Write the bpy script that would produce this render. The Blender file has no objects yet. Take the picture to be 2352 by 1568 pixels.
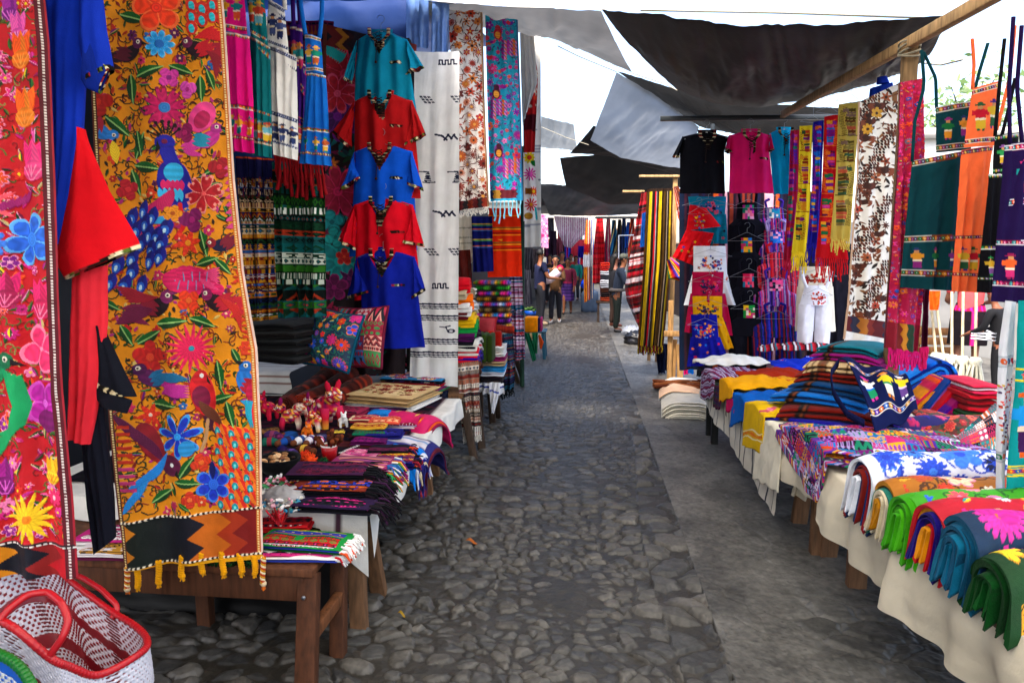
import bpy, bmesh, math, random
import numpy as np
from mathutils import Vector
S = bpy.context.scene
COL = S.collection
# ---------------------------------------------------------------- camera
YAW, PITCH = math.radians(5.909), math.radians(7.063)
cam = bpy.data.cameras.new('camera'); cam.lens = 24.0; cam.sensor_width = 36.0
cam.clip_start = .05; cam.clip_end = 2000
CAM = bpy.data.objects.new('camera', cam); COL.objects.link(CAM)
CAM.location = (0, 0, 1.6); CAM.rotation_euler = (math.pi/2-PITCH, 0, YAW)
S.camera = CAM
# ---------------------------------------------------------------- sky, sun, exposure
SUN_EL, SUN_AZ = math.radians(58), math.radians(200)      # azimuth: clockwise from +Y (the alley's direction)
W = bpy.data.worlds.new('World'); S.world = W; W.use_nodes = True
nt = W.node_tree; bg = nt.nodes['Background']; sky = nt.nodes.new('ShaderNodeTexSky')
sky.sky_type = 'NISHITA'; sky.sun_disc = False; sky.sun_elevation = SUN_EL; sky.sun_rotation = SUN_AZ
sky.air_density = 1.0; sky.dust_density = 4.0; sky.ozone_density = 1.0
nt.links.new(sky.outputs[0], bg.inputs[0]); bg.inputs[1].default_value = .15
sl = bpy.data.lights.new('sun', 'SUN'); sl.energy = 1.5; sl.angle = math.radians(10); sl.color = (1, .93, .82)
SUN = bpy.data.objects.new('sun', sl); COL.objects.link(SUN)
sd = Vector((math.sin(SUN_AZ)*math.cos(SUN_EL), math.cos(SUN_AZ)*math.cos(SUN_EL), math.sin(SUN_EL)))
SUN.rotation_euler = (-sd).to_track_quat('-Z', 'Y').to_euler(); SUN.location = sd*30
S.view_settings.view_transform = 'Standard'; S.view_settings.look = 'None'
S.view_settings.exposure = 2.3; S.view_settings.gamma = 1
S.cycles.max_bounces = 8; S.cycles.transparent_max_bounces = 8
S.cycles.sample_clamp_indirect = 6
S.cycles.use_denoising = True
# ---------------------------------------------------------------- helpers: numbers
rng = np.random.default_rng(7); random.seed(7)
def C(h):
    if not isinstance(h, str): return np.asarray(h, float)
    h = h.lstrip('#'); c = np.array([int(h[i:i+2], 16) for i in (0, 2, 4)])/255
    return np.where(c <= .04045, c/12.92, ((c+.055)/1.055)**2.4)
_F = np.array([-math.sin(YAW)*math.cos(PITCH), math.cos(YAW)*math.cos(PITCH), -math.sin(PITCH)])
_R = np.array([math.cos(YAW), math.sin(YAW), 0]); _U = np.cross(_R, _F); _C = np.array([0, 0, 1.6])
def ray(u, v): return _F+_R*((np.asarray(u, float)-1176)/1568)[..., None]+_U*((784-np.asarray(v, float))/1568)[..., None]
def gz(u, v, z=0.): d = ray(u, v); return _C+d*((z-1.6)/d[..., 2])[..., None]      # point seen at u,v at height z
def gy(u, v, Y): d = ray(u, v); return _C+d*(Y/d[..., 1])[..., None]              # ... at distance Y down the alley
def gx(u, v, X): d = ray(u, v); return _C+d*(X/d[..., 0])[..., None]
class PL:                                                                             # upright plane at distance Y, turned by ang degrees
    def __init__(s, Y, u=1340, ang=0):
        s.p = gy(u, 600, Y); a = math.radians(ang); s.n = np.array([math.sin(a), -math.cos(a), 0])
    def __call__(s, u, v):
        d = ray(u, v); return _C+d*(((s.p-_C)@s.n)/(d@s.n))[..., None]
def noise2(x, y, seed=0):
    x = np.asarray(x, float); y = np.asarray(y, float)
    r = np.random.default_rng(seed).random((64, 64)); xi = np.floor(x).astype(int); yi = np.floor(y).astype(int)
    fx = x-xi; fy = y-yi; fx = fx*fx*(3-2*fx); fy = fy*fy*(3-2*fy)
    g = lambda i, j: r[(xi+i) % 64, (yi+j) % 64]
    return (g(0, 0)*(1-fx)+g(1, 0)*fx)*(1-fy)+(g(0, 1)*(1-fx)+g(1, 1)*fx)*fy
def fbm(x, y, seed=0, o=4): return sum(noise2(x*2**k, y*2**k, seed+k)/2**(k+1) for k in range(o))
def poly_t(P, t):
    P = np.asarray(P, float); d = np.r_[0, np.cumsum(np.linalg.norm(np.diff(P, axis=0), axis=1))]; d /= d[-1]
    return np.stack([np.interp(t, d, P[:, k]) for k in range(P.shape[1])], -1)
# ---------------------------------------------------------------- materials (procedural, colour from the woven / embroidered pattern)
def N(nt, typ, **kw):
    n = nt.nodes.new(typ)
    for k, v in kw.items(): setattr(n, k, v)
    return n
def mat(name, rough=.9, spec=.2, bump=.0, bscale=200., mott=.12, mscale=8., transl=0., metal=0., base=None, grain=None, sheen=0., coat=0., wrk=0.):
    m = bpy.data.materials.new(name); m.use_nodes = True; t = m.node_tree; p = t.nodes['Principled BSDF']
    p.inputs['Roughness'].default_value = rough; p.inputs['Specular IOR Level'].default_value = spec; p.inputs['Metallic'].default_value = metal
    p.inputs['Sheen Weight'].default_value = sheen; p.inputs['Coat Weight'].default_value = coat
    tc = N(t, 'ShaderNodeTexCoord')
    if base is None:
        a = N(t, 'ShaderNodeAttribute', attribute_name='Col'); src = a.outputs['Color']
    else:
        a = N(t, 'ShaderNodeRGB'); a.outputs[0].default_value = (*C(base), 1); src = a.outputs[0]
    mp = N(t, 'ShaderNodeMapping'); t.links.new(tc.outputs['Object'], mp.inputs[0])
    if grain: mp.inputs['Scale'].default_value = grain
    nz = N(t, 'ShaderNodeTexNoise'); nz.inputs['Scale'].default_value = mscale; nz.inputs['Detail'].default_value = 6
    t.links.new(mp.outputs[0], nz.inputs[0])
    mr = N(t, 'ShaderNodeMapRange'); mr.inputs[1].default_value = .3; mr.inputs[2].default_value = .7
    mr.inputs[3].default_value = 1-mott; mr.inputs[4].default_value = 1+mott; t.links.new(nz.outputs[0], mr.inputs[0])
    mx = N(t, 'ShaderNodeVectorMath', operation='SCALE'); t.links.new(src, mx.inputs[0]); t.links.new(mr.outputs[0], mx.inputs['Scale'])
    t.links.new(mx.outputs[0], p.inputs['Base Color'])
    if bump:
        b = N(t, 'ShaderNodeBump'); b.inputs['Strength'].default_value = bump; b.inputs['Distance'].default_value = .002
        n2 = N(t, 'ShaderNodeTexNoise'); n2.inputs['Scale'].default_value = bscale; n2.inputs['Detail'].default_value = 3
        t.links.new(mp.outputs[0], n2.inputs[0]); t.links.new(n2.outputs[0], b.inputs['Height']); t.links.new(b.outputs[0], p.inputs['Normal'])
        if wrk:                                                   # soft creases
            w3 = N(t, 'ShaderNodeTexNoise'); w3.inputs['Scale'].default_value = 7; w3.inputs['Detail'].default_value = 4; w3.inputs['Distortion'].default_value = .5; t.links.new(mp.outputs[0], w3.inputs[0])
            b2 = N(t, 'ShaderNodeBump'); b2.inputs['Strength'].default_value = wrk; b2.inputs['Distance'].default_value = .03; t.links.new(w3.outputs[0], b2.inputs['Height']); t.links.new(b2.outputs[0], b.inputs['Normal'])
    if transl:
        tr = N(t, 'ShaderNodeBsdfTranslucent'); ms = N(t, 'ShaderNodeMixShader'); ms.inputs[0].default_value = transl
        t.links.new(mx.outputs[0], tr.inputs[0]); t.links.new(p.outputs[0], ms.inputs[1]); t.links.new(tr.outputs[0], ms.inputs[2])
        t.links.new(ms.outputs[0], t.nodes['Material Output'].inputs[0])
    return m
CLOTH = mat('woven_cotton', .92, .10, .5, 260, .12, 9, wrk=.3)
THIN = mat('thin_cotton', .92, .12, .35, 260, .09, 7, transl=.22, wrk=.25)
LINEN = mat('creased_linen', .92, .1, .9, 45, .20, 3.2, wrk=.22)
WOOL = mat('brushed_wool', .97, .06, .8, 120, .18, 14, sheen=.06, wrk=.25)
SILK = mat('embroidery_thread', .66, .30, .5, 340, .14, 16, wrk=.3)
WOOD = mat('rough_sawn_wood', .75, .25, .6, 14, .38, 5, grain=(9, 9, 1.2))
METAL = mat('galvanised_wire', .42, .5, 0, 1, .1, 20, metal=.9, base='#85888e')
PLAST = mat('moulded_plastic', .38, .5, .1, 40, .06, 20)
STONE = mat('worn_stone', .50, .45, .8, 60, .22, 22)
SKIN = mat('skin_and_hair', .6, .3, 0, 1, .06, 30)
TARPB = mat('black_shade_tarp', .55, .35, .5, 30, .35, 1.6, transl=.15)
TARPG = mat('thin_grey_tarp', .6, .3, .4, 30, .22, 1.4, transl=.40)
TARPW = mat('white_plastic_sheet', .55, .3, .3, 30, .10, 1.2, transl=.62)
LEAFM = mat('leaf', .6, .3, 0, 1, .25, 3, transl=.3)
POLY = mat('clear_polythene', .25, .5, .6, 25, .15, 15, transl=.35)
# ---------------------------------------------------------------- helpers: objects
def wloc(o):
    l = np.zeros(3)
    while o is not None: l = l+np.array(o.location); o = o.parent
    return l
def tag(o, label=None, cat=None, group=None, kind=None):
    if label: o['label'] = label
    if cat: o['category'] = cat
    if group: o['group'] = group
    if kind: o['kind'] = kind
    return o
def thing(name, label, cat, loc, group=None):
    o = bpy.data.objects.new(name, None); COL.objects.link(o); o.empty_display_size = .05
    o.location = [float(a) for a in loc]; return tag(o, label, cat, group)
class MB:
    def __init__(s): s.v = []; s.c = []; s.q = []; s.t = []; s.n = 0
    def raw(s, V, col, quads=None, tris=None):
        V = np.asarray(V, float).reshape(-1, 3); c = C(col) if isinstance(col, str) else np.asarray(col, float)
        s.v.append(V); s.c.append(np.broadcast_to(c.reshape(-1, 3), V.shape))
        if quads is not None and len(quads): s.q.append(np.asarray(quads, int).reshape(-1, 4)+s.n)
        if tris is not None and len(tris): s.t.append(np.asarray(tris, int).reshape(-1, 3)+s.n)
        s.n += len(V); return s
    def grid(s, P, col, closed=False, mask=None, flip=False):
        nv, nu = P.shape[:2]; I = np.arange(nv*nu).reshape(nv, nu)
        if closed: J = np.roll(I, -1, 1); a, b, c, d = I[:-1], J[:-1], J[1:], I[1:]
        else: a, b, c, d = I[:-1, :-1], I[:-1, 1:], I[1:, 1:], I[1:, :-1]
        Q = np.stack([a, d, c, b], -1)
        if flip: Q = Q[..., ::-1]
        if mask is not None: Q = Q[mask[:Q.shape[0], :Q.shape[1]]]
        return s.raw(P, col, Q.reshape(-1, 4))
    def hexa(s, b, t, col):                                   # bottom four, top four corners
        return s.raw(np.r_[b, t], col, [(0, 3, 2, 1), (4, 5, 6, 7), (0, 1, 5, 4), (1, 2, 6, 5), (2, 3, 7, 6), (3, 0, 4, 7)])
    def box(s, c, d, col, rz=0, tilt=0):
        x, y, z = np.asarray(d, float)/2; V = np.array([(i*x, j*y, k*z) for k in (-1, 1) for i, j in ((-1, -1), (1, -1), (1, 1), (-1, 1))])
        if tilt: V = V@np.array([[1, 0, 0], [0, math.cos(tilt), math.sin(tilt)], [0, -math.sin(tilt), math.cos(tilt)]])
        if rz: V = V@np.array([[math.cos(rz), math.sin(rz), 0], [-math.sin(rz), math.cos(rz), 0], [0, 0, 1]])
        V = V+np.asarray(c, float); return s.hexa(V[:4], V[4:], col)
    def beam(s, p, q, w, d, col, ref=(0, 1, 0)):
        p = np.asarray(p, float); q = np.asarray(q, float); a = q-p; a /= np.linalg.norm(a)
        r = np.cross(a, ref); r /= np.linalg.norm(r); f = np.cross(r, a)
        k = [r*i*w/2+f*j*d/2 for i, j in ((-1, -1), (1, -1), (1, 1), (-1, 1))]
        n = 5; L = [p+(q-p)*t for t in np.linspace(0, 1, n)]
        V = np.array([[l+x for x in k] for l in L]); s.grid(V, col, closed=True)
        s.raw(V[0], col, [(0, 1, 2, 3)]); return s.raw(V[-1], col, [(3, 2, 1, 0)])
    def tube(s, P, r, col, n=6, cap=True, closed=False):
        P = np.asarray(P, float); m = len(P); r = np.broadcast_to(np.asarray(r, float), (m,))
        T = np.gradient(P, axis=0) if not closed else np.roll(P, -1, 0)-np.roll(P, 1, 0)
        T /= np.linalg.norm(T, axis=1)[:, None]+1e-12
        x = np.cross(T[0], (.3, .5, .81)); ring = []
        for i in range(m):
            x = x-T[i]*(x@T[i]); x /= np.linalg.norm(x)+1e-12; y = np.cross(T[i], x)
            a = np.arange(n)*2*math.pi/n; ring.append(P[i]+r[i]*(np.cos(a)[:, None]*x+np.sin(a)[:, None]*y))
        V = np.array(ring); c = col
        if not isinstance(col, str) and np.ndim(col) == 2: c = np.repeat(np.asarray(col), n, 0)
        if closed: V = np.r_[V, V[:1]]; c = c if isinstance(c, str) or np.ndim(c) == 1 else np.r_[c, c[:n]]
        s.grid(V, c, closed=True, flip=True)
        if cap and not closed:
            for i, f in ((0, 1), (-1, -1)):
                k = np.arange(n); cc = c if isinstance(c, str) or np.ndim(c) == 1 else np.r_[c[i:i+1] if i == 0 else c[-1:], c[:n] if i == 0 else c[-n:]]
                tr = np.stack([np.zeros(n, int), 1+k, 1+(k+1) % n], -1)
                s.raw(np.r_[V[i].mean(0)[None], V[i]], cc, None, tr[:, ::f])
        return s
    def ball(s, c, r, col, nu=12, nv=8, f=None):
        r = np.broadcast_to(np.asarray(r, float), (3,)); a = np.linspace(0, 2*math.pi, nu, endpoint=False); b = np.linspace(.02, math.pi-.02, nv)
        D = np.stack([np.outer(np.sin(b), np.cos(a)), np.outer(np.sin(b), np.sin(a)), np.outer(np.cos(b), np.ones(nu))], -1)
        if f is not None: D = D*f(D)[..., None]
        return s.grid(np.asarray(c)+D*r, col if isinstance(col, str) else (np.asarray(col) if np.ndim(col) == 1 else col(D).reshape(-1, 3)), closed=True)
    def lathe(s, c, prof, col, n=16):
        a = np.linspace(0, 2*math.pi, n, endpoint=False); P = np.array([[(c[0]+r*math.cos(t), c[1]+r*math.sin(t), c[2]+z) for t in a] for r, z in prof])
        return s.grid(P, col, closed=True, flip=True)
    def bounds(s): V = np.concatenate(s.v); return V.min(0), V.max(0)
    def build(s, name, m, parent=None, label=None, cat=None, group=None, kind=None, bevel=0, solid=0, smooth=True):
        V = np.concatenate(s.v); K = np.concatenate(s.c)
        if parent is None:
            lo, hi = V.min(0), V.max(0); o0 = np.array([(lo[0]+hi[0])/2, (lo[1]+hi[1])/2, lo[2]])
            if kind: o0 = np.zeros(3)
        else: o0 = wloc(parent)
        me = bpy.data.meshes.new(name); me.vertices.add(len(V)); me.vertices.foreach_set('co', (V-o0).astype(np.float32).ravel())
        Q = np.concatenate(s.q) if s.q else np.zeros((0, 4), int); T = np.concatenate(s.t) if s.t else np.zeros((0, 3), int)
        L = np.r_[Q.ravel(), T.ravel()]; me.loops.add(len(L)); me.loops.foreach_set('vertex_index', L.astype(np.int32))
        st = np.r_[np.arange(len(Q))*4, len(Q)*4+np.arange(len(T))*3]; me.polygons.add(len(st))
        me.polygons.foreach_set('loop_start', st.astype(np.int32))
        me.update(calc_edges=True); me.validate()
        at = me.color_attributes.new('Col', 'FLOAT_COLOR', 'POINT')
        if len(at.data) == len(K): at.data.foreach_set('color', np.c_[K, np.ones(len(K))].astype(np.float32).ravel())
        me.materials.append(m)
        if smooth: me.polygons.foreach_set('use_smooth', np.ones(len(me.polygons), bool))
        o = bpy.data.objects.new(name, me); COL.objects.link(o)
        if parent is not None: o.parent = parent
        else: o.location = o0
        if bevel:
            b = o.modifiers.new('b', 'BEVEL'); b.width = bevel; b.segments = 2; b.limit_method = 'ANGLE'
        if solid:
            b = o.modifiers.new('s', 'SOLIDIFY'); b.thickness = solid; b.offset = 0
        return tag(o, label, cat, group, kind)
# ---------------------------------------------------------------- helpers: pattern canvas (woven bands and embroidery, one vertex per stitch)
class Cv:
    def __init__(s, w, h, bg, res):
        s.w, s.hh = w, h; s.nx = max(3, int(w*res)+1); s.ny = max(3, int(h*res)+1)
        s.X, s.Y = np.meshgrid(np.linspace(0, w, s.nx), np.linspace(0, h, s.ny)); s.c = np.empty((s.ny, s.nx, 3)); s.c[:] = C(bg); s.z = np.zeros((s.ny, s.nx))
    def sl(s, cx, cy, r):
        kx = (s.nx-1)/s.w; ky = (s.ny-1)/s.hh
        return (slice(max(0, int((cy-r)*ky)), max(0, int((cy+r)*ky)+2)), slice(max(0, int((cx-r)*kx)), max(0, int((cx+r)*kx)+2)))
    def put(s, a, m, col, h=0, thread=None):
        c = s.c[a]
        if c.size == 0 or not m.any(): return
        k = C(col)
        if thread is None: c[m] = k
        else: c[m] = k*(1+.16*thread[m])[:, None]  # stitch streaks, with the thread's sheen put into the colour
        s.z[a][m] = h
    def ell(s, cx, cy, rx, ry, rot, col, h=1, th=9):
        a = s.sl(cx, cy, max(rx, ry)); x = s.X[a]-cx; y = s.Y[a]-cy; ca, sa = math.cos(rot), math.sin(rot)
        p, q = (x*ca+y*sa)/rx, (-x*sa+y*ca)/ry; s.put(a, p*p+q*q < 1, col, h, np.sin(q*th))
    def leaf(s, cx, cy, l, w, rot, col, col2=None, vein=None, h=1):
        a = s.sl(cx, cy, l); x = s.X[a]-cx; y = s.Y[a]-cy; ca, sa = math.cos(rot), math.sin(rot); p, q = (x*ca+y*sa)/l, (-x*sa+y*ca)/w
        m = np.abs(q) < (1-p*p)*(1-.25*p); t = np.sin((p*2+np.abs(q))*12)
        s.put(a, m, col, h, t)
        if col2: s.put(a, m & (q > 0), col2, h, t)
        if vein: s.put(a, m & (np.abs(q) < .13), vein, h*.6)
    def flower(s, cx, cy, r, n, col, cen=None, rot=0, kind='r', out=None, cr=.24):
        a = s.sl(cx, cy, r); x = s.X[a]-cx; y = s.Y[a]-cy; d = np.hypot(x, y)/r; t = np.arctan2(y, x)+rot
        k = np.abs(np.cos(n*t/2))
        R = {'r': .5+.5*k**.55, 'p': .42+.58*(2/math.pi*np.arcsin(k))**1.3, 'h': .5+.5*np.minimum(1, 1.5*k)-.16*(k > .96), 'd': .15+.85*k}[kind]
        th = np.sin(d*16+np.cos(n*t)*2); s.put(a, d < R, col, 1, th)
        if out: s.put(a, (d < R) & ((d > R-.13) | (k < .16)), out, 1.1)
        if cen: s.put(a, d < cr, cen, 1.4, np.sin(d*60))
    def poly(s, P, col, h=0):
        P = np.asarray(P, float); c = (P.min(0)+P.max(0))/2; a = s.sl(c[0], c[1], (P.max(0)-P.min(0)).max()/2); x, y = s.X[a], s.Y[a]; m = np.zeros(x.shape, bool)
        for i in range(len(P)):
            (x0, y0), (x1, y1) = P[i-1], P[i]
            if y0 != y1: m ^= ((y0 > y) != (y1 > y)) & (x < (x1-x0)*(y-y0)/(y1-y0)+x0)
        s.put(a, m, col, h)
    def line(s, P, w, col, h=.6):
        P = poly_t(P, np.linspace(0, 1, max(4, int(len(P)*6))))
        for (x0, y0), (x1, y1) in zip(P[:-1], P[1:]):
            cx, cy = (x0+x1)/2, (y0+y1)/2; L = math.hypot(x1-x0, y1-y0); a = s.sl(cx, cy, L/2+w); x = s.X[a]-x0; y = s.Y[a]-y0
            t = np.clip((x*(x1-x0)+y*(y1-y0))/(L*L+1e-12), 0, 1); s.put(a, np.hypot(x-t*(x1-x0), y-t*(y1-y0)) < w/2, col, h)
    def rect(s, x0, y0, x1, y1, col, h=0):
        m = (s.X >= x0) & (s.X < x1) & (s.Y >= y0) & (s.Y < y1); s.put((slice(None), slice(None)), m, col, h)
    def vine(s, cx, cy, r, col, a0, w):
        t = np.linspace(0, 1, 7); a = a0+t*3.6; s.line(np.c_[cx+r*t*np.cos(a), cy+r*t*np.sin(a)], w, col)
    def bird(s, cx, cy, r, f, body, wing, tail, head=None, rot=0):
        T = lambda x, y: (cx+r*f*(x*math.cos(rot)-y*math.sin(rot)), cy+r*(x*math.sin(rot)+y*math.cos(rot)))
        for k in (-.25, 0, .25): s.leaf(*T(-.95, .25+k), .5*r, .13*r, (rot+.25+k) if f > 0 else (-rot-.25-k), tail)
        s.ell(*T(-.05, .1), .55*r, .34*r, f*(rot-.35), body); s.ell(*T(.42, -.28), .27*r, .25*r, 0, head or body)
        for k in range(3): s.leaf(*T(-.3-.08*k, -.12+.17*k), .45*r, .13*r, f*(rot+.45), wing)
        s.poly([T(.62, -.36), T(.62, -.16), T(.98, -.1)], '#181318', 1.2); s.ell(*T(.46, -.33), .09*r, .09*r, 0, '#efe6cf', 1.6); s.ell(*T(.47, -.33), .045*r, .045*r, 0, '#111111', 1.8)
    def stripes_v(s, L):                                        # [(width fraction, colour)...] repeated over the width
        tot = sum(l[0] for l in L); x = s.X/s.w % 1.0000001; k = 0
        for w, col in L: s.c[(x >= k/tot) & (x <= (k+w)/tot)] = C(col); k += w
    def stripes_h(s, L):
        tot = sum(l[0] for l in L); x = s.Y/s.hh; k = 0
        for w, col in L: s.c[(x >= k/tot) & (x <= (k+w)/tot)] = C(col); k += w
    def band(s, y0, y1, kind, f, bgc, a, b, x0=0, x1=None):
        x1 = s.w if x1 is None else x1; M = (s.Y >= y0) & (s.Y < y1) & (s.X >= x0) & (s.X <= x1); y = (s.Y-y0)/(y1-y0); ph = (s.X*f) % 1; d = np.abs(ph-.5)*2; g = np.abs(y-.5)*2
        s.c[M] = C(bgc)
        m = {'plain': M & False, 'diam': d+g < .85, 'ring': (d+g < .95) & (d+g > .5), 'zig': np.abs(d-y) < .28, 'dots': (d*d+g*g*1.1) < .4, 'tri': y > d,
             'fig': (d < .3) & (g < .8) | (d < .75) & (np.abs(y-.35) < .12) | (d < .6) & (y > .75) & (d > .2), 'bars': d < .45, 'cross': (d < .22) | (g < .2)}[kind] & M
        s.c[m] = C(a)
        if b is not None:
            m2 = {'diam': (d+g < .4), 'ring': (d+g < .25), 'zig': np.abs(d-y+.45) < .16, 'dots': (d > .8) & (g < .5), 'tri': (1-y) > d+.45, 'fig': (d < .22) & (y < .25), 'bars': (d > .8), 'cross': (d < .22) & (g < .2), 'plain': M & False}[kind] & M
            s.c[m2] = C(b)
    def randbands(s, seed, pal, h0, h1, f=8, y0=0, y1=None):
        r = random.Random(seed); y = y0; y1 = y1 or s.hh; K = ['diam', 'ring', 'zig', 'dots', 'tri', 'fig', 'bars', 'cross']
        while y < y1:
            h = r.uniform(h0, h1); s.band(y, min(y+h, y1), r.choice(K), f*r.choice((.5, 1, 1, 2)), r.choice(pal), r.choice(pal), r.choice(pal)); y += h
            if r.random() < .6: s.band(y, y+h*.18, 'plain', 1, r.choice(pal), pal[0], None); y += h*.18
    def patches(s, seed, n, pal):
        r = random.Random(seed); k = s.w/n; m = int(s.hh/k)+1
        for j in range(m):
            for i in range(n):
                a, b, c = r.choice(pal), r.choice(pal), r.choice(pal); h = k/r.choice((1, 2, 3)); y = j*k
                while y < (j+1)*k-1e-9: s.band(y, y+h, r.choice(['diam', 'zig', 'dots', 'bars', 'tri', 'ring']), r.choice((2, 3, 4))/k, a, b, c, i*k, (i+1)*k); y += h
    def emb(s, seed, size, pal, leafs, n=200, kinds='rphd', birds=0, cen=True, vines=None, x0=0, x1=None, y0=0, y1=None):
        r = random.Random(seed); x1 = s.w if x1 is None else x1; y1 = s.hh if y1 is None else y1; pts = []
        for k in range(int(n*1.5)):
            x, y = r.uniform(x0, x1), r.uniform(y0, y1)
            if vines: s.vine(x, y, size*r.uniform(.4, .9), r.choice(vines), r.uniform(0, 6.3), size*.09)
        for k in range(n*6):
            x, y, q = r.uniform(x0, x1), r.uniform(y0, y1), size*r.choice((1, .8, .55, .4, .3))
            if any(math.hypot(x-a, y-b) < (q+c)*.86 for a, b, c in pts): continue
            pts.append((x, y, q))
            if q > .7*size and r.random() < birds:
                s.bird(x, y, q, r.choice((1, -1)), r.choice(pal), r.choice(pal), r.choice(pal), r.choice(pal), r.uniform(-.3, .3))
            elif q > .35*size:
                c = r.choice(pal); s.flower(x, y, q*.95, r.choice((5, 6, 8)) if q < .9*size else r.choice((5, 6, 8, 12, 16)), c, r.choice(pal) if cen else None, r.uniform(0, 6), r.choice(kinds), r.choice([None, r.choice(pal)]))
            else: s.leaf(x, y, q*1.15, q*.5, r.uniform(0, 6.3), r.choice(leafs), r.choice(leafs))
            if len(pts) > n: break
    def figure(s, x, y, h, cols):                              # a woven little person
        a, b, c, d = cols; p = h/10
        for (i, j, k, l, col) in ((-1.6, 0, 1.6, .7, d), (-.8, -.7, .8, 0, d), (-.8, .7, .8, 2, '#c48a5a'), (-1.5, 2, 1.5, 5.2, a), (-2.6, 2.4, -1.5, 4.2, a), (1.5, 2.4, 2.6, 4.2, a), (-1.6, 5.2, 1.6, 6, b), (-1.5, 6, 1.5, 9.2, c), (-1.2, 9.2, -.3, 10, d), (.3, 9.2, 1.2, 10, d)):
            s.rect(x+i*p, y+j*p, x+k*p, y+l*p, col)
# ---------------------------------------------------------------- helpers: cloth
def sheet(pl, L, R, cv, fold=0, nf=4, relief=0, bulge=0, off=0, seed=0, tube=0, mask=None, mb=None, hemf=1., sag=0, curl=0):
    """a cloth between two edge lines drawn on the upright plane pl; tube > 0 gives it a front and a back"""
    nv, nu = cv.c.shape[:2]; t = np.linspace(0, 1, nv); s = np.linspace(0, 1, nu)
    A = poly_t(L, t); B = poly_t(R, t); UV = A[:, None]*(1-s)[None, :, None]+B[:, None]*s[None, :, None]
    if sag: UV[..., 1] += sag*np.sin(math.pi*s)[None]*(1-t)[:, None]
    P = pl(UV[..., 0], UV[..., 1]); r = random.Random(seed*31+5); nrm = pl.n
    w = np.zeros((nv, nu)); tt = t[:, None]; ss = s[None]
    for k in range(3): w += r.uniform(.4, 1)*np.cos(2*math.pi*((nf*(.6+.5*k))*ss+r.random()+.25*np.sin(tt*r.uniform(1, 3)+r.random()*6)))
    wr = (fbm(ss*6+tt*2+seed, tt*9+ss*3, seed, 3)-.5)
    D = fold*w*(.3+.7*tt**.8*hemf)+bulge*np.sin(math.pi*ss)+fold*.9*wr+off+curl*tt**3
    F = P+nrm*(D+relief*cv.z)[..., None]
    mb = mb or MB()
    if not tube: mb.grid(F, cv.c, mask=mask); return mb
    b = tube*np.clip(np.sin(math.pi*ss), 0, 1)**.5*np.ones_like(tt); Fr = F+nrm*b[..., None]; Bk = P+nrm*(D-b)[..., None]
    mb.grid(Fr, cv.c, mask=mask); mb.grid(Bk, cv.c, flip=True)
    return mb
def quad_cv(pl, L, R, bg, res):                                # canvas sized like the cloth, in metres
    a = pl(*np.array(L, float).T); b = pl(*np.array(R, float).T)
    h = np.linalg.norm(np.diff(a, axis=0), axis=1).sum(); w = (np.linalg.norm(a[0]-b[0])+np.linalg.norm(a[-1]-b[-1]))/2
    return Cv(w, h, bg, res)
def fringe(name, pl, a, b, n, length, col, parent, r=.004, off=0, knot=True, m=None, jit=.25):
    """a row of twisted tassels hanging from the line a-b"""
    mb = MB(); q = random.Random(n)
    for k in range(n):
        u = a[0]+(b[0]-a[0])*(k+.5)/n; v = a[1]+(b[1]-a[1])*(k+.5)/n; p = pl(u, v)+pl.n*off; l = length*q.uniform(1-jit, 1+jit); dx = q.uniform(-.12, .12)*l; dy = q.uniform(-.1, .1)*l
        t = np.linspace(0, 1, 7); P = p+np.c_[dx*t**2+.003*np.sin(t*9+k), dy*t, -l*t]; rr = r*(1+.3*np.sin(t*14)); rr[-2] *= 1.7 if knot else 1
        mb.tube(P, rr, col if isinstance(col, str) else col[k % len(col)], 5)
    return mb.build(name, m or CLOTH, parent)
def wire(mb, P, r=.0017, n=5): return mb.tube(poly_t(P, np.linspace(0, 1, 6*len(P))), r, '#8a8c90', n)
def hanger(pl, u, v, w, label, hook=.09, drop=.09, off=.0, group='wire hangers'):
    """a wire hanger whose shoulder apex is at u,v on the plane"""
    p = pl(u, v)+pl.n*off; x = np.array([-pl.n[1], pl.n[0], 0]); z = np.array([0, 0, 1]); mb = MB()
    wire(mb, [p-x*w-z*drop, p, p+x*w-z*drop]); wire(mb, [p-x*w-z*drop, p+x*w-z*drop])
    a = np.linspace(-.5*math.pi, .9*math.pi, 9); c = p+z*hook
    wire(mb, np.r_[[p], [p+z*hook*.45], c+.028*(np.cos(a)[:, None]*x+np.sin(a)[:, None]*z)])
    return mb.build('wire_hanger', METAL, None, label, 'hanger', group)
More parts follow.
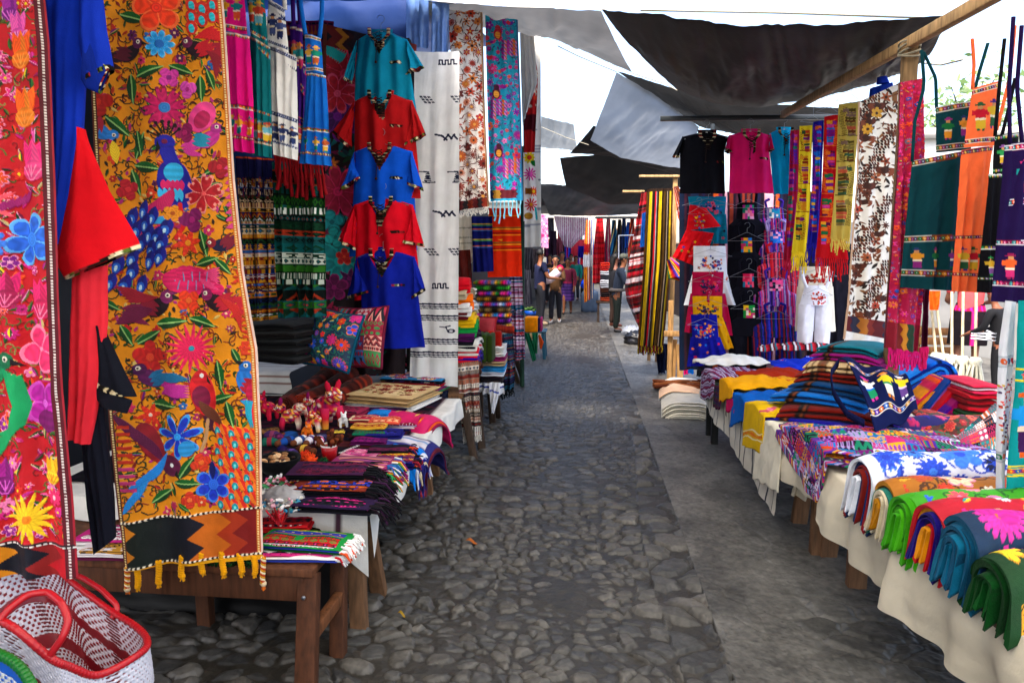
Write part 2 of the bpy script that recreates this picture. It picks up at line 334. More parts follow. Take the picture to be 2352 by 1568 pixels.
def slab(mb, o, ax, ay, w, d, h, col, n=3, seed=0, droop=0, res=14, gap=.12, rim=None):
    """n folded layers stacked: o = centre of the base, ax along the width, ay along the depth"""
    r = random.Random(seed); ax = np.asarray(ax, float); ay = np.asarray(ay, float); th = h/n; z = np.array([0, 0, 1.])
    for k in range(n):
        q = th*(1-gap)/2; a = np.linspace(0, 2*math.pi, 20, endpoint=False); sx = np.sign(np.cos(a))*np.abs(np.cos(a))**.35; sz = np.sign(np.sin(a))*np.abs(np.sin(a))**.8
        dd = d*(1-.05*r.random()); ww = w*(1-.04*r.random()); oy = d*.03*r.uniform(-1, 1); ox = w*.02*r.uniform(-1, 1)
        s = np.linspace(-1, 1, res); P = np.empty((res, 20, 3)); cc = np.empty((res, 20, 3))
        for i, si in enumerate(s):
            e = min(1, (1-abs(si))*14+.62); zz = th*(k+.5)+q*sz*e-droop*max(0, abs(si)-.35)**2+.10*th*math.sin(si*4+k+seed)
            P[i] = np.asarray(o)+ax*(si*ww/2+ox)+(ay[None]*(sx*dd/2+oy)[:, None])+z*zz[:, None]
            cc[i] = C(col(si) if callable(col) else (col[k % len(col)] if isinstance(col, (list, tuple)) else col))
        mb.grid(P, cc, closed=True, flip=True)
        for i, fl in ((0, 1), (res-1, -1)):
            kk = np.arange(20); tr = np.stack([np.zeros(20, int), 1+kk, 1+(kk+1) % 20], -1)[:, ::fl]
            mb.raw(np.r_[P[i].mean(0)[None], P[i]], np.r_[cc[i][:1], cc[i]], None, tr)
    return mb
def rz(a): a = math.radians(a); return np.array([math.cos(a), math.sin(a), 0]), np.array([-math.sin(a), math.cos(a), 0])
def folded(name, label, cat, o, w, d, h, col, n=3, ang=0, seed=0, droop=0, group=None, m=None, res=14):
    ax, ay = rz(ang); return slab(MB(), o, ax, ay, w, d, h, col, n, seed, droop, res).build(name, m or WOOL, None, label, cat, group)
# ================================================================ the setting: ground, tarps, poles
def voronoi(x, y, sx, sy, seed, jit=.85):
    r = np.random.default_rng(seed); G = r.random((97, 89, 3)); i0 = np.floor(x/sx).astype(int); j0 = np.floor(y/sy).astype(int)
    d1 = np.full(x.shape, 9.); d2 = d1.copy(); idv = np.zeros(x.shape); lx = np.zeros(x.shape); ly = np.zeros(x.shape)
    for di in (-1, 0, 1):
        for dj in (-1, 0, 1):
            g = G[(i0+di) % 97, (j0+dj) % 89]; px = (i0+di+.5+(g[..., 0]-.5)*jit)*sx; py = (j0+dj+.5+(g[..., 1]-.5)*jit)*sy
            dx = (x-px)/sx; dy = (y-py)/sy; d = np.sqrt(dx*dx+dy*dy); n = d < d1
            d2 = np.where(n, d1, np.minimum(d2, d)); idv = np.where(n, g[..., 2], idv); lx = np.where(n, dx, lx); ly = np.where(n, dy, ly); d1 = np.where(n, d, d1)
    return d2-d1, idv, lx, ly
def street():
    Y = [1.0]
    while Y[-1] < 34: Y.append(Y[-1]+max(.0045, Y[-1]**2/2500))
    Y = np.array(Y); X = np.r_[np.linspace(-3.4, -1.6, 60)[:-1], np.linspace(-1.6, 1.9, 620), np.linspace(1.9, 6.5, 90)[1:]]
    kb = np.argmin(np.abs(X-.585)); X[kb] = .585
    x, y = np.meshgrid(X, Y)
    wx = x+.05*(fbm(x*5, y*5, 3)-.5)*2+.012*(noise2(x*40, y*40, 9)-.5); wy = y+.05*(fbm(x*5+9, y*5, 4)-.5)*2+.012*(noise2(x*40, y*40+5, 8)-.5)
    e1, k1, a1, b1 = voronoi(wx, wy, .128, .088, 11); e2, k2, a2, b2 = voronoi(wx+3, wy+7, .078, .056, 12)
    e3, k3, a3, b3 = voronoi(wx+1, wy, .22, .165, 13); e4, k4, a4, b4 = voronoi(wx+5, wy, .42, .34, 14)
    big = fbm(x*1.7+4, y*1.1, 21, 3); mud = np.clip((fbm(x*2.2, y*1.6+3, 31, 3)-.50)*7, 0, 1)
    def stone(e, k, a, b, hh, soft): q = np.clip(np.minimum(e/soft, (.66-np.hypot(a, b))/.22), 0, 1); return hh*(.45+.55*k)*q**.6+.5*hh*(k-.5)*(a+b)*q-.16*hh*(a*a+b*b)
    small = (big < .44)[..., None]; h1 = stone(e1, k1, a1, b1, .033, .28); h2 = stone(e2, k2, a2, b2, .026, .30); h3 = stone(e3, k3, a3, b3, .038, .22)
    h = np.where(big < .42, h2, h1); e = np.where(big < .42, e2/.36, e1/.34); k = np.where(big < .42, k2, k1)
    bd = (x > .40+.05*np.sin(y*1.3)) & (x < .60+.03*np.sin(y*2)); h = np.where(bd, h3*1.15, h); e = np.where(bd, e3/.24, e); k = np.where(bd, k3, k)
    fill = .012+.014*(fbm(x*9, y*9, 40)-.4)+.014*mud
    rough = (fbm(x*30, y*30, 50, 3)-.5)*.006+(noise2(x*110, y*110, 51)-.5)*.0022
    hs = np.maximum(h+.004, fill)+rough; bare = h+.004 < fill
    ps = np.clip((fbm(x*1.4, y*1.4, 64, 3)-.55+.12*(x-1.0))*9, 0, 1); pv = x > .585                                                # worn paving beside the cobbles
    hp = .030+.004*np.clip(e4/.05, 0, 1)*(fbm(x*1.6, y*1.6, 61, 3) > .47)+.006*(fbm(x*4, y*4, 62)-.5)+rough*.9+.004*np.clip(e3/.05, 0, 1)*(fbm(x*2, y*2, 63) > .55)+ps*(.013*np.clip(e3/.25, 0, 1)-.008)
    z = np.where(pv, hp, hs)+.03*(fbm(x*.8, y*.5, 70, 2)-.5)
    z -= .05*np.clip(x-2.2, 0, 1)
    tint = np.stack([np.interp(k, [0, .3, .55, .8, 1], v) for v in ([.034, .047, .072, .060, .104], [.033, .046, .068, .054, .095], [.032, .044, .061, .046, .082])], -1)
    tint = tint*(1.0+.8*(fbm(x*25, y*25, 80)-.5)+.4*(noise2(x*80, y*80, 86)-.5))[..., None]*(.7+.4*np.clip(e, 0, 1))[..., None]
    dirt = np.stack([.028+0*x, .024+0*x, .0185+0*x], -1)*(.65+.9*fbm(x*14, y*14, 81, 4))[..., None]
    col = np.where(bare[..., None], dirt, tint)
    pc = np.stack([.124+0*x, .117+0*x, .104+0*x], -1)*(.45+.8*fbm(x*7, y*7, 82, 5)+.5*(noise2(x*45, y*45, 84)-.5)+.4*(noise2(x*90, y*90, 85)-.5))[..., None]*(1-.45*(np.clip(1-e4/.035, 0, 1)*(fbm(x*1.6, y*1.6, 61, 3) > .47)))[..., None]*(.9+.25*k4)[..., None]
    pc *= (1-ps*(.55-.5*k3)*np.clip(e3*5, .3, 1))[..., None]; pc *= (1-.35*np.clip((fbm(x*3, y*3, 87, 4)-.5)*5, 0, 1))[..., None]
    pc *= (1-.5*(noise2(x*60, y*60, 83) > .93))[..., None]
    col = np.where(pv[..., None], pc, col); P = np.stack([x, y, z], -1)
    MB().grid(P[:, :kb+1], col[:, :kb+1].reshape(-1, 3), flip=True).build('cobbled_street', STONE, kind='structure')
    MB().grid(P[:, kb:], col[:, kb:].reshape(-1, 3), flip=True).build('stone_pavement', STONE, kind='structure')
    g = np.linspace(-1, 1, 60); g = np.sign(g)*np.abs(g)**3*900; x, y = np.meshgrid(g, g)
    MB().grid(np.stack([x, y, -.12+0*x], -1), C('#6a675f')*.35, flip=True).build('ground', STONE, kind='structure')
street()
def tarp(name, label, near, far, m, col, sag=.15, seed=0, wr=.05, nu=70, nv=46, group=None, tone=.25, rid=1.):
    """a slung sheet between two edges given as (u, v, distance)"""
    A = np.array([gy(u, v, Y) for u, v, Y in near]); B = np.array([gy(u, v, Y) for u, v, Y in far]); s = np.linspace(0, 1, nu); t = np.linspace(0, 1, nv)[:, None]
    a = poly_t(A, s); b = poly_t(B, s); P = a[None]*(1-t[..., None])+b[None]*t[..., None]; ss = s[None]
    ed = np.sin(math.pi*t)**.8*np.sin(math.pi*np.clip(ss*.96+.02, 0, 1))**.6
    f = fbm(ss*9*rid+t*2.2, t*3+ss+seed, seed, 4)-.5+.5*(np.abs(noise2(ss*16*rid+t*5, t*2+ss*3, seed+3)-.5)-.25)
    P[..., 2] += -sag*ed+wr*f*2*(.25+.75*ed)
    c = C(col)*(1+tone*2*(fbm(ss*3+5, t*3, seed+8, 4)-.5))[..., None]
    return MB().grid(P, c.reshape(-1, 3)).build(name, m, None, label, 'tarp', group)
tarp('black_tarp', 'large black shade tarp sagging across the alley below the white sheet', [(1379, 24, 4.8), (1471, 26, 4.75), (1701, 58, 4.6), (1926, 54, 4.4), (2183, 34, 4.2)],
     [(1556, 208, 7.3), (1640, 238, 7.4), (1750, 246, 7.2), (1880, 226, 6.8), (2010, 188, 6.2), (2122, 145, 5.2)], TARPB, '#1a1918', .10, 1, .075, 130, 80, rid=1.8)
tarp('white_roof_sheet', 'white translucent sheet roofing the near end of the alley', [(-300, -900, 1.6), (1176, -900, 1.5), (3000, -800, 1.5)],
     [(300, -170, 4.6), (700, -60, 4.8), (985, 2, 4.9), (1176, 15, 4.8), (1340, 21, 4.8), (1471, 24, 4.75), (1800, 14, 4.5), (2200, -30, 4.2), (2700, -90, 4.2)], TARPW, '#e2ded0', .06, 2, .05)
tarp('grey_tarp', 'thin grey sheet slung high over the blue bird runner', [(960, 4, 5.6), (1150, 12, 5.3), (1250, 18, 5.1), (1381, 26, 4.9)], [(1000, 62, 8.6), (1190, 62, 8.6), (1300, 100, 8.2), (1452, 168, 7.6)], TARPG, '#5c5c5c', .05, 4, .07, tone=.3)
tarp('light_grey_tarp', 'pale grey sheet with sunlit patches hanging from a peak under the black tarp', [(1416, 165, 9.0), (1500, 215, 9.0), (1606, 292, 9.0)], [(1356, 322, 9.9), (1425, 362, 9.9), (1566, 388, 9.9)], TARPG, '#8f959c', .03, 5, .05, tone=.2)
tarp('dark_grey_tarp', 'charcoal sheet stretched behind the metal clothes bar', [(1417, 164, 9.05), (1560, 206, 8.8), (1700, 234, 8.7), (1960, 250, 8.6)], [(1606, 292, 9.05), (1700, 310, 9.2), (1810, 330, 9.2), (1990, 320, 9.2)], TARPB, '#3a3937', .04, 6, .07, rid=1.6)
tarp('black_tarp', 'small black sheet folded left of the pale sunlit tarp', [(1363, 290, 10.6), (1400, 300, 10.4), (1570, 392, 10.2)], [(1308, 352, 11.6), (1400, 358, 11.4), (1575, 408, 11)], TARPB, '#1d1c1c', .05, 7, .05)
tarp('black_tarp', 'black sheet drooping over the alley above the man in the cap', [(1286, 362, 12.2), (1400, 352, 11.8), (1500, 374, 11.5), (1590, 386, 11.2)], [(1300, 428, 14), (1400, 470, 13.6), (1490, 468, 13.2), (1580, 420, 12.6)], TARPB, '#1c1c1d', .10, 8, .05)
tarp('charcoal_tarp', 'charcoal sheet hanging lowest over the far end of the alley', [(1236, 428, 16), (1330, 424, 15.6), (1470, 446, 15)], [(1262, 494, 19), (1340, 496, 18.5), (1470, 492, 18)], TARPB, '#37393c', .05, 9, .07)
tarp('grey_tarp', 'small grey sheet far off beside the cream cloth', [(1243, 268, 14), (1318, 286, 13.8)], [(1240, 338, 16), (1326, 346, 15.6)], TARPG, '#7d8285', .08, 10, .08, 30, 20)
tarp('charcoal_tarp', 'charcoal sheet left of the lowest far tarp above the crowd', [(1200, 420, 19), (1290, 424, 18.5)], [(1215, 470, 22), (1305, 475, 21.5)], TARPB, '#4a4d50', .05, 11, .07, 30, 20)
tarp('white_roof_sheet', 'white sheet sloping behind the far wool blankets', [(1395, 480, 21), (1600, 448, 20)], [(1395, 496, 25), (1600, 490, 24)], TARPW, '#e4e6e8', .05, 12, .05, 30, 20)
for k, (P, lab) in enumerate(((((1471, 24, 4.75), (1800, 30, 4.55), (2188, 44, 4.25)), 'rope strung along the front edge of the large black tarp'), (((1244, 292, 13.8), (1300, 316, 12), (1352, 333, 9.7)), 'rope between the small grey tarp and the pale tarp'), (((1452, 168, 7.7), (1520, 190, 7.5), (1556, 208, 7.3)), 'rope joining the grey sheet to the large black tarp'), (((1416, 165, 9.0), (1330, 130, 8.6), (1281, 106, 8.2)), 'rope from the peak of the pale tarp up to the grey sheet'), (((2122, 145, 5.2), (2160, 150, 4.9), (2210, 138, 4.5)), 'rope tying the right corner of the large black tarp'))): MB().tube(poly_t(np.array([gy(*q) for q in P]), np.linspace(0, 1, 12)), .006, '#8d8674', 5).build('tie_rope', CLOTH, None, lab, 'rope', 'ropes tying the tarps')
# left stall: roof, back wall
def world_sheet(name, label, a, b, c, d, m, col, cat='tarp', seed=0, wr=.05, sag=.1, n=50, group=None):
    a, b, c, d = (np.asarray(k, float) for k in (a, b, c, d)); s = np.linspace(0, 1, n); S_, T_ = np.meshgrid(s, s); s3, t3 = S_[..., None], T_[..., None]
    P = a*(1-s3)*(1-t3)+b*s3*(1-t3)+c*s3*t3+d*(1-s3)*t3; nrm = np.cross(b-a, d-a); nrm /= np.linalg.norm(nrm)
    P = P+nrm*((fbm(S_*7+T_*2, T_*4+seed, seed, 4)-.5)*2*wr*np.sin(math.pi*S_)**.3)[..., None]; P[..., 2] -= sag*np.sin(math.pi*S_)*np.sin(math.pi*T_)
    return MB().grid(P, C(col)*(1+.3*(fbm(S_*4, T_*4, seed+2)-.5))[..., None].reshape(-1, 1)).build(name, m, None, label, cat, group)
world_sheet('white_roof_sheet', 'white translucent sheet added behind the viewer to screen the sun', (-3.2, -4.5, 3.2), (4.6, -4.5, 3.2), (4.6, 1.75, 3.15), (-3.2, 1.75, 3.15), TARPW, '#e0dccd', seed=9, sag=.05)  # unseen sheet added to keep direct sun off the near tables
BLUE = mat('blue_tarp', .45, .35, .4, 30, .25, 1.5, transl=.12)
world_sheet('blue_roof_tarp', 'dark blue tarp roofing the left stall above the aprons', (-3.6, .6, 2.75), (-1.12, .6, 2.85), (-1.05, 5.5, 3.62), (-3.8, 5.5, 3.5), BLUE, '#12306e', seed=3)
world_sheet('blue_roof_tarp', 'dark blue tarp roofing the left stall behind the floral runners', (-3.8, 5.6, 3.6), (-1.2, 5.6, 3.75), (-1.2, 9.5, 4.4), (-3.8, 9.5, 4.3), BLUE, '#173a7c', seed=4)
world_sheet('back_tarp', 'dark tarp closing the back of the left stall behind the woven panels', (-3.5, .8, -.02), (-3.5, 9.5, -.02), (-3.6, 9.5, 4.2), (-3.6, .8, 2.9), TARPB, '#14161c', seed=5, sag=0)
world_sheet('blue_side_tarp', 'dark blue tarp hanging behind the red flowered backcloth', (-3.5, 5.6, 1.7), (-1.42, 5.6, 1.7), (-1.42, 5.6, 3.7), (-3.5, 5.6, 3.7), BLUE, '#16356f', seed=6, sag=0)
world_sheet('light_block_sheet', 'added dark sheet blocking light beside the viewer on the left', (-2.0, -4.5, -.03), (-2.0, 1.0, -.03), (-2.0, 1.0, 1.7), (-2.0, -4.5, 1.7), TARPB, '#17181c', seed=41, sag=0)  # unseen sheet, added to block light coming from the left
world_sheet('light_block_sheet', 'added dark sheet blocking light beside the viewer on the right', (2.7, -4.5, -.03), (2.7, 1.2, -.03), (2.7, 1.2, .8), (2.7, -4.5, .8), TARPB, '#1a1817', seed=42, sag=0)  # also unseen, added to block low light from the right
world_sheet('light_block_sheet', 'added dark sheet blocking low light behind the viewer', (-2.0, -4.6, -.03), (2.7, -4.6, -.03), (2.7, -4.6, 1.5), (-2.0, -4.6, 1.5), TARPB, '#1a1817', seed=43, sag=0)  # out of view, added to keep low-angle light from under the tables
world_sheet('charcoal_tarp', 'broad charcoal sheet added to darken the crowd at the far end of the lane', (-2.4, 19, 3.5), (1.1, 19, 3.5), (1.1, 33, 3.6), (-2.4, 33, 3.6), TARPB, '#2a2b2e', seed=44, sag=.1)  # sheet added over the far lane to darken the people below
# bright crumpled polythene at the top behind the shirts
for i, (u0, u1, v1, lab) in enumerate(((936, 985, 110, 'pale blue polythene gathered beside the post above the teal shirt'), (993, 1030, 125, 'pale blue polythene hanging above the white cotton length'))):
    p = PL(5.55); cv = quad_cv(p, [(u0, -40), (u0-2, v1)], [(u1, -40), (u1+2, v1)], '#6f93cf', 60); sheet(p, [(u0, -40), (u0-2, v1)], [(u1, -40), (u1+2, v1)], cv, .03, 3, seed=i+3).build('polythene_sheet', POLY, None, lab, 'plastic sheet')
# ---- poles
def pole(name, label, p, q, w, d, cat='pole', col='#8a6a45', m=None, ref=(0, 1, 0)): return MB().beam(p, q, w, d, col, ref).build(name, m or WOOD, None, label, cat, bevel=.006)
PZ0, PZ1 = gy(2275, -6, 3.38), gy(1798, 263, 7.02); pd = (PZ0-PZ1); 
pole('clothes_pole', 'long pale wooden pole slanting over the aprons and runners on the right', PZ1, PZ0+pd*.25, .062, .05, col='#a5845a', ref=(1, 0, .01))
b0, b1 = gy(1516, 273, 7.05), gy(2010, 268, 7.05)
MB().beam(b0, b1, .045, .045, '#1c2226').build('metal_bar', PLAST, None, 'black painted metal bar holding the black and pink shirts', 'bar', bevel=.004)
p = gy(1637, 285, 7.98); pole('upright_post', 'thin black metal post behind the black embroidered shirt', (p[0], 7.98, 0), p, .04, .04, 'post', '#1c2226', PLAST)
p = gy(2092, 92, 4.25); pole('upright_post', 'wooden post lashed with wire under the slanting clothes pole', (p[0]+.02, 4.25, 0), p, .075, .06, 'post', '#7d6343')
mb = MB(); q = gy(2088, 118, 4.22)
for k in range(5): a = np.linspace(0, 6.3, 14); mb.tube(q+np.c_[.055*np.cos(a), .05*np.sin(a), -.02+.012*k+.02*np.sin(a+k)], .006, '#8d8674', 5, closed=False)
mb.build('lashing_rope', CLOTH, None, 'grey rope lashing the pole to the wooden post', 'rope')
p = gy(914, 20, 5.3); pole('upright_post', 'dark post rising behind the teal shirt', (p[0], 5.52, 0), (p[0], 5.52, 3.3), .07, .07, 'post', '#2a2522')
# wooden A-frame trestle under the striped cloth, its foot at about 8.9 m
t = thing('wooden_trestle', 'pale wooden trestle frame standing beside the long striped cloth', 'trestle', gz(1555, 876))
P = PL(8.85)
for nm, a, b, w, d in (('leg', (1537, 872), (1541, 690), .06, .04), ('leg', (1562, 878), (1560, 790), .075, .045), ('crossbar', (1524, 765), (1573, 765), .07, .045), ('brace', (1548, 870), (1552, 780), .05, .03)):
    p, q = P(*a), P(*b); p = p+np.array([0, {'crossbar': -.05, 'brace': .06}.get(nm, 0), 0]); q = q+np.array([0, {'crossbar': -.05, 'brace': .04}.get(nm, 0), 0])
    MB().beam(p, q, w, d, '#b98d58').build(nm, WOOD, t, bevel=.005)
for i, (u0, u1, v, Y, lab) in enumerate(((1468, 1560, 405, 9.3, 'pale wooden batten above the long striped cloth'), (1430, 1480, 440, 9.5, 'lower pale wooden batten left of the striped cloth'))):
    pole('batten', lab, gy(u0, v, Y), gy(u1, v, Y), .03, .06, 'batten', '#b99668')
p = gy(1552, 410, 9.3); pole('upright_post', 'pale wooden post holding the battens behind the black shirt', (p[0], 9.34, 0), (p[0], 9.34, p[2]+.05), .06, .05, 'post', '#b08a5a')
# ================================================================ garment builders (outlines in picture units on an upright plane)
class UV(Cv):                                                     # canvas laid on a ruled cloth, drawn in the same units as its edges
    def __init__(s, L, R, bg, nu, nv):
        t = np.linspace(0, 1, nv); k = np.linspace(0, 1, nu); A = poly_t(L, t); B = poly_t(R, t); G = A[:, None]*(1-k)[None, :, None]+B[:, None]*k[None, :, None]
        s.X, s.Y = G[..., 0], G[..., 1]; s.ny, s.nx = nv, nu; s.w = max(np.ptp(s.X), 1); s.hh = np.ptp(s.Y); s.c = np.empty((nv, nu, 3)); s.c[:] = C(bg); s.z = np.zeros((nv, nu)); s.yr = (s.Y.min(1), s.Y.max(1))
        s.S, s.T = np.meshgrid(k, t)
    def sl(s, cx, cy, r):
        j = np.where((s.yr[0] <= cy+r) & (s.yr[1] >= cy-r))[0]
        if not len(j): return (slice(0, 0), slice(0, 0))
        x = s.X[j[0]:j[-1]+1]; i = np.where((x.min(0) <= cx+r) & (x.max(0) >= cx-r))[0]
        return (slice(j[0], j[-1]+1), slice(i[0], i[-1]+1) if len(i) else slice(0, 0))
    def inside(s, P):
        m = np.zeros(s.X.shape, bool)
        for i in range(len(P)):
            (x0, y0), (x1, y1) = P[i-1], P[i]
            if y0 != y1: m ^= ((y0 > s.Y) != (y1 > s.Y)) & (s.X < (x1-x0)*(s.Y-y0)/(y1-y0)+x0)
        return m
TRIM = ['#17120f', '#e9dcb4', '#8d1f24', '#17120f', '#5d6b2a', '#17120f', '#c9b48a', '#7a1b20']
def trim(cv, p, q, w, seed=0, n=14):
    p = np.array(p, float); q = np.array(q, float); r = random.Random(seed); cv.line([p, q], w, '#17120f', .8)
    for k in range(n):
        a = p+(q-p)*(k+.2)/n; b = p+(q-p)*(k+.2+r.uniform(.25, .7))/n; cv.line([a, b], w*.86, r.choice(TRIM), .9)
def shirt(pl, label, col, cx, vt, half, sh, hemL, hemR, slL, slR, seed, group, nk=.40, vdeep=1.0, fold=.018, sub=7, cat='shirt', name='laced_tunic', hg=True, fine=1., m=CLOTH):
    """hanging short tunic: body open at the neck, two sleeves, trimmed collar, laced placket, size tag; slL / slR = [shoulder, outer tip, inner tip, armpit]"""
    base = pl((hemL[0]+hemR[0])/2, max(hemL[1], hemR[1])); t = thing(name, label, cat, base, group); w = half
    aL, aR = slL[3], slR[3]; n0 = w*nk
    L = [(cx-n0, vt+w*.10), (slL[0][0], vt+sh), aL, hemL]; R = [(cx+n0, vt+w*.10), (slR[0][0], vt+sh), aR, hemR]
    cv = UV(L, R, col, int(70*fine), int(110*fine)); V = [(cx-n0*1.15, vt-4), (cx+n0*1.15, vt-4), (cx+n0*.95, vt+w*.3), (cx+.02*w, vt+w*vdeep), (cx-n0*.95, vt+w*.3)]
    trim(cv, (cx+w*.38, vt+w*1.25), (cx+w*.74, vt+w*1.25), w*.09, seed+3, 8)
    sheet(pl, L, R, cv, fold, 2.5, .001, .05, 0, seed, .03, ~cv.inside(V)).build('body', m, t)
    mb = MB()
    for a in (slL, slR): pass
    for i, a in enumerate((slL, slR)):
        so, to, ti, ar = a; c2 = UV([so, to], [ar, ti], col, 40, 44); trim(c2, np.array(to)+(np.array(so)-to)*.045, np.array(ti)+(np.array(ar)-ti)*.045, w*.11, seed+9+i)
        sheet(pl, [so, to], [ar, ti], c2, fold, 1.5, .0008, .02, .012, seed+i+1, .022).build('sleeve', m, t)
    cL = [(cx-n0*1.05, vt+2), (cx-n0*1.02, vt+w*.28), (cx-.02*w, vt+w*.66)]; cR = [(cx+n0*1.05, vt+2), (cx+n0*1.02, vt+w*.28), (cx+.06*w, vt+w*.66)]
    for e, sg in ((cL, 1), (cR, -1)):
        c3 = UV(e, [(x+sg*w*.13, y) for x, y in e], '#17120f', 7, 40); r = random.Random(seed)
        for k in range(16): c3.c[int(k*2.5):int(k*2.5)+r.choice((1, 2))] = C(r.choice(TRIM))
        sheet(pl, e, [(x+sg*w*.13, y) for x, y in e], c3, 0, 1, 0, 0, .075, 0, .005).build('collar', CLOTH, t)
    bkL = [(cx-n0*1.02, vt-2), (cx-n0*.9, vt+w*.2)]; bkR = [(cx+n0*1.02, vt-2), (cx+n0*.9, vt+w*.2)]
    sheet(pl, bkL, bkR, UV(bkL, bkR, col, 16, 10), 0, 1, 0, 0, -.005, 0, .01).build('collar_back', CLOTH, t)
    pm = MB(); a = [(cx-.17*w, vt+w*.5), (cx-.16*w, vt+w*.98), (cx-.10*w, vt+w*1.06)]; b = [(cx+.19*w, vt+w*.5), (cx+.18*w, vt+w*.98), (cx+.10*w, vt+w*1.06)]
    c4 = UV(a, b, '#1a1214', 20, 34); r = random.Random(seed+1)
    for k in range(13): y = vt+w*(.52+.042*k); c4.line([(cx-.17*w, y), (cx+.19*w, y)], w*.022, r.choice(['#4c1418', '#17120f', '#7b2a1c', '#c9b48a', '#26301a']), .5)
    sheet(pl, a, b, c4, 0, 1, .001, 0, .066, 0, .004, mb=pm); pm.build('placket', CLOTH, t)
    lm = MB()
    for k in range(5):
        y0 = vt+w*(.30+.11*k); q = pl(np.array([cx-.12*w, cx+.12*w]), np.array([y0, y0+.10*w]))+pl.n*.085; lm.tube(q, .0035, '#241a18', 4); q = pl(np.array([cx+.12*w, cx-.12*w]), np.array([y0, y0+.10*w]))+pl.n*.087; lm.tube(q, .0035, '#241a18', 4)
    q = pl(np.array([cx-.03*w, cx-.08*w, cx-.09*w]), np.array([vt+w*.7, vt+w*1.0, vt+w*1.3]))+pl.n*.09; lm.tube(q, .003, '#241a18', 4); lm.ball(q[-1], .010, '#3a2420', 6, 5); lm.build('lacing', CLOTH, t)
    a = pl(np.array([cx-.035*w, cx+.05*w, cx+.05*w, cx-.035*w]), np.array([vt+w*.06, vt+w*.06, vt+w*.17, vt+w*.17]))+pl.n*.012; MB().raw(a, '#e8ecf0', [(0, 1, 2, 3)]).build('size_tag', CLOTH, t, solid=.002)
    if hg: hanger(pl, cx, vt+w*.02, (slR[0][0]-slL[0][0])*.5/1568*(pl.p[1])*.92, 'hanger of the '+label, drop=w*.30/1568*pl.p[1], hook=.075, off=.02)
    return t
def wband(cv, pts, w, seed, pal, n=12):
    """a woven ribbon along a line: ground stripe, light edges, repeated diamonds"""
    p, q = np.array(pts[0], float), np.array(pts[1], float); d = q-p; L = np.linalg.norm(d); d /= L; nn = np.array([-d[1], d[0]])
    cv.line([p, q], w, pal[0], .5)
    for k in (-1, 1): cv.line([p+nn*k*w*.42, q+nn*k*w*.42], w*.12, pal[1], .7)
    for k in range(n):
        c = p+d*L*(k+.5)/n; a = math.atan2(d[1], d[0]); cv.leaf(c[0], c[1], L/n*.48, w*.34, a, pal[2+k % (len(pal)-2)]); cv.ell(c[0], c[1], L/n*.12, w*.12, a, pal[1])
def apron(pl, label, col, bib, skirt, straps, pal, seed, group, figs=True, fold=.012, res=1., m=None):
    """apron: bib = (topL, topR, botR, botL), skirt = (topL, topR, botR, botL), straps = list of polylines"""
    base = pl((skirt[2][0]+skirt[3][0])/2, max(skirt[2][1], skirt[3][1])); t = thing('apron', label, 'apron', base, group); lp = lambda a, b, f: (a[0]+(b[0]-a[0])*f, a[1]+(b[1]-a[1])*f); m = m or CLOTH
    a, b, c, d = bib; cv = UV([a, d], [b, c], col, int(60*res), int(60*res)); bw = abs(b[0]-a[0])*.13+2
    wband(cv, (lp(a, d, .07), lp(b, c, .07)), bw, seed, pal); wband(cv, (lp(a, d, .90), lp(b, c, .90)), bw, seed+1, pal)
    if figs:
        h = abs(d[1]-a[1])
        for f, k in ((.30, 0), (.74, 1)): x, y = lp(lp(a, d, .3), lp(b, c, .3), f); cv.figure(x, y, h*.46, (pal[2+k % (len(pal)-2)], '#e6dcc0', pal[2+(k+1) % (len(pal)-2)], pal[2+(k+2) % (len(pal)-2)]))
    sheet(pl, [a, d], [b, c], cv, fold*.5, 1, .0012, .01, .012, seed, .006).build('bib', m, t)
    a, b, c, d = skirt; cv = UV([a, d], [b, c], col, int(90*res), int(110*res)); bw = abs(b[0]-a[0])*.09+2
    for f in (.02, .62, .88): wband(cv, (lp(a, d, f), lp(b, c, f)), bw, seed+int(f*50), pal, 18)
    if figs:
        h = abs(d[1]-a[1])
        for f, k in ((.22, 1), (.55, 0), (.86, 2)): x, y = lp(lp(a, d, .70), lp(b, c, .70), f); cv.figure(x, y, h*.155, (pal[2+k % (len(pal)-2)], '#e6dcc0', pal[2+(k+1) % (len(pal)-2)], pal[2+(k+2) % (len(pal)-2)]))
    sheet(pl, [a, d], [b, c], cv, fold, 2.5, .0012, .02, 0, seed+5, .006).build('skirt', m, t)
    for k, s in enumerate(straps):
        P = pl(*np.array(s, float).T); w = np.array([-pl.n[1], pl.n[0], 0])*.0095; tt = np.linspace(0, 1, 12); Q = poly_t(P, tt)
        MB().grid(np.stack([Q-w+pl.n*.004, Q-w*.2+pl.n*.009, Q+w*.6+pl.n*.007, Q+w], 1), col).build('strap', m, t, solid=.004)
    return t
def runner(pl, name, label, cat, L, R, cv, group=None, fold=.01, nf=2, relief=.002, m=None, seed=0, kids=(), **kw):
    mb = sheet(pl, L, R, cv, fold, nf, relief, seed=seed, **kw); o = mb.build(name, m or SILK, None, label, cat, group)
    for f in kids: f(o)
    return o
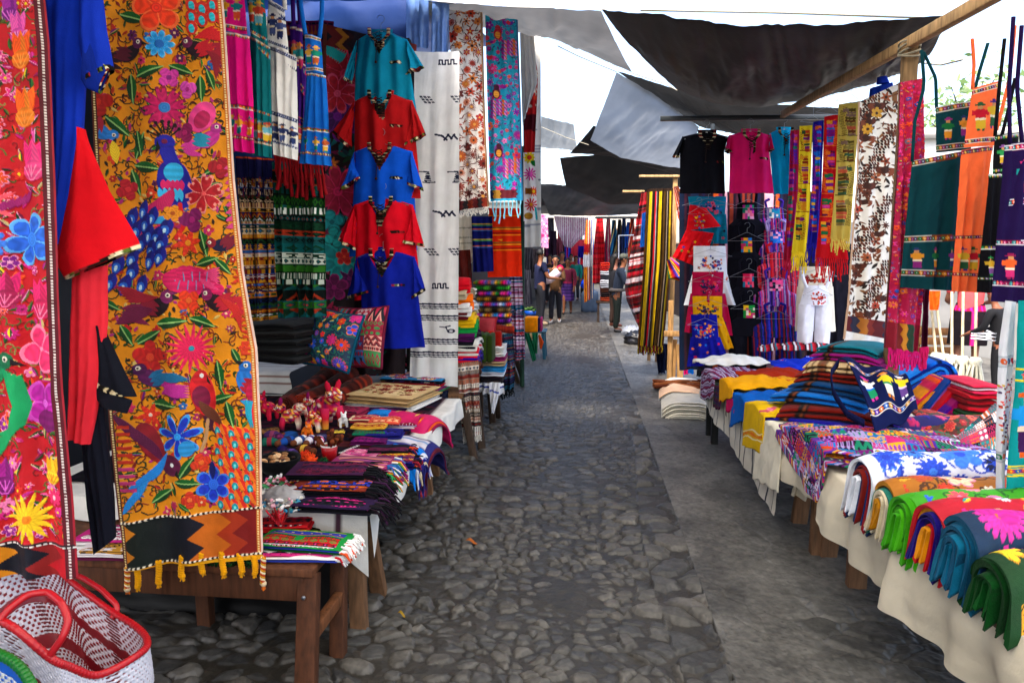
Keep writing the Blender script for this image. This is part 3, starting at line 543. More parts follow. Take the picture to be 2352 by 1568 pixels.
# ================================================================ left stall, nearest: red runner, tunics edge-on, yellow bird runner
P0 = PL(1.86, 100, 10)
L, R = [(-160, -60), (-120, 500), (-80, 1330)], [(97, -60), (113, 100), (135, 600), (150, 900), (172, 1130), (185, 1322)]
cv = UV(L, R, '#c4121f', 210, 620); r = random.Random(5)
for k in range(420):
    x, y = r.uniform(-100, 165), r.uniform(-40, 1240); cv.vine(x, y, r.uniform(10, 24), r.choice(['#3c5a23', '#59702f', '#8a8f4c', '#23401c', '#7c1018']), r.uniform(0, 6), 3)
for k in range(320): q = r.uniform(9, 18); cv.leaf(r.uniform(-100, 160), r.uniform(-50, 1245), q, q*.35, r.uniform(0, 6), r.choice(['#1f5a1c', '#2c6a28', '#5a6a2a', '#d0187a', '#e0409a', '#7a0f3a', '#e8481c']), r.choice(['#123a12', '#a80f5a', '#c8b070']), r.choice([None, '#d8d0a0', '#f0a0c8']))
for k in range(110): cv.flower(r.uniform(-100, 150), r.uniform(-50, 1240), r.uniform(9, 20), r.choice((5, 6, 8)), r.choice(['#e8308a', '#f0501c', '#c81a7a', '#f07ab0', '#d8281c', '#8a1a8a']), r.choice(['#f0d020', '#ffb0d0', '#7a0f3a']), r.random()*6, r.choice('rrp'), r.choice([None, '#ff9ac0']))
for k in range(130): cv.leaf(r.uniform(-100, 150), r.uniform(-40, 1240), r.uniform(7, 15), 4.5, r.uniform(0, 6), r.choice(['#3c6a23', '#e0309a', '#b01a80', '#f0d020', '#e0402a', '#f05a9a']), r.choice(['#2c4a1a', '#d02070']))
def tulip(x, y, s, c, c2, out):
    for a in (-.45, .45, 0): cv.leaf(x+math.sin(a)*s*.35, y-s*.1, s*.85, s*.30, -math.pi/2+a*.8, c, c2 if a == 0 else None); 
    cv.ell(x, y+s*.35, s*.5, s*.42, 0, c2); cv.line([(x-s*.45, y+s*.2), (x-s*.1, y+s*.72), (x+s*.1, y+s*.72), (x+s*.45, y+s*.2)], 2.5, out, 1.4)
    for a in (-.2, 0, .2): cv.line([(x, y+s*.6), (x+a*s, y+s*.15)], 2.5, out, 1.5)
for x, y, s, c, c2, o in ((20, 18, 38, '#a02a9a', '#7a1a80', '#e06ad0'), (40, 66, 44, '#f05ab0', '#d0409a', '#f9a0d0'), (48, 118, 52, '#ff5a10', '#f07818', '#ffa040'), (58, 250, 56, '#ff6410', '#f08018', '#ff9a40'), (78, 372, 58, '#f02a7a', '#e8407f', '#ff90b4'),
    (18, 668, 50, '#e02070', '#a8184f', '#ff78a8'), (98, 690, 56, '#f02a70', '#d01a55', '#ff8ab0'), (122, 1080, 40, '#f0b010', '#ffd028', '#f07a10'), (5, 1100, 52, '#a81a8a', '#7a1268', '#e060c8')): tulip(x, y, s, c, c2, o)
cv.flower(100, 800, 58, 4, '#f0306a', '#ff90b0', .4, 'r', '#ff80a4', .1); cv.flower(108, 925, 58, 4, '#b81a9a', '#e060d0', .8, 'r', '#d848c0', .16); cv.ell(112, 965, 32, 26, 0, '#7a0f60')
cv.flower(72, 550, 62, 6, '#2a68d8', '#3c86e8', .3, 'r', '#63b4f4', .28); cv.flower(66, 1190, 62, 14, '#f4c81a', '#f08010', 0, 'p', None, .16); cv.flower(-20, 470, 60, 12, '#ff5a6a', '#f08aa0', 0, 'p'); cv.flower(-12, 560, 34, 8, '#3a78e0', '#2050b0', 0, 'r')
cv.bird(-20, 850, 80, 1, '#128a50', '#1c70d0', '#0f9a58', '#0c6a40')
for k in range(5): cv.line([(10+k*9, 850+k*4), (40+k*6, 930), (18+k*9, 1010-k*9), (-12, 1050-k*12)], 9, '#12a05c', 1.2)
for k in range(7): cv.leaf(-5+k*12, 480-k*5, 20, 5, -1.0, '#a01a6a')
for y in range(360, 1230, 27): cv.ell(132+(y-360)*.03, y, 7, 9, 0, r.choice(['#f4d820', '#e0309a', '#f04a20', '#c81a8a', '#f4d820']), 1)
cv.flower(128, 1140, 22, 8, '#f02a6a', '#ffd0d8', 0, 'r'); cv.flower(140, 1172, 13, 6, '#e02a8a', '#f4d820', 0, 'r'); cv.flower(30, 1062, 15, 6, '#f080b0', '#f4d820', 0, 'r')
m = cv.S > .90; cv.c[m] = C('#5a0f1c'); cv.z[m] = .8; cv.c[(cv.S > .935) & (cv.S < .955) & (np.sin(cv.Y*.9) > -.3)] = C('#e8d8d0'); cv.c[cv.S > .985] = C('#a01a2a')
m = cv.Y > 1250; cv.c[m & (cv.S < .9)] = C('#c0101e'); cv.z[m] = 0
d = np.abs(((cv.Y-1250)/52) % 1-.5)*2; x = cv.X+d*46
for a, b, k in ((-200, 30, '#e08a10'), (30, 108, '#0d0f1c'), (108, 150, '#8d1a18')): cv.c[m & (x > a) & (x < b) & (cv.S < .9)] = C(k)
cv.line([(-100, 1252), (175, 1248)], 6, '#2a0c14', 1.2)
for k in range(26): cv.line([(-100+k*11, 1252), (-95+k*11, 1251.8)], 3.4, '#f0e8e0', 1.6)
runner(P0, 'table_runner', 'red floral runner with orange tulips and a blue flower at the left edge', 'runner', L, R, cv, 'embroidered runners', .012, 2, .004, seed=4)
def plain(pl, name, L, R, col, parent, fold=.012, nf=1.2, tube=.02, off=0, seed=0, nu=50, nv=80, draw=None, m=None, bulge=.0):
    cv = UV(L, R, col, nu, nv)
    if draw: draw(cv)
    return sheet(pl, L, R, cv, fold*.4, nf, .001, bulge, off, seed, tube).build(name, m or CLOTH, parent)
P1 = PL(2.02, 190, 12)
t = thing('hanging_tunic', 'royal blue tunic hanging edge-on between the red and yellow runners', 'shirt', P1(130, 560), 'tunics strung edge-on')
plain(P1, 'body', [(105, -60), (122, 200), (128, 400), (121, 548)], [(245, -60), (201, 130), (190, 300), (144, 562)], '#1438c0', t, .014, 2, .05)
plain(P1, 'sleeve', [(205, -60), (200, 100), (213, 205)], [(246, -60), (262, 80), (278, 172)], '#1434b4', t, .01, 1.5, .03, .05, 2, draw=lambda c: trim(c, (212, 200), (276, 168), 14, 4))
plain(P1, 'cuff', [(213, 196), (224, 215), (256, 229)], [(230, 88), (262, 160), (277, 172)], '#10298e', t, .004, 1, .012, .07, 3, draw=lambda c: (trim(c, (231, 90), (276, 176), 11, 8), trim(c, (276, 176), (257, 226), 9, 3)))
P2 = PL(1.98, 190, 12)
t = thing('hanging_tunic', 'red tunic hanging edge-on with its wide sleeve spread over the yellow runner', 'shirt', P2(200, 1020), 'tunics strung edge-on')
plain(P2, 'body', [(160, 625), (158, 735), (153, 1006)], [(240, 610), (243, 735), (236, 850), (203, 1022)], '#f0303e', t, .014, 2, .035, -.02)
plain(P2, 'sleeve', [(196, 299), (170, 440), (136, 600), (160, 642)], [(200, 299), (262, 440), (326, 552), (333, 569)], '#d8101c', t, .012, 1.5, .025, .03, 2, 60, 90, draw=lambda c: trim(c, (164, 642), (332, 566), 13, 6, 11))
P3 = PL(2.03, 190, 12)
t = thing('hanging_tunic', 'black tunic hanging edge-on below the red one beside the yellow runner', 'shirt', P3(240, 1268), 'tunics strung edge-on')
plain(P3, 'body', [(186, 985), (194, 1040), (206, 1160), (222, 1266)], [(242, 760), (240, 921), (260, 1130), (264, 1235)], '#141520', t, .014, 2, .04)
plain(P3, 'sleeve', [(240, 745), (236, 830), (228, 890)], [(246, 742), (285, 820), (326, 905)], '#14151e', t, .01, 1.5, .025, .04, 2, draw=lambda c: trim(c, (232, 870), (322, 915), 12, 7))
plain(P3, 'cuff', [(228, 880), (232, 900), (250, 925)], [(300, 905), (320, 912), (308, 941)], '#181922', t, .004, 1, .012, .05, 5)
# yellow runner with birds
P4 = PL(2.28, 400, 6)
L, R = [(200, -70), (215, 300), (238, 800), (262, 1050), (288, 1308)], [(508, -70), (519, 60), (540, 420), (560, 620), (592, 800), (602, 1000), (604, 1180), (606, 1282)]
cv = UV(L, R, '#e08a06', 300, 1010); r = random.Random(11)
for k in range(900): cv.vine(r.uniform(215, 600), r.uniform(-60, 1180), r.uniform(10, 26), r.choice(['#1c1a0c', '#2c3a12', '#5a1410', '#86260e', '#3a2a0c', '#1f4a1c']), r.uniform(0, 6), 3)
for k in range(260):
    x, y = r.uniform(212, 600), r.uniform(-60, 1180); q = r.uniform(9, 17); cv.leaf(x, y, q, q*.34, r.uniform(0, 6), r.choice(['#0a6a1c', '#0d5a18', '#a0124a', '#c0201a', '#0d7a24', '#d0301a', '#6a1070', '#0a5a18']), r.choice(['#0a3212', '#6a1228', '#0a4a16', '#b83a14']), r.choice([None, '#c8a050', '#7ab060']))
for k in range(120): cv.flower(r.uniform(212, 600), r.uniform(-60, 1180), r.uniform(8, 15), r.choice((4, 5, 6)), r.choice(['#b8181c', '#d83a18', '#a01a5a', '#c8205a', '#5a1450', '#1c60a8']), r.choice(['#e8a020', '#3a0f18', '#e8c090']), r.random()*6, r.choice('rrp'))
for k in range(520): x, y = r.uniform(215, 595), r.uniform(-50, 1150); cv.leaf(x, y, r.uniform(5, 11), 3.4, r.uniform(0, 6), r.choice(['#1f3a14', '#7c1c10', '#b03010', '#241608', '#d8b860', '#b02070']))
G1, G2, GV = '#0d5a1c', '#0a3a14', '#8fbf6a'
for x, y, l, a in ((305, 42, 36, .3), (345, 165, 34, -.4), (415, 160, 32, .35), (302, 205, 36, 1.5), (463, 205, 32, 1.5), (485, 185, 26, 1.2), (268, 290, 36, .7), (322, 335, 34, -1.2), (340, 385, 36, .15), (310, 420, 34, 1.2), (470, 560, 34, 1.3), (478, 600, 30, -.3), (514, 612, 26, .8),
    (340, 775, 34, -.5), (395, 740, 36, -.1), (465, 740, 34, .3), (290, 770, 28, 1.1), (505, 860, 34, 1.4), (508, 915, 30, -.3), (375, 930, 34, .05), (433, 1070, 32, -1.0), (432, 1108, 30, .1), (370, 1140, 32, -.6), (530, 950, 32, 1.3), (545, 820, 24, 1.1), (492, 390, 26, -.5), (320, 330, 30, 1.4), (255, 700, 26, .5)): cv.leaf(x, y, l, l*.36, a, G1, G2, GV)
cv.flower(362, 20, 58, 5, '#f03a10', '#e02a10', .5, 'r', '#f86a30', .2); cv.flower(368, 102, 32, 9, '#2090d8', '#1560b0', 0, 'r', '#50c0f0', .3)
cv.bird(300, 118, 50, 1, '#1c0c14', '#5a0f24', '#2a0c1a', '#5a1448', -.15); cv.bird(452, 110, 52, -1, '#260c18', '#c01424', '#a01028', '#6a1644', .1)
for k in range(6): cv.leaf(470+k*7, 75+k*3, 30, 6, 2.6+k*.12, '#d01a20'); cv.leaf(496, 130+k*6, 26, 5, .5+k*.2, '#8a1024')
for k in range(9): cv.ell(440+(k % 4)*24, 12+(k//4)*26+(k % 2)*8, 8, 13, -.3, '#18b0c0', 1.2); cv.ell(440+(k % 4)*24, 12+(k//4)*26+(k % 2)*8, 14, 17, -.3, '#c8281c', .8); cv.ell(440+(k % 4)*24, 14+(k//4)*26+(k % 2)*8, 7, 11, -.3, '#20b4c4', 1.2)
cv.flower(380, 248, 50, 8, '#c8145c', '#2c74b8', .2, 'h', '#8a1048', .24); cv.flower(388, 178, 24, 4, '#d838a0', '#8a1a78', .7, 'r'); cv.flower(432, 206, 22, 3, '#e04ab0', '#b0287a', .3, 'r')
cv.ell(465, 270, 28, 38, .6, '#e8408a'); cv.ell(466, 276, 17, 22, .6, '#b01a50', 1.3); cv.bird(482, 315, 50, 1, '#c02a8a', '#1c8aa8', '#d83a98', '#a82480', -.3); cv.flower(424, 305, 24, 3, '#8a1450', '#b01a60', 1, 'r')
cv.bird(235, 300, 48, 1, '#1c70c0', '#a01a30', '#2a78c8', '#2478c8', 1.0); cv.leaf(262, 350, 28, 10, 1.4, '#e8c020'); cv.flower(225, 235, 34, 4, '#b01810', '#d03018', .2, 'r')
# the big peacock
cv.ell(404, 424, 36, 58, -.25, '#16148a', 1.3); cv.line([(383, 330), (387, 352), (398, 378), (408, 400)], 30, '#1a1a98', 1.3); cv.ell(381, 328, 21, 18, 0, '#1a1898', 1.4); cv.ell(381, 326, 6, 6, 0, '#6a1040', 1.8); cv.poly([(366, 322), (362, 356), (374, 342)], '#15120c', 1.5)
for k in range(7): a = -2.75+k*.36; cv.line([(382+14*math.cos(a), 320+14*math.sin(a)), (380+36*math.cos(a), 318+36*math.sin(a))], 4, '#14120c', 1.4); cv.ell(380+38*math.cos(a), 318+38*math.sin(a), 4, 4, 0, '#14120c', 1.5)
cv.ell(400, 396, 20, 22, 0, '#28a8d8', 1.6)
for k in range(5): cv.leaf(380+k*9, 426, 13, 6, 1.5, '#d01860', None, None, 1.7); cv.leaf(374+k*10, 448, 16, 6, 1.4, '#30b0e0', None, None, 1.7)
for k in range(6): cv.leaf(352+k*8, 478-k*4, 28, 8, 2.5-k*.15, '#c01a58', None, None, 1.2)
for k in range(3): cv.leaf(370+k*8, 505, 26, 6, -.4, '#2c9ad8', None, None, 1.6)
cv.line([(412, 470), (420, 520), (405, 545)], 10, '#c8141c', 1.2)
for k, (x, y) in enumerate(((330, 485), (355, 500), (335, 515), (385, 525), (300, 500), (345, 540), (365, 545), (310, 530), (285, 520), (375, 560), (322, 560), (350, 575), (285, 560), (345, 600), (300, 595), (258, 540), (270, 610), (372, 590), (300, 625), (255, 650), (285, 655), (322, 655))):
    cv.leaf(x, y, 27, 13, 1.9, '#141a8c', '#101470', None, 1.2); cv.ell(x-3, y+5, 9, 12, .3, '#1c60c8', 1.5); cv.ell(x-3, y+6, 3.4, 7, .2, '#b8e0f0', 1.8)
cv.flower(470, 446, 46, 6, '#b01420', '#e05050', .3, 'h', '#e88a80', .12); cv.flower(430, 558, 34, 6, '#e0381c', '#e89018', .2, 'p', None, .2); cv.flower(440, 505, 30, 3, '#7a1458', '#a01a6a', .9, 'r'); cv.flower(398, 490, 20, 5, '#e08a18', '#b05010', 0, 'r'); cv.flower(290, 435, 26, 4, '#b01424', '#d02a30', .4, 'r'); cv.flower(505, 385, 26, 3, '#a01220', '#c82030', .9, 'r')
cv.bird(510, 560, 44, -1, '#101038', '#7a1028', '#14123c', '#8a1428', .5)
for k in range(9): cv.leaf(538+k*.5, 380+k*17, 24, 7, -.35, '#d84080')
cv.ell(440, 645, 62, 32, .05, '#d8185c', 1.2)
for k in range(9): cv.ell(392+k*14, 645-22*math.sin(k*.5+.3), 14, 14, 0, '#d8185c', 1.2); cv.line([(405+k*9, 645), (400+k*10, 645+(20 if k % 2 else -20))], 2, '#2890c0', 1.7); cv.leaf(485, 640+(k-4)*4, 26, 5, .1*(k-4), '#e8407a', None, None, 1.3)
cv.bird(365, 700, 60, 1, '#1c0c14', '#8a142c', '#7a1440', '#7a1a58', -.1); cv.bird(500, 690, 56, -1, '#240c18', '#b81428', '#c01a28', '#8a1a54', .05)
for k in range(6): cv.leaf(305+k*5, 672+k*3, 42, 7, .35-k*.1, '#a0182c', None, None, 1.3); cv.leaf(300+k*4, 735-k*5, 36, 6, -.25+k*.05, '#6a123c', None, None, 1.2); cv.leaf(535+k*3, 705+k*5, 34, 6, .7+k*.14, '#c0201c', None, None, 1.2)
cv.flower(433, 690, 26, 4, '#e83a14', '#f06a20', .7, 'r'); cv.flower(440, 800, 60, 18, '#e01850', '#1c90a8', .1, 'p', None, .10); cv.flower(340, 822, 40, 5, '#c01c18', '#d84020', .3, 'r'); cv.flower(560, 640, 26, 6, '#d83a1c', '#e8a020', .3, 'p')
for k in range(9): cv.rect(556+(k % 2)*3, 705+k*13, 588, 711+k*13, '#d03818', 1.2)
cv.bird(340, 865, 56, -1, '#5a1450', '#1c6a98', '#b81a80', '#4a1048', 0)
for k in range(5): cv.leaf(380+k*6, 862+k*2, 34, 7, -.2+k*.05, '#1a6a96', None, None, 1.5); cv.leaf(408, 886+k*5, 32, 5, .05*k, '#c02a90', None, None, 1.4)
# red long-tailed bird, lower right
cv.ell(466, 905, 28, 52, -.25, '#d01a20', 1.3); cv.ell(459, 868, 17, 18, 0, '#c81820', 1.4); cv.ell(461, 863, 5, 5, 0, '#f0f0e8', 1.8); cv.poly([(472, 860), (474, 878), (484, 884)], '#16120c', 1.5); cv.ell(462, 912, 20, 26, -.3, '#7a1038', 1.5)
for k in range(4): cv.leaf(472+k*9, 945+k*5, 30, 8, 1.0, '#6a3420', None, None, 1.6); cv.leaf(480+k*8, 975+k*5, 26, 7, 1.0, '#4a1830', None, None, 1.5)
cv.line([(476, 965), (470, 1010), (462, 1035)], 8, '#c09060', 1.2)
for k in range(46):
    x = 500+(k % 6)*17+(k//6 % 2)*8; y = 985+(k//6)*24+(k % 6)*3
    if x < 600: cv.leaf(x, y, 19, 9, 1.1, '#e0281c', '#f0781c', None, 1.1); (k % 2 == 0) and (cv.ell(x, y+4, 7, 10, -.2, '#0f8a94', 1.6), cv.ell(x, y+5, 3, 5, 0, '#6adcd8', 1.8))
cv.bird(568, 870, 56, -1, '#2070c0', '#b01428', '#2a90c8', '#1c68b8', -.9); cv.ell(580, 900, 14, 20, 0, '#c01440', 1.5)
for k in range(4): cv.leaf(572+k*7, 950, 34, 6, 1.4+.08*k, '#d82030' if k > 1 else '#20a0b8', None, None, 1.4)
cv.flower(413, 1000, 54, 7, '#1430b0', '#2a90d8', .25, 'd', '#3a9ae0', .14); cv.ell(432, 1028, 18, 18, 0, '#2890d0', 1.4); cv.flower(340, 955, 30, 6, '#d83018', '#e8c8b0', .2, 'p', None, .14)
cv.ell(345, 1020, 24, 54, -.5, '#8a1420', 1.3); cv.ell(394, 1068, 27, 25, 0, '#5a1038', 1.5); cv.ell(398, 1066, 5, 5, 0, '#f0f0e8', 1.8); cv.poly([(412, 1076), (420, 1100), (405, 1088)], '#16120c', 1.6)
for k in range(7): cv.leaf(300+k*9, 985+k*9, 52-k*3, 10, .75+k*.03, '#5a103c', None, None, 1.4)
for k in range(6): cv.leaf(330+k*7, 1102-k*6, 40, 8, -.6-k*.09, '#1c80d0', None, None, 1.5)
for k in range(3): cv.leaf(305+k*8, 1150-k*10, 34, 8, -1.0, '#2088d4', None, None, 1.4)
for k in range(10): cv.rect(272, 975+k*16, 300+k*2, 983+k*16, '#b82a14' if k < 6 else '#b83068', 1.1)
cv.flower(490, 1112, 42, 6, '#1a38c0', '#2c6ae0', .5, 'r', '#3c80e0', .3); cv.leaf(487, 1080, 22, 8, 1.5, '#101a60'); cv.flower(462, 1062, 22, 4, '#d83818', '#e86a20', .4, 'r'); cv.flower(440, 1145, 20, 4, '#c83018', '#e06a28', .1, 'r'); cv.flower(400, 1160, 10, 6, '#b02050')
# borders: braid at both edges, woven zigzag foot
for m, k in ((cv.S < .035, '#5a2410'), (cv.S > .955, '#c8641c'), (cv.S > .985, '#e8c8b8')): cv.c[m] = C(k); cv.z[m] = .8
for s0 in (.018, .968): cv.c[(np.abs(cv.S-s0) < .006) & (np.sin(cv.Y*1.1) > -.2)] = C('#f0d890')
y0 = 1200-(cv.X-280)*.115; yy = (cv.Y-y0)/105; m = (yy > 0) & (yy < 1.0) & (cv.S > .035) & (cv.S < .955); d = np.abs((yy*2) % 1-.5)*2; x = cv.X+d*36
cv.z[yy > 0] = 0
for a, b, k in ((0, 316, '#d07a10'), (316, 470, '#0e1216'), (470, 532, '#c8640f'), (532, 570, '#a83010'), (570, 700, '#7c1410')): cv.c[m & (x >= a) & (x < b)] = C(k)
m2 = m & (x > 316) & (x < 470); cv.c[m2] = (C('#0f1a10')*(1-(cv.X[m2]-300)/150)[:, None].clip(0, 1)+C('#0c0c1c')*((cv.X[m2]-300)/150)[:, None].clip(0, 1))
m = yy >= 1.0; cv.c[m & (cv.S > .035)] = C('#eaa30c')
for f in (0, 1.0):
    for k in range(62): u = 282+k*5.3; v = 1200-(u-280)*.115+105*f; cv.line([(u, v), (u+4.5, v-.5)], 5, '#1c1210' if k % 2 else '#f0e4c8', 1.5)
gold = '#e29a0a'
def kidsY(o):
    r = random.Random(3)
    for k, (u, v, l) in enumerate(((313, 1300, 66), (362, 1288, 70), (416, 1276, 66), (463, 1268, 63), (511, 1268, 68), (552, 1272, 60), (583, 1275, 58), (291, 1300, 72), (604, 1276, 88))):
        mb = MB(); p = P4(u, v)+P4.n*(.006*(k > 6)); L_ = l/1568*2.3; t = np.linspace(0, 1, 40); a = t*27
        for ph, c in ((0, gold), (math.pi, gold)) if k < 7 else ((0, '#b8401c'), (2.1, '#e8d8b0'), (4.2, '#c88a18')): mb.tube(p+np.c_[.006*np.cos(a+ph)+.004*np.sin(t*3+k), .006*np.sin(a+ph), -L_*t*.82], .0062 if k < 7 else .0046, c, 6)
        for j in range(7): mb.tube(p+np.array([[0, 0, -L_*.8], [r.uniform(-.009, .009), r.uniform(-.009, .009), -L_]]), [.005, .002], gold if k < 7 else '#d86a18', 4)
        mb.ball(p+np.array([0, 0, -L_*.82]), .0115, gold if k < 7 else '#d8c09a', 8, 6); mb.build('tassel' if k < 7 else 'braided_cord', WOOL, o)
runner(P4, 'table_runner', 'golden runner embroidered with peacocks and birds hanging in front of the wooden table', 'runner', L, R, cv, 'embroidered runners', .014, 2, .0035, seed=9, kids=(kidsY,))
# ================================================================ left stall: aprons on a line, woven panels, tunic stack, cotton length, floral runners
GA = 'aprons strung above the left stall'; RB = ['#7a1a20', '#e8dcc0', '#e8a020', '#1a7a80', '#c02a60']
apron(PL(3.25, 540), 'bright pink apron with striped bands next to the golden runner', '#e0127e', ((500, -30), (562, -30), (572, 82), (508, 72)), ((508, 74), (573, 84), (587, 353), (530, 348)), [[(556, -60), (560, -28)]], ['#8a1030', '#f0e0d0', '#e8a020', '#1a7a80', '#e05030'], 3, GA)
apron(PL(3.35, 600), 'dark teal apron between the pink and the white one', '#0c6a70', ((566, -30), (606, -30), (618, 108), (578, 84)), ((574, 82), (621, 108), (624, 363), (582, 357)), [[(600, -60), (604, -28)]], ['#103a50', '#e0d4b8', '#d8b030', '#c04030', '#6ab0c0'], 5, GA)
apron(PL(3.42, 650), 'white apron with navy woven figures and bands', '#e9e8e4', ((620, 0), (656, 22), (667, 125), (612, 104)), ((613, 102), (681, 132), (681, 368), (626, 355)), [[(618, -40), (621, 2)], [(652, -40), (655, 24)], [(611, 40), (604, 100), (618, 200), (624, 300)]], ['#d8dade', '#2c3a6a', '#2c3a6a', '#4a5a90', '#27315c'], 7, GA)
apron(PL(3.60, 690), 'purple apron mostly hidden between the white and the blue one', '#3a1470', ((668, 60), (697, 60), (702, 222), (674, 180)), ((674, 130), (703, 150), (700, 354), (683, 350)), [[(671, -40), (675, 62)], [(684, -40), (690, 62)]], ['#5a1a50', '#e0d4c8', '#e08030', '#2a8a8a', '#c03060'], 9, GA)
apron(PL(3.50, 720), 'bright blue apron with gold bands hanging lowest of the strung aprons', '#1266c4', ((702, 80), (738, 88), (744, 172), (704, 170)), ((703, 168), (748, 174), (764, 382), (686, 376)), [[(688, -40), (692, 20), (703, 84)], [(740, -40), (740, 30), (734, 90)]], ['#7a3a1a', '#d8e0e8', '#e8b040', '#1a8a70', '#c05a30'], 11, GA)
MB().tube(np.array([gy(505, -40, 3.2), gy(600, -46, 3.3), gy(765, -40, 3.5), gy(900, -60, 3.9)]), .006, '#8d8674').build('hanging_rope', CLOTH, None, 'rope running above the strung aprons', 'rope')
GW = 'woven lengths draped behind the aprons'
PW = PL(4.15, 590)
L, R = [(538, 358), (548, 480), (562, 740)], [(629, 364), (632, 500), (638, 732)]
cv = UV(L, R, '#12123c', 90, 220); y = 410; r = random.Random(2); PB = ['#0c0e16', '#12245c', '#2c6ab8', '#d8801c', '#e8c8a0', '#1c4a24', '#7a1a20', '#e0a020', '#e8e8e8']
cv2 = Cv(1, 4.2, '#0c0e16', 90); cv2.randbands(4, PB, .07, .18, 9); cv.c[30:] = cv2.c[np.linspace(0, cv2.ny-1, 190).astype(int)][:, np.linspace(0, cv2.nx-1, 90).astype(int)]*.75
cv.c[1:3] = C('#c04018'); cv.c[cv.S % .34 < .02] *= .25
for k in range(40): x = 545+k*2.1; cv.line([(x, 408), (x+r.uniform(-2, 2), 452)], 1.5, r.choice(['#101030', '#0c0c18', '#6a1a20', '#14143c']), 1)
runner(PW, 'woven_length', 'navy topped length with blue and orange woven rows under the pink apron', 'woven cloth', L, R, cv, GW, .03, 2.5, .003, CLOTH, seed=5)
L, R = [(624, 372), (628, 480), (635, 730)], [(746, 384), (744, 500), (741, 728)]
cv = UV(L, R, '#0a1a12', 120, 220); cv2 = Cv(1, 3.0, '#0a1a12', 120); cv2.randbands(9, ['#08120e', '#0c2a1a', '#0e4a4a', '#0c3a24', '#2a6a1c', '#c8d0c0', '#0c5a5c', '#a03018', '#08140c'], .09, .2, 8)
cv.c[:] = cv2.c[np.linspace(0, cv2.ny-1, 220).astype(int)][:, np.linspace(0, cv2.nx-1, 120).astype(int)]*.8; cv.c[np.abs(cv.Y-485) < 7] = np.where((np.sin(cv.X[np.abs(cv.Y-485) < 7]*.9) > .1)[:, None], C('#e0e4dc'), C('#0c3a24'))
runner(PL(4.12, 690), 'woven_length', 'dark green and teal woven length with a red fringe below the blue apron', 'woven cloth', L, R, cv, GW, .035, 3, .003, CLOTH, seed=6, kids=(lambda o: fringe('fringe', PL(4.05, 690), (628, 350), (742, 368), 17, .20, '#8a1018', o, .009),))
# flowered backcloth and its zigzag top
PF = PL(5.34, 800)
L, R = [(744, 56), (742, 300), (738, 860)], [(958, 104), (950, 300), (930, 860)]
cv = UV(L, R, '#1a0a10', 170, 420); r = random.Random(4)
for k in range(260): cv.leaf(r.uniform(740, 880), r.uniform(100, 850), r.uniform(10, 22), 5, r.uniform(0, 6), r.choice(['#0c5a4a', '#0e7a78', '#7a0f3c', '#0c3a1c', '#b0184a', '#12303a']))
for x, y, s, c, c2, n in ((792, 170, 66, '#b0121c', '#e0304a', 9), (776, 268, 58, '#4a0f5a', '#7a1a8a', 7), (775, 215, 48, '#c81a28', '#f05070', 8), (775, 440, 62, '#a80f38', '#d8205a', 9), (780, 600, 74, '#0f8a8a', '#17b0a8', 6), (762, 510, 30, '#17a0a0', '#0c6a70', 4), (800, 640, 26, '#4a0f4a', '#7a1a6a', 6), (768, 660, 32, '#6a0f4a', '#9a1a6a', 5), (790, 590, 20, '#c81a1a', '#e0401c', 5), (770, 545, 26, '#18a8a0', '#0e7470', 4), (764, 375, 16, '#e07a1c', '#c05018', 6), (850, 740, 34, '#b01218', '#e0301c', 6)):
    cv.flower(x, y, s, n, c, c2, .3, 'p' if n in (6,) else 'r', c2, .18)
for k in range(8): cv.leaf(752+k*5, 112+k*3, 16, 4, -.9, '#18b0a0')
m = cv.Y < 104+.22*(cv.X-744); cv.c[m] = C('#1c0c10'); d = np.abs((cv.Y/34) % 1-.5)*2*18; x = (cv.X+d-744) % 92
for a, b, k in ((20, 44, '#7a1a10'), (44, 58, '#c87a18'), (58, 70, '#3a0f0c')): cv.c[m & (x > a) & (x < b)] = C(k)*.8
cv.c[cv.S < .04] = C('#6a2a18')
runner(PF, 'backcloth', 'dark backcloth with huge red and turquoise flowers behind the tunics', 'backcloth', L, R, cv, None, .03, 2, .004, seed=3)
p = PL(5.40, 850); L, R = [(655, 48), (655, 380)], [(765, 48), (765, 380)]
cv = UV(L, R, '#3a0f14', 60, 130); cv2 = Cv(1, 3, '#3a0f14', 60); cv2.randbands(14, ['#4a0f18', '#8a1a20', '#1a1a3a', '#c05a30', '#2a4a6a', '#8a1a50'], .08, .25, 6); cv.c[:] = cv2.c[np.linspace(0, cv2.ny-1, 130).astype(int)][:, np.linspace(0, cv2.nx-1, 60).astype(int)]*.8
runner(p, 'woven_length', 'red banded woven length seen dimly behind the blue apron straps', 'woven cloth', L, R, cv, GW, .02, 2, .002, CLOTH, seed=8)
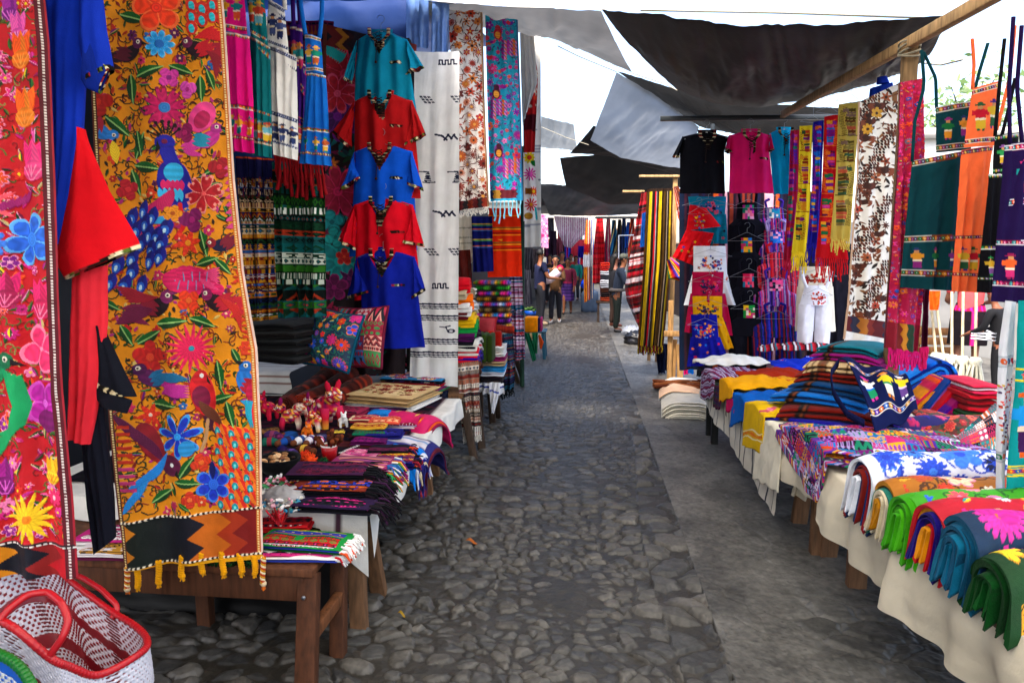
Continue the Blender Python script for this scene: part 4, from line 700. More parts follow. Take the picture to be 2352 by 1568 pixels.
# ---- the ladder of tunics
GT = 'laced tunics hung in a ladder on the left'
TS = (('teal laced tunic at the top of the ladder', '#0b86a6', 877, 70, 62, 22, (812, 300), (966, 300), [(822, 94), (791, 186), (811, 194), (815, 166)], [(936, 92), (976, 158), (928, 177), (945, 172)], 5.10),
      ('brick red laced tunic second from the top of the ladder', '#b01418', 878, 210, 66, 22, (810, 462), (966, 456), [(815, 232), (764, 306), (806, 344), (814, 270)], [(947, 230), (981, 313), (928, 340), (950, 275)], 5.05),
      ('cobalt blue laced tunic in the middle of the ladder', '#0a50c8', 878, 328, 66, 20, (803, 590), (958, 575), [(815, 349), (780, 441), (838, 409), (816, 385)], [(947, 350), (974, 440), (925, 420), (949, 395)], 5.00),
      ('crimson laced tunic fourth down the ladder', '#d20a20', 881, 451, 66, 20, (815, 690), (968, 672), [(816, 470), (777, 551), (818, 576), (820, 500)], [(949, 470), (977, 568), (918, 556), (950, 505)], 4.95),
      ('deep navy blue laced tunic at the bottom of the ladder', '#0c1c8c', 882, 569, 68, 21, (835, 797), (978, 797), [(820, 590), (796, 688), (854, 670), (826, 630)], [(952, 588), (980, 667), (939, 692), (955, 632)], 4.90))
for i, (lab, col, cx, vt, half, sh, hL, hR, sL, sR, Y) in enumerate(TS): shirt(PL(Y, cx), lab, col, cx, vt, half, sh, hL, hR, sL, sR, 20+i*3, GT)
# ---- white cotton length with grey woven motifs
PC = PL(5.22, 1000)
L, R = [(952, 118), (950, 400), (946, 700), (940, 874)], [(1055, 118), (1054, 500), (1051, 889)]
cv = UV(L, R, '#e6e6e3', 200, 640); NV = '#23263c'
def steps(x, y, w, h, n): cv.line([(x, y+h), (x+w*.1, y+h)], 3.4, NV); [(cv.line([(x+w*(k+.2)/n, y), (x+w*(k+.2)/n, y+h)], 3.4, NV), cv.line([(x+w*(k+.2)/n, y if k % 2 == 0 else y+h), (x+w*(k+1.2)/n, y if k % 2 == 0 else y+h)], 3.4, NV)) for k in range(n)]
steps(1008, 137, 40, 10, 6); steps(993, 651, 36, 10, 6)
for x, y in ((1000, 310), (995, 486)):
    for a, b in (((0, -2), (18, 2)), ((14, 0), (26, 10)), ((20, 10), (30, -2)), ((28, -2), (38, 8)), ((36, 8), (44, -1)), ((42, 0), (50, 9))): cv.line([(x+a[0], y+a[1]), (x+b[0], y+b[1])], 4.5, NV)
for x, y in ((962, 220), (1034, 220), (972, 570), (1028, 570)):
    for j in range(3):
        for k in range(3): cv.poly([(x+k*9+j*5, y+j*6), (x+k*9+7+j*5, y+j*6), (x+k*9+10+j*5, y+4+j*6), (x+k*9+3+j*5, y+4+j*6)], '#3a3c4c')
for x, y in ((962, 394), (1030, 394)): cv.line([(x-2, y), (x+22, y)], 3, NV); [cv.line([(x+18-k, y+k*4), (x+22+k, y+k*4)], 3, NV) for k in range(6)]; cv.line([(x+10, y+24), (x+38, y+24)], 3, NV); cv.ell(x+20, y+12, 4, 5, 0, NV)
cv.ell(1036, 760, 9, 5, 0, NV); cv.line([(1028, 758), (1024, 750), (1034, 748)], 3, NV); cv.line([(1010, 750), (1026, 751)], 2, NV); cv.ell(1036, 760, 4, 2.5, 0, '#c8c8cc')
for y in (697, 724, 778, 808):
    for d, w in ((0, 4), (5.5, 3), (10, 2.2)): cv.line([(935, y+d), (1060, y+d+2)], w, '#20243c')
runner(PC, 'cotton_length', 'long white cotton length with small grey woven motifs and navy stripes', 'woven cloth', L, R, cv, None, .009, 2.0, .0012, THIN, seed=12, sag=2)
# ---- floral runners beyond it
GR = 'floral runners hung side by side past the white length'
p = PL(5.9, 1080); L, R = [(1029, 8), (1040, 250), (1054, 484)], [(1108, 12), (1114, 250), (1124, 474)]
cv = UV(L, R, '#e9e2da', 130, 640); rr = random.Random(6)
for k in range(420): x, y = rr.uniform(1026, 1124), rr.uniform(5, 470); a = rr.uniform(0, 6.3); cv.leaf(x, y, 8, 1.2, a, rr.choice(['#6a2a1c', '#3a1c14', '#8a4020']))
for k in range(78):
    x, y = 1040+(k % 3)*30+(k//3 % 2)*11+rr.uniform(-4, 4)+(y*.045 if k else 0)*.4, 16+(k//3)*18+rr.uniform(-4, 4)
    if y < 466: f = y/470; cv.flower(x, y, rr.uniform(9, 14), rr.choice((5, 6, 8, 14)), rr.choice(['#c8401c', '#b83018', '#d87a30', '#a02a1c'] if f < .45 else ['#7a1f18', '#9a2c1c', '#5a1a18', '#c05a20', '#b02828']), rr.choice(['#3a1410', '#e8a040', '#8a2a18']), rr.uniform(0, 6), rr.choice('rrpd'), rr.choice([None, '#f0e0d0']))
m = (cv.T > .955); d = np.abs((cv.Y/10) % 1-.5)*8; x = (cv.X+d) % 34
for a, b, k in ((0, 12, '#5a1014'), (12, 22, '#1a1216'), (22, 34, '#8a2a14')): cv.c[m & (x >= a) & (x < b)] = C(k)
cv.c[(cv.S > .93)] = C('#b8906a'); cv.c[(cv.S > .955) & (cv.S < .97)] = C('#6a3a20')
runner(p, 'table_runner', 'white runner crowded with rust and brown flowers', 'runner', L, R, cv, GR, .015, 2, .003, seed=13, kids=(lambda o: fringe('fringe', PL(5.9, 1080), (1056, 482), (1122, 474), 22, .055, '#ece6dc', o, .004),))
p = PL(6.15, 1150); L, R = [(1114, 14), (1119, 240), (1125, 462)], [(1188, 18), (1196, 240), (1201, 460)]
cv = UV(L, R, '#17a4c4', 130, 640); cv.emb(21, 13, ['#e01a8a', '#8a1a9a', '#f0641c', '#e02a40', '#b01a90', '#6a2ab0', '#f080c0', '#e0307a'], ['#0e7a6a', '#8a2a9a', '#0c5a70', '#e070c0'], 210, 'rhp', .25, True, ['#0c7a9a', '#7a1a8a'], 1114, 1200, 16, 440)
for x, y, a in ((1143, 78, 1), (1140, 215, 1), (1146, 350, 1)):
    cv.ell(x, y, 9, 13, 0, '#c01430' if y < 100 else '#5a0f30', 1.4); cv.ell(x, y-14, 6, 7, 0, '#c0243a' if y < 100 else '#4a0f2c', 1.5); cv.ell(x, y+2, 6, 8, 0, '#f0a030', 1.6)
    for k in range(26): cv.leaf(x+12+(k % 6)*6.5-(y == 215)*22, y+18+(k//6)*9+(k % 2)*3, 6, 3, 1, ['#a01a90', '#e06a20', '#b02aa0'][k % 3], '#e890d0' if k % 2 else None, None, 1.5)
m = (cv.T > .945); d = np.abs((cv.Y/11) % 1-.5)*9; x = cv.X+d
for a, b, k in ((0, 1135, '#14204a'), (1135, 1152, '#c08a2a'), (1152, 1190, '#6a1a28'), (1190, 1300, '#28a0c8')): cv.c[m & (x >= a) & (x < b)] = C(k)
cv.c[cv.T > .988] = C('#20a8d8'); cv.c[cv.S > .95] = C('#2a6a98')
runner(p, 'table_runner', 'turquoise runner embroidered with purple peacocks and a blue fringe', 'runner', L, R, cv, GR, .015, 2, .003, seed=14, kids=(lambda o: fringe('fringe', PL(6.13, 1150), (1127, 462), (1200, 460), 8, .16, '#7ac0d8', o, .006),))
p = PL(6.3, 1015); L, R = [(1003, 2), (1008, 118)], [(1024, 2), (1026, 118)]
cv = UV(L, R, '#5a2a8a', 30, 80); cv2 = Cv(1, 5, '#5a2a8a', 30); cv2.randbands(5, ['#5a2a8a', '#a02a80', '#3a6ab0', '#e8e0e8', '#8a1a4a'], .2, .5, 4); cv.c[:] = cv2.c[np.linspace(0, cv2.ny-1, 80).astype(int)][:, np.linspace(0, cv2.nx-1, 30).astype(int)]; cv.c[cv.S > .82] = C('#f0c010')
runner(p, 'woven_length', 'narrow purple woven strip with a yellow edge above the white length', 'woven cloth', L, R, cv, None, .01, 1, .002, CLOTH, seed=15)
# hung cloths beyond
def simple(Y, u, L, R, bgc, nu, nv, draw, name, label, cat, fold=.015, nf=2, m=None, group=None, kids=(), ang=0, **kw):
    p = PL(Y, u, ang); cv = UV(L, R, bgc, nu, nv); draw and draw(cv); return runner(p, name, label, cat, L, R, cv, group, fold, nf, .002, m or CLOTH, seed=int(u) % 97, kids=kids, **kw)
def hst(ys, cols, w=3): return lambda cv: [cv.line([(cv.X.min()-5, y), (cv.X.max()+5, y-1)], w, cols[i % len(cols)]) for i, y in enumerate(ys)]
simple(8.2, 1225, [(1196, 68), (1200, 200), (1203, 352)], [(1216, 62), (1236, 170), (1228, 352)], '#b01a1c', 30, 90, lambda c: (c.emb(3, 12, ['#d8381c', '#1a5a24', '#e8d8c0'], ['#123a18'], 30, 'rp', x0=1196, x1=1236, y0=70, y1=250), c.rect(1190, 262, 1240, 300, '#4a0f18')), 'woven_length', 'red and green flowered cloth with a fringe past the turquoise runner', 'woven cloth', m=THIN)
simple(8.0, 1215, [(1194, 75), (1196, 150), (1200, 290)], [(1226, 78), (1234, 190), (1212, 250)], '#d8d6d0', 24, 60, None, 'white_blouse', 'white blouse draped over the red and green cloth', 'blouse', .03, m=THIN)
def sq(c):
    c.flower(1216, 362, 14, 10, '#f0d010', '#e0402a', 0, 'r', None, .4); c.flower(1218, 400, 16, 11, '#e0189a', '#f060c0', 0, 'd'); c.flower(1226, 440, 14, 12, '#f04a18', '#f0c020', 0, 'p'); c.rect(1206, 432, 1222, 446, '#8a5018'); c.flower(1220, 470, 16, 11, '#d81a3a', '#f0a020', 0, 'd'); c.ell(1214, 496, 10, 8, 0, '#b8862a'); c.line([(1230, 478), (1233, 504)], 5, '#18a0a8'); c.leaf(1228, 376, 11, 6, .6, '#1a7a30')
simple(7.9, 1220, [(1202, 351), (1203, 508)], [(1228, 350), (1235, 505)], '#eeeae6', 50, 130, sq, 'wall_hanging', 'white panel embroidered with a sun and pink and red star flowers', 'wall hanging', .008, 1)
simple(8.6, 1222, [(1200, 60), (1203, 568)], [(1242, 60), (1243, 566)], '#e6dfd0', 36, 150, lambda c: (hst((336, 342, 349, 478, 483, 516, 521, 525), ['#8a8a90'], 2)(c), c.line([(1226, 300), (1236, 296)], 2, '#8a8a90'), c.line([(1238, 412), (1243, 412)], 4, '#4a4a50')), 'cotton_length', 'cream striped cotton length behind the sun embroidered panel', 'woven cloth', .012, 1.5, THIN)
simple(12, 1250, [(1243, 492), (1243, 568)], [(1258, 494), (1260, 570)], '#d890b8', 20, 50, lambda c: c.emb(5, 5, ['#c0307a', '#e8e0e8', '#8a3a8a'], ['#a0205a'], 60, x0=1242, x1=1260, y0=494, y1=562), 'wall_hanging', 'pink embroidered panel far off beside the cream length', 'wall hanging', .01, 1, THIN)
simple(6.6, 1068, [(1050, 492), (1052, 640)], [(1083, 497), (1086, 600)], '#ddd4c0', 30, 60, hst((524, 546, 559), ['#a09c88'], 3), 'cotton_length', 'small cream cotton cloth with grey stripes under the rust floral runner', 'woven cloth')
simple(6.45, 1107, [(1083, 497), (1086, 625)], [(1131, 497), (1133, 623)], '#0f1560', 46, 120, hst((515, 518, 527, 530, 550, 553, 565, 568), ['#c8a020', '#3a8a5a', '#d05a1c', '#3a6ab0'], 2.2), 'woven_length', 'navy blue cloth with thin rainbow stripes beside the orange one', 'woven cloth')
simple(6.6, 1160, [(1122, 478), (1120, 637)], [(1195, 478), (1199, 635)], '#e02a0a', 60, 130, lambda c: (hst((496, 523, 527, 535, 540, 558, 562, 571, 575), ['#f08a18', '#6a6a28', '#f0a020', '#8a1a10'], 2.4)(c), c.poly([(1142, 550), (1154, 549), (1154, 554)], '#f0a020')), 'woven_length', 'bright orange red cloth with thin gold stripes below the turquoise fringe', 'woven cloth')
def rst(c):
    r = random.Random(3); y = 630
    while y < 830: h = r.choice((1.5, 2, 3, 4)); c.line([(1165, y), (1210, y)], h, r.choice(['#b01a2a', '#e8d8e4', '#3a2a5a', '#c890b8', '#1a5a78', '#8a2a50', '#e0c8dc'])); y += h
    c.c[np.sin(c.X*1.3) > .8] *= .85
simple(8.1, 1188, [(1170, 636), (1179, 828)], [(1200, 636), (1206, 824)], '#d8b8d0', 40, 150, rst, 'woven_length', 'pink and violet striped cloth hanging beside the rainbow rolls', 'woven cloth', .015, 2)
p = gy(1200, 470, 8.3); MB().beam((p[0], 8.3, 0), (p[0], 8.3, 2.9), .05, .05, '#1c3a2c').build('upright_post', WOOD, None, 'dark green post at the corner beside the orange cloth', 'post')
# ================================================================ left tables and what lies on them
WC = '#4a2a18'
t = thing('wooden_table', 'brown varnished wooden table in front of the golden runner', 'table', (-1.7, 2.5, 0))
mb = MB(); mb.box((-1.80, 2.56, .425), (1.62, .46, .03), '#5a3520'); mb.build('tabletop', WOOD, t, bevel=.004)
MB().box((-1.78, 2.352, .36), (1.5, .025, .10), '#4a2a18').build('front_rail', WOOD, t, bevel=.003)
for a, b, w, d in (((-.985, 2.22, 0), (-1.02, 2.375, .41), .075, .05), ((-.955, 2.47, 0), (-.985, 2.60, .41), .06, .05), ((-2.4, 2.36, 0), (-2.4, 2.38, .41), .07, .05), ((-1.62, 2.66, 0), (-1.62, 2.66, .41), .06, .05)): MB().beam(a, b, w, d, WC).build('leg', WOOD, t, bevel=.004)
MB().beam((-.99, 2.29, .20), (-.965, 2.535, .235), .035, .05, '#6a4024', (0, 0, 1)).build('stretcher', WOOD, t, bevel=.003)
MB().ball(gy(695, 1366, 2.335)+np.array([.012, -.02, 0]), (.009, .006, .009), '#b8b8b8', 10, 6).build('bolt', METAL, t)
def mixcol(pal, seed): r = random.Random(seed); L = [C(r.choice(pal)) for _ in range(40)]; return lambda s: L[int((s+1)*19.5)]
PM = ['#c01a20', '#0e4a1c', '#e8e4e0', '#1a1a22', '#d0287a', '#1c8a3a', '#2a3a9a', '#e8c020', '#b01a24', '#14331a']
def slabobj(name, label, cat, o, w, d, h, pal, n, ang, seed, group, sides=True, m=CLOTH, f=.06, fc=None, fl=.035, fn=30, canvas=None):
    """flat folded cloth: layered body, patterned top sheet, fringe at one end"""
    ax, ay = rz(ang); o = np.asarray(o, float); t = thing(name, label, cat, o, group)
    slab(MB(), o, ax, ay, w, d, h, [mixcol(pal, seed+k)(0) for k in range(n)], n, seed).build('folds', m, t)
    cv = canvas or Cv(w, d, pal[0], 260); r = random.Random(seed)
    if canvas is None: cv.randbands(seed, pal, .008, .03, 24)
    x = (cv.X/cv.w-.5)*w*.96; y = (.5-cv.Y/cv.hh)*d*.93; P = o+x[..., None]*ax+y[..., None]*ay; P[..., 2] += h*1.01+.003+.004*np.sin(x*30+seed)*np.cos(y*25)-.010*(np.abs(x/w*2)**6+np.abs(y/d*2)**6)+.002*cv.z
    MB().grid(P, cv.c.reshape(-1, 3)).build('top_fold', m, t)
    if fc:
        fm = MB()
        for k in range(fn):
            q = o+ax*w*.48+ay*d*r.uniform(-.47, .47)+np.array([0, 0, h*r.uniform(.15, 1)]); e = ax*fl*r.uniform(.6, 1.2)+ay*r.uniform(-.02, .02); z = np.array([0, 0, -fl*r.uniform(.1, .9)])
            fm.tube([q, q+e*.6+z*.1, q+e+z], [.004, .0045, .003], r.choice(fc), 5)
        fm.build('fringe', WOOL, t)
    return t
G = 'fringed mats piled on the brown table'
slabobj('folded_mat', 'red and green mat with white fringe under the pile on the brown table', 'mat', gz(690, 1275, .445)+[-.02, .03, 0], .36, .20, .022, PM, 2, 4, 31, G, fc=['#e8e4e0', '#1a2a5a', '#c01a24', '#e8e8e8'], fn=46)
slabobj('folded_mat', 'white edged red mat with big flowers on top of the pile on the brown table', 'mat', gz(690, 1262, .47)+[.0, .05, 0], .36, .17, .026, PM, 3, -3, 37, G, fc=['#f0ece8', '#e8e4e0', '#d04a20', '#f0ece8'], fn=60, fl=.045)
slabobj('folded_mat', 'narrow red mat lying at the back of the pile on the brown table', 'mat', gz(650, 1222, .47)+[-.03, .04, 0], .26, .12, .03, ['#c01a20', '#c01a20', '#1a1a22', '#d0287a', '#e8e4e0', '#8a1018'], 2, 10, 41, G)
r = random.Random(8); mb = MB(); q = gz(640, 1205, .52)
for k in range(14): mb.tube([q, q+np.array([r.uniform(-.05, .03), r.uniform(-.02, .04), r.uniform(.03, .08)]), q+np.array([r.uniform(-.05, .02), r.uniform(-.02, .03), r.uniform(.0, .05)])], .0035, r.choice(['#c01a20', '#8a1018', '#d02a3a']), 5)
mb.build('yarn_tuft', WOOL, None, 'tuft of loose red yarn standing on the mats of the brown table', 'yarn')
for k, (lab, pal) in enumerate((('dark folded cloth with white stripes lying left on the brown table', ['#1a1418', '#e8e0e0', '#5a1a3a', '#c08a30']), ('magenta and white folded cloth lying behind the black tunic on the brown table', ['#a01a50', '#e8e4e0', '#c0287a', '#2a1a2a']))):
    slabobj('folded_mat', lab, 'mat', gz(232, 1283-k*22, .445)+[.02, .06, 0], .26, .16, .03+.02*k, pal, 3, 3, 51+k, 'dim cloths at the left of the brown table')
mb = MB(); q0 = gz(400, 1296, .445)
for k in range(260): q = q0+np.array([r.uniform(-.14, .30), r.uniform(.0, .05), r.uniform(0, .012)]); mb.ball(q, r.uniform(.004, .008), r.choice(['#0c2a10', '#123a16', '#0a1f0c', '#1a4a20']), 6, 4)
mb.build('bead_heap', CLOTH, None, 'heap of dark green beads behind the golden tassels', 'beads')
# ---- cloth-covered trestle table
t = thing('trestle_table', 'long trestle table under a white cloth with brown stripes on the left', 'table', (-1.6, 3.8, 0))
MB().box((-1.72, 3.85, .53), (1.58, 2.2, .03), '#6a4a30').build('tabletop', WOOD, t, bevel=.003)
for a, b in ((gz(826, 1450), gy(816, 1222, 2.74)), (gz(872, 1366), gy(842, 1205, 2.88)), (gz(984, 1138), gy(966, 975, 4.40)), (gz(1000, 1095), gy(985, 960, 4.62)), ((-2.3, 2.8, 0), (-2.3, 2.85, .5)), ((-2.3, 4.7, 0), (-2.3, 4.7, .5))): MB().beam(a, b, .07, .05, '#6a4c34').build('leg', WOOD, t, bevel=.004)
X = np.linspace(-2.55, -.90, 60); D = np.linspace(0, .13, 14)[1:]; Yc = np.linspace(2.70, 4.93, 120)
P = []; K = []
for y in Yc:
    dr = .75+.5*noise2(y*3.2, 1.3, 5)+(1.3 if y < 2.80 else 0)*(1-(y-2.70)/.10)*.7
    row = [(x, y, .552) for x in X]+[(-.90+.010+.012*math.sin(y*14+d*9)+.05*d, y+.05*d, .552-d*dr) for d in D]; P.append(row)
P = np.array(P); col = np.empty(P.shape); col[:] = C('#dcd8d0')
ss = np.r_[X, -.9+D]; 
for a in (-1.02, -1.35, -1.68, -2.0): col[:, np.abs(ss-a) < .02] = C('#4a2f3c')
cl = thing('tablecloth', 'white cotton cloth with plum stripes covering the left trestle table', 'tablecloth', (-1.6, 2.7, .4))
MB().grid(P, col.reshape(-1, 3)).build('cloth_top', CLOTH, cl)
Xf = np.linspace(-2.5, -.895, 110); Z = np.linspace(0, 1, 16); P = np.array([[(x, 2.70-.012*z-.014*math.sin(x*17)*z, .552-z*(.085+.02*math.sin(x*5)+(.20*max(0, (x+1.10)/.2)))) for x in Xf] for z in Z]); col = np.empty(P.shape); col[:] = C('#d8d4cc')
for a in (-1.02, -1.25, -1.5, -2.0): col[:, np.abs(Xf-a) < .014] = C('#4a2f3c')
MB().grid(P, col.reshape(-1, 3)).build('front_drop', CLOTH, cl)
X, Y = np.meshgrid(np.linspace(-2.45, -1.03, 120), np.linspace(2.86, 4.86, 160)); c2 = Cv(1.42, 2.0, '#120d14', 60); c2.randbands(8, ['#120d14', '#1a1020', '#3a1024', '#14142a', '#4a1a1c', '#0e0e12'], .05, .14, 8)
MB().grid(np.stack([X+.02*np.sin(Y*7), Y, .557+.004*fbm(X*6, Y*6, 3)], -1), c2.c[np.linspace(0, c2.ny-1, 160).astype(int)][:, np.linspace(0, c2.nx-1, 120).astype(int)].reshape(-1, 3), flip=True).build('table_spread', CLOTH, None, 'dark wine and black woven spread lying under the goods on the left table', 'spread')
world_sheet('table_skirt', 'added black sheet standing for the shade behind the brown wooden table', (-3.2, 2.74, .0), (-1.06, 2.74, .0), (-1.06, 2.74, .46), (-3.2, 2.74, .46), TARPB, '#0c0b0c', 'cloth', 51, .02, 0)  # black sheet added to darken the space under the tables
# striped purses and their pompoms
G = 'striped purses in one pile on the left cloth'
PP = ['#8a2a5a', '#c05a8a', '#3a1430', '#d88a50', '#6a2a6a', '#a03a3a', '#2a1a3a', '#d0a0a8', '#7a1a3a']
o = gz(822, 1112, .555)+[0, .05, 0]; nms = ['lowest', 'second lowest', 'third lowest', 'third highest', 'second highest', 'topmost']
for k in range(6):
    cv = Cv(.29, .19, '#8a2a5a', 260); rr = random.Random(k+3); y = 0
    while y < .19: h = rr.choice((.004, .006, .01)); cv.rect(0, y, .3, y+h, rr.choice(PP)); y += h
    slabobj('striped_purse', nms[k]+' purse of the striped pile on the left cloth', 'purse', o+[.006*math.sin(k*3), .006*math.cos(k*2), .0165*k], .29, .19, .016, PP, 1, 2+3*math.sin(k*2), 60+k, G, canvas=cv, fc=['#c01a2a', '#e8a020', '#1a1a3a', '#e8e0e0', '#2a6ab0', '#8a1a6a', '#2a8a4a'], fl=.06, fn=22)
G = 'dark shawls at the front corner of the left cloth'
for k, (lab, pal) in enumerate((('black folded shawl with pink loops at the front corner of the left cloth', ['#101014', '#1a1a22', '#e02a8a', '#2a1a3a', '#101018']), ('black shawl with a rainbow edge lying on the other shawls', ['#0e0e12', '#2a3ab0', '#d8641c', '#101018', '#7a2a1c', '#181020']), ('dark plum folded shawl under the striped purses', ['#1a0f1c', '#3a1a3a', '#6a1a3a', '#101014']))):
    slabobj('folded_shawl', lab, 'shawl', gz(800-k*14, 1172-k*14, .555)+[-.06, .05+.03*k, .035*k], .34, .20, .034, pal, 3, -2+4*k, 71+k, G, fc=['#0c0c10', '#121218', '#1a1018', '#0c0c10', '#3a1a3a'], fl=.085, fn=70)
mb = MB(); q = gy(727, 1159, 2.71)
for k in range(9): mb.ball(q+np.array([.018*k, -.004, -.0012*k]), (.008, .006, .011), '#e0248a', 8, 6)
mb.build('bead_strip', PLAST, None, 'row of pink loops along the front of the black shawl', 'trim')
# wallets
GWL = 'woven wallets stacked beside the pink bib'
WP = ['#b01a1c', '#c0301c', '#7a1a3a', '#d8a030', '#3a1a4a', '#8a1414', '#e8c070']
for k, (u, v, w, d, pal, lab, a) in enumerate(((882, 1012, .20, .15, ['#1a1a6a', '#2a2a8a', '#101040'], 'navy wallet low in the pile beside the pink bib', 6), (848, 1020, .20, .14, ['#5a1450', '#3a1040', '#8a1a6a'], 'plum wallet lowest in the front of the pile', 3), (850, 1012, .20, .13, ['#0f6a4a', '#145a40', '#5a1a1a'], 'green edged wallet in the middle of the pile', 5), (846, 1008, .20, .12, ['#8a1414', '#d8a030', '#c02a4a', '#e8c860'], 'dark red wallet with two gold woven patches on top in front', 5), (882, 996, .18, .13, ['#c0301c', '#d8503a', '#e8b080'], 'brick red dotted wallet on the navy ones', 7), (835, 985, .17, .12, ['#b01a3a', '#c83a5a', '#8a1a2a', '#e8c8a0'], 'crimson striped wallet at the left of the pile', 4), (870, 975, .13, .11, ['#1a7ac8', '#1a7ac8', '#1466b0'], 'sky blue wallet behind the red wallets', 3))):
    slabobj('woven_wallet', lab, 'wallet', gz(u, v, .56)+[0, .03, [.0, .0, .03, .055, .055, .04, .05][k]], w, d, [.05, .028, .025, .025, .03, .03, .03][k], pal, [3, 2, 1, 1, 1, 2, 2][k], a, 90+k, GWL)
t = slabobj('woven_wallet', 'pink striped wallet with white lettering in front of the wallet pile', 'wallet', gz(834, 1048, .56)+[0, .02, 0], .22, .12, .02, ['#c02a6a', '#e05a9a', '#7a1a5a', '#2a1a3a', '#e8a0b0'], 1, -5, 99, GWL)
fc = bpy.data.curves.new('lettering', 'FONT'); fc.body = 'GUATEMALA'; fc.size = .028; fc.extrude = .0006; fc.align_x = 'CENTER'; fo = bpy.data.objects.new('lettering', fc); COL.objects.link(fo); bpy.context.view_layer.update(); me = bpy.data.meshes.new_from_object(fo.evaluated_get(bpy.context.evaluated_depsgraph_get())); bpy.data.objects.remove(fo); fo = bpy.data.objects.new('lettering', me); COL.objects.link(fo); fo.parent = t; fo.location = (-.075, .0, .031); fo.rotation_euler = (0, 0, math.radians(72)); me.materials.clear(); me.materials.append(mat('white_thread', .8, .2, base='#ece8e4'))
# drapes over the table's edge: nested folds hanging
def drape(name, label, cat, p, axis, length, w, drop, cols, n, seed, group=None, cv=None, tilt=.0, m=WOOL, th=.011, open_=1.):
    """a folded cloth lying on the table with its end drooping: n nested arches extruded along axis (from the end at p); cv = pattern of the outer layer"""
    ax = np.asarray(axis, float); ax /= np.linalg.norm(ax); ay = np.cross((0, 0, 1), ax); ay /= np.linalg.norm(ay); r = random.Random(seed); p = np.asarray(p, float)
    t = thing(name, label, cat, p-[0, 0, drop], group); mb = MB(); ns = 44; S0 = np.linspace(-1, 1, ns)
    def arch(w, h, s, q):                                        # inverted U with uneven legs
        a = np.clip(np.abs(s)-.42, 0, 1)/.58; ang = np.clip(np.abs(s)/.42, 0, 1)*math.pi/2; y = np.sign(s)*(w/2*np.sin(ang)+(q*a*w*.10)); z = -w*.42*(1-np.cos(ang))-a*h
        return y, z
    for k in range(n):
        wk = w-2*th*k*1.15; hk = drop*(1-.03*k)*r.uniform(.86, 1.06); nl = 26; T = np.linspace(0, 1, nl)
        if wk < th*1.5: break
        top = np.empty((nl, ns, 3)); bot = np.empty((nl, ns, 3)); dx = r.uniform(-.012, .012)*open_-.004*k
        for i, tt in enumerate(T):
            flare = 1+.22*open_*np.exp(-tt*9); y, z = arch(wk*flare, hk*(.75+.25*np.exp(-tt*5)), S0, r.uniform(.6, 1)); y2, z2 = arch((wk-2*th*.72)*flare, hk*(.75+.25*np.exp(-tt*5)), S0, .6)
            c = p+ax*(tt*length+dx)+np.array([0, 0, tilt*tt*length-th*1.1*k-.030*open_*np.exp(-tt*12)]); wob = .004*np.sin(tt*14+k+S0*3)+.007*np.sin(tt*5+k*1.9+S0*5+seed)*np.exp(-tt*4)
            sk = ax*(-.05*np.abs(S0)**2*drop*3*np.exp(-tt*6))[:, None]
            top[i] = c+ay*(y+wob)[:, None]+sk; top[i, :, 2] += z+wob; bot[i] = c+ay*y2[:, None]+sk; bot[i, :, 2] += z2-th*.72
        c = C(cols[k % len(cols)])
        loop = np.concatenate([top, bot[:, ::-1]], 1)
        if k == 0 and cv is not None:
            Z = np.zeros((cv.ny, cv.nx, 3)); ii = np.linspace(0, nl-1, cv.ny); jj = np.linspace(0, ns-1, cv.nx); i0 = np.minimum(ii.astype(int), nl-2); j0 = np.minimum(jj.astype(int), ns-2); fi = (ii-i0)[:, None, None]; fj = (jj-j0)[None, :, None]
            G = lambda a, b: top[(i0+a)][:, (j0+b)]
            Z = (G(0, 0)*(1-fj)+G(0, 1)*fj)*(1-fi)+(G(1, 0)*(1-fj)+G(1, 1)*fj)*fi; Z[..., 2] += .0015+.002*cv.z
            MB().grid(Z, cv.c.reshape(-1, 3)).build('embroidered_face', SILK, t)
        mb.grid(loop, c, closed=True)
        for e in (0, -1): mb.raw(np.r_[top[e], bot[e]], c, [(j, j+1, ns+j+1, ns+j) for j in range(ns-1)])
    mb.build('folds', m, t); return t
E_ = np.array([-1, 0, 0])
G = 'bibs and cloths drooping over the edge of the left table'
def vst(pal, seed, n=40, res=200):
    cv = Cv(.4, .3, pal[0], res); r = random.Random(seed); x = 0
    while x < .4: w = r.choice((.004, .006, .01)); cv.rect(x, 0, x+w, .3, r.choice(pal)); x += w
    return cv
drape('striped_cloth', 'dark blue striped cloth drooping over the left table edge under the pink bib', 'cloth', gz(955, 1010, .57)+[.10, 0, -.01], (-1, .12, .0), .26, .34, .05, ['#1a1a4a', '#2a2a6a', '#5a1a2a'], 4, 5, G, vst(['#1c1c58', '#2a2a7a', '#a02a1c', '#101030', '#3a7ab0', '#c8c0c8'], 4), .12, CLOTH)
drape('bib', 'bright blue bib hanging over the left table edge on white and navy ones', 'bib', gz(930, 1030, .57)+[.09, 0, .0], (-1, .1, 0), .16, .20, .06, ['#0a74d0', '#d8d8e0', '#9a9ad8', '#14207a', '#c0b090', '#1a1a5a'], 6, 9, G, None, .10, CLOTH)
def bibc(c):
    r = random.Random(4)
    for k in range(40): c.flower(r.gauss(.12, .03), r.gauss(.25, .06), .010, 5, r.choice(['#2a6ad0', '#f0a020', '#f0e040', '#1a9a9a', '#e8502a']), '#14143a', 0, 'r')
    for x, y in ((.06, .10), (.20, .08), (.30, .2), (.24, .34)): c.flower(x, y, .014, 6, '#f0401c', '#f0c020', 0, 'r'); c.line([(x, y+.01), (x-.01, y+.03)], .004, '#1a3a2a')
cv = Cv(.36, .5, '#c80f5a', 220); bibc(cv)
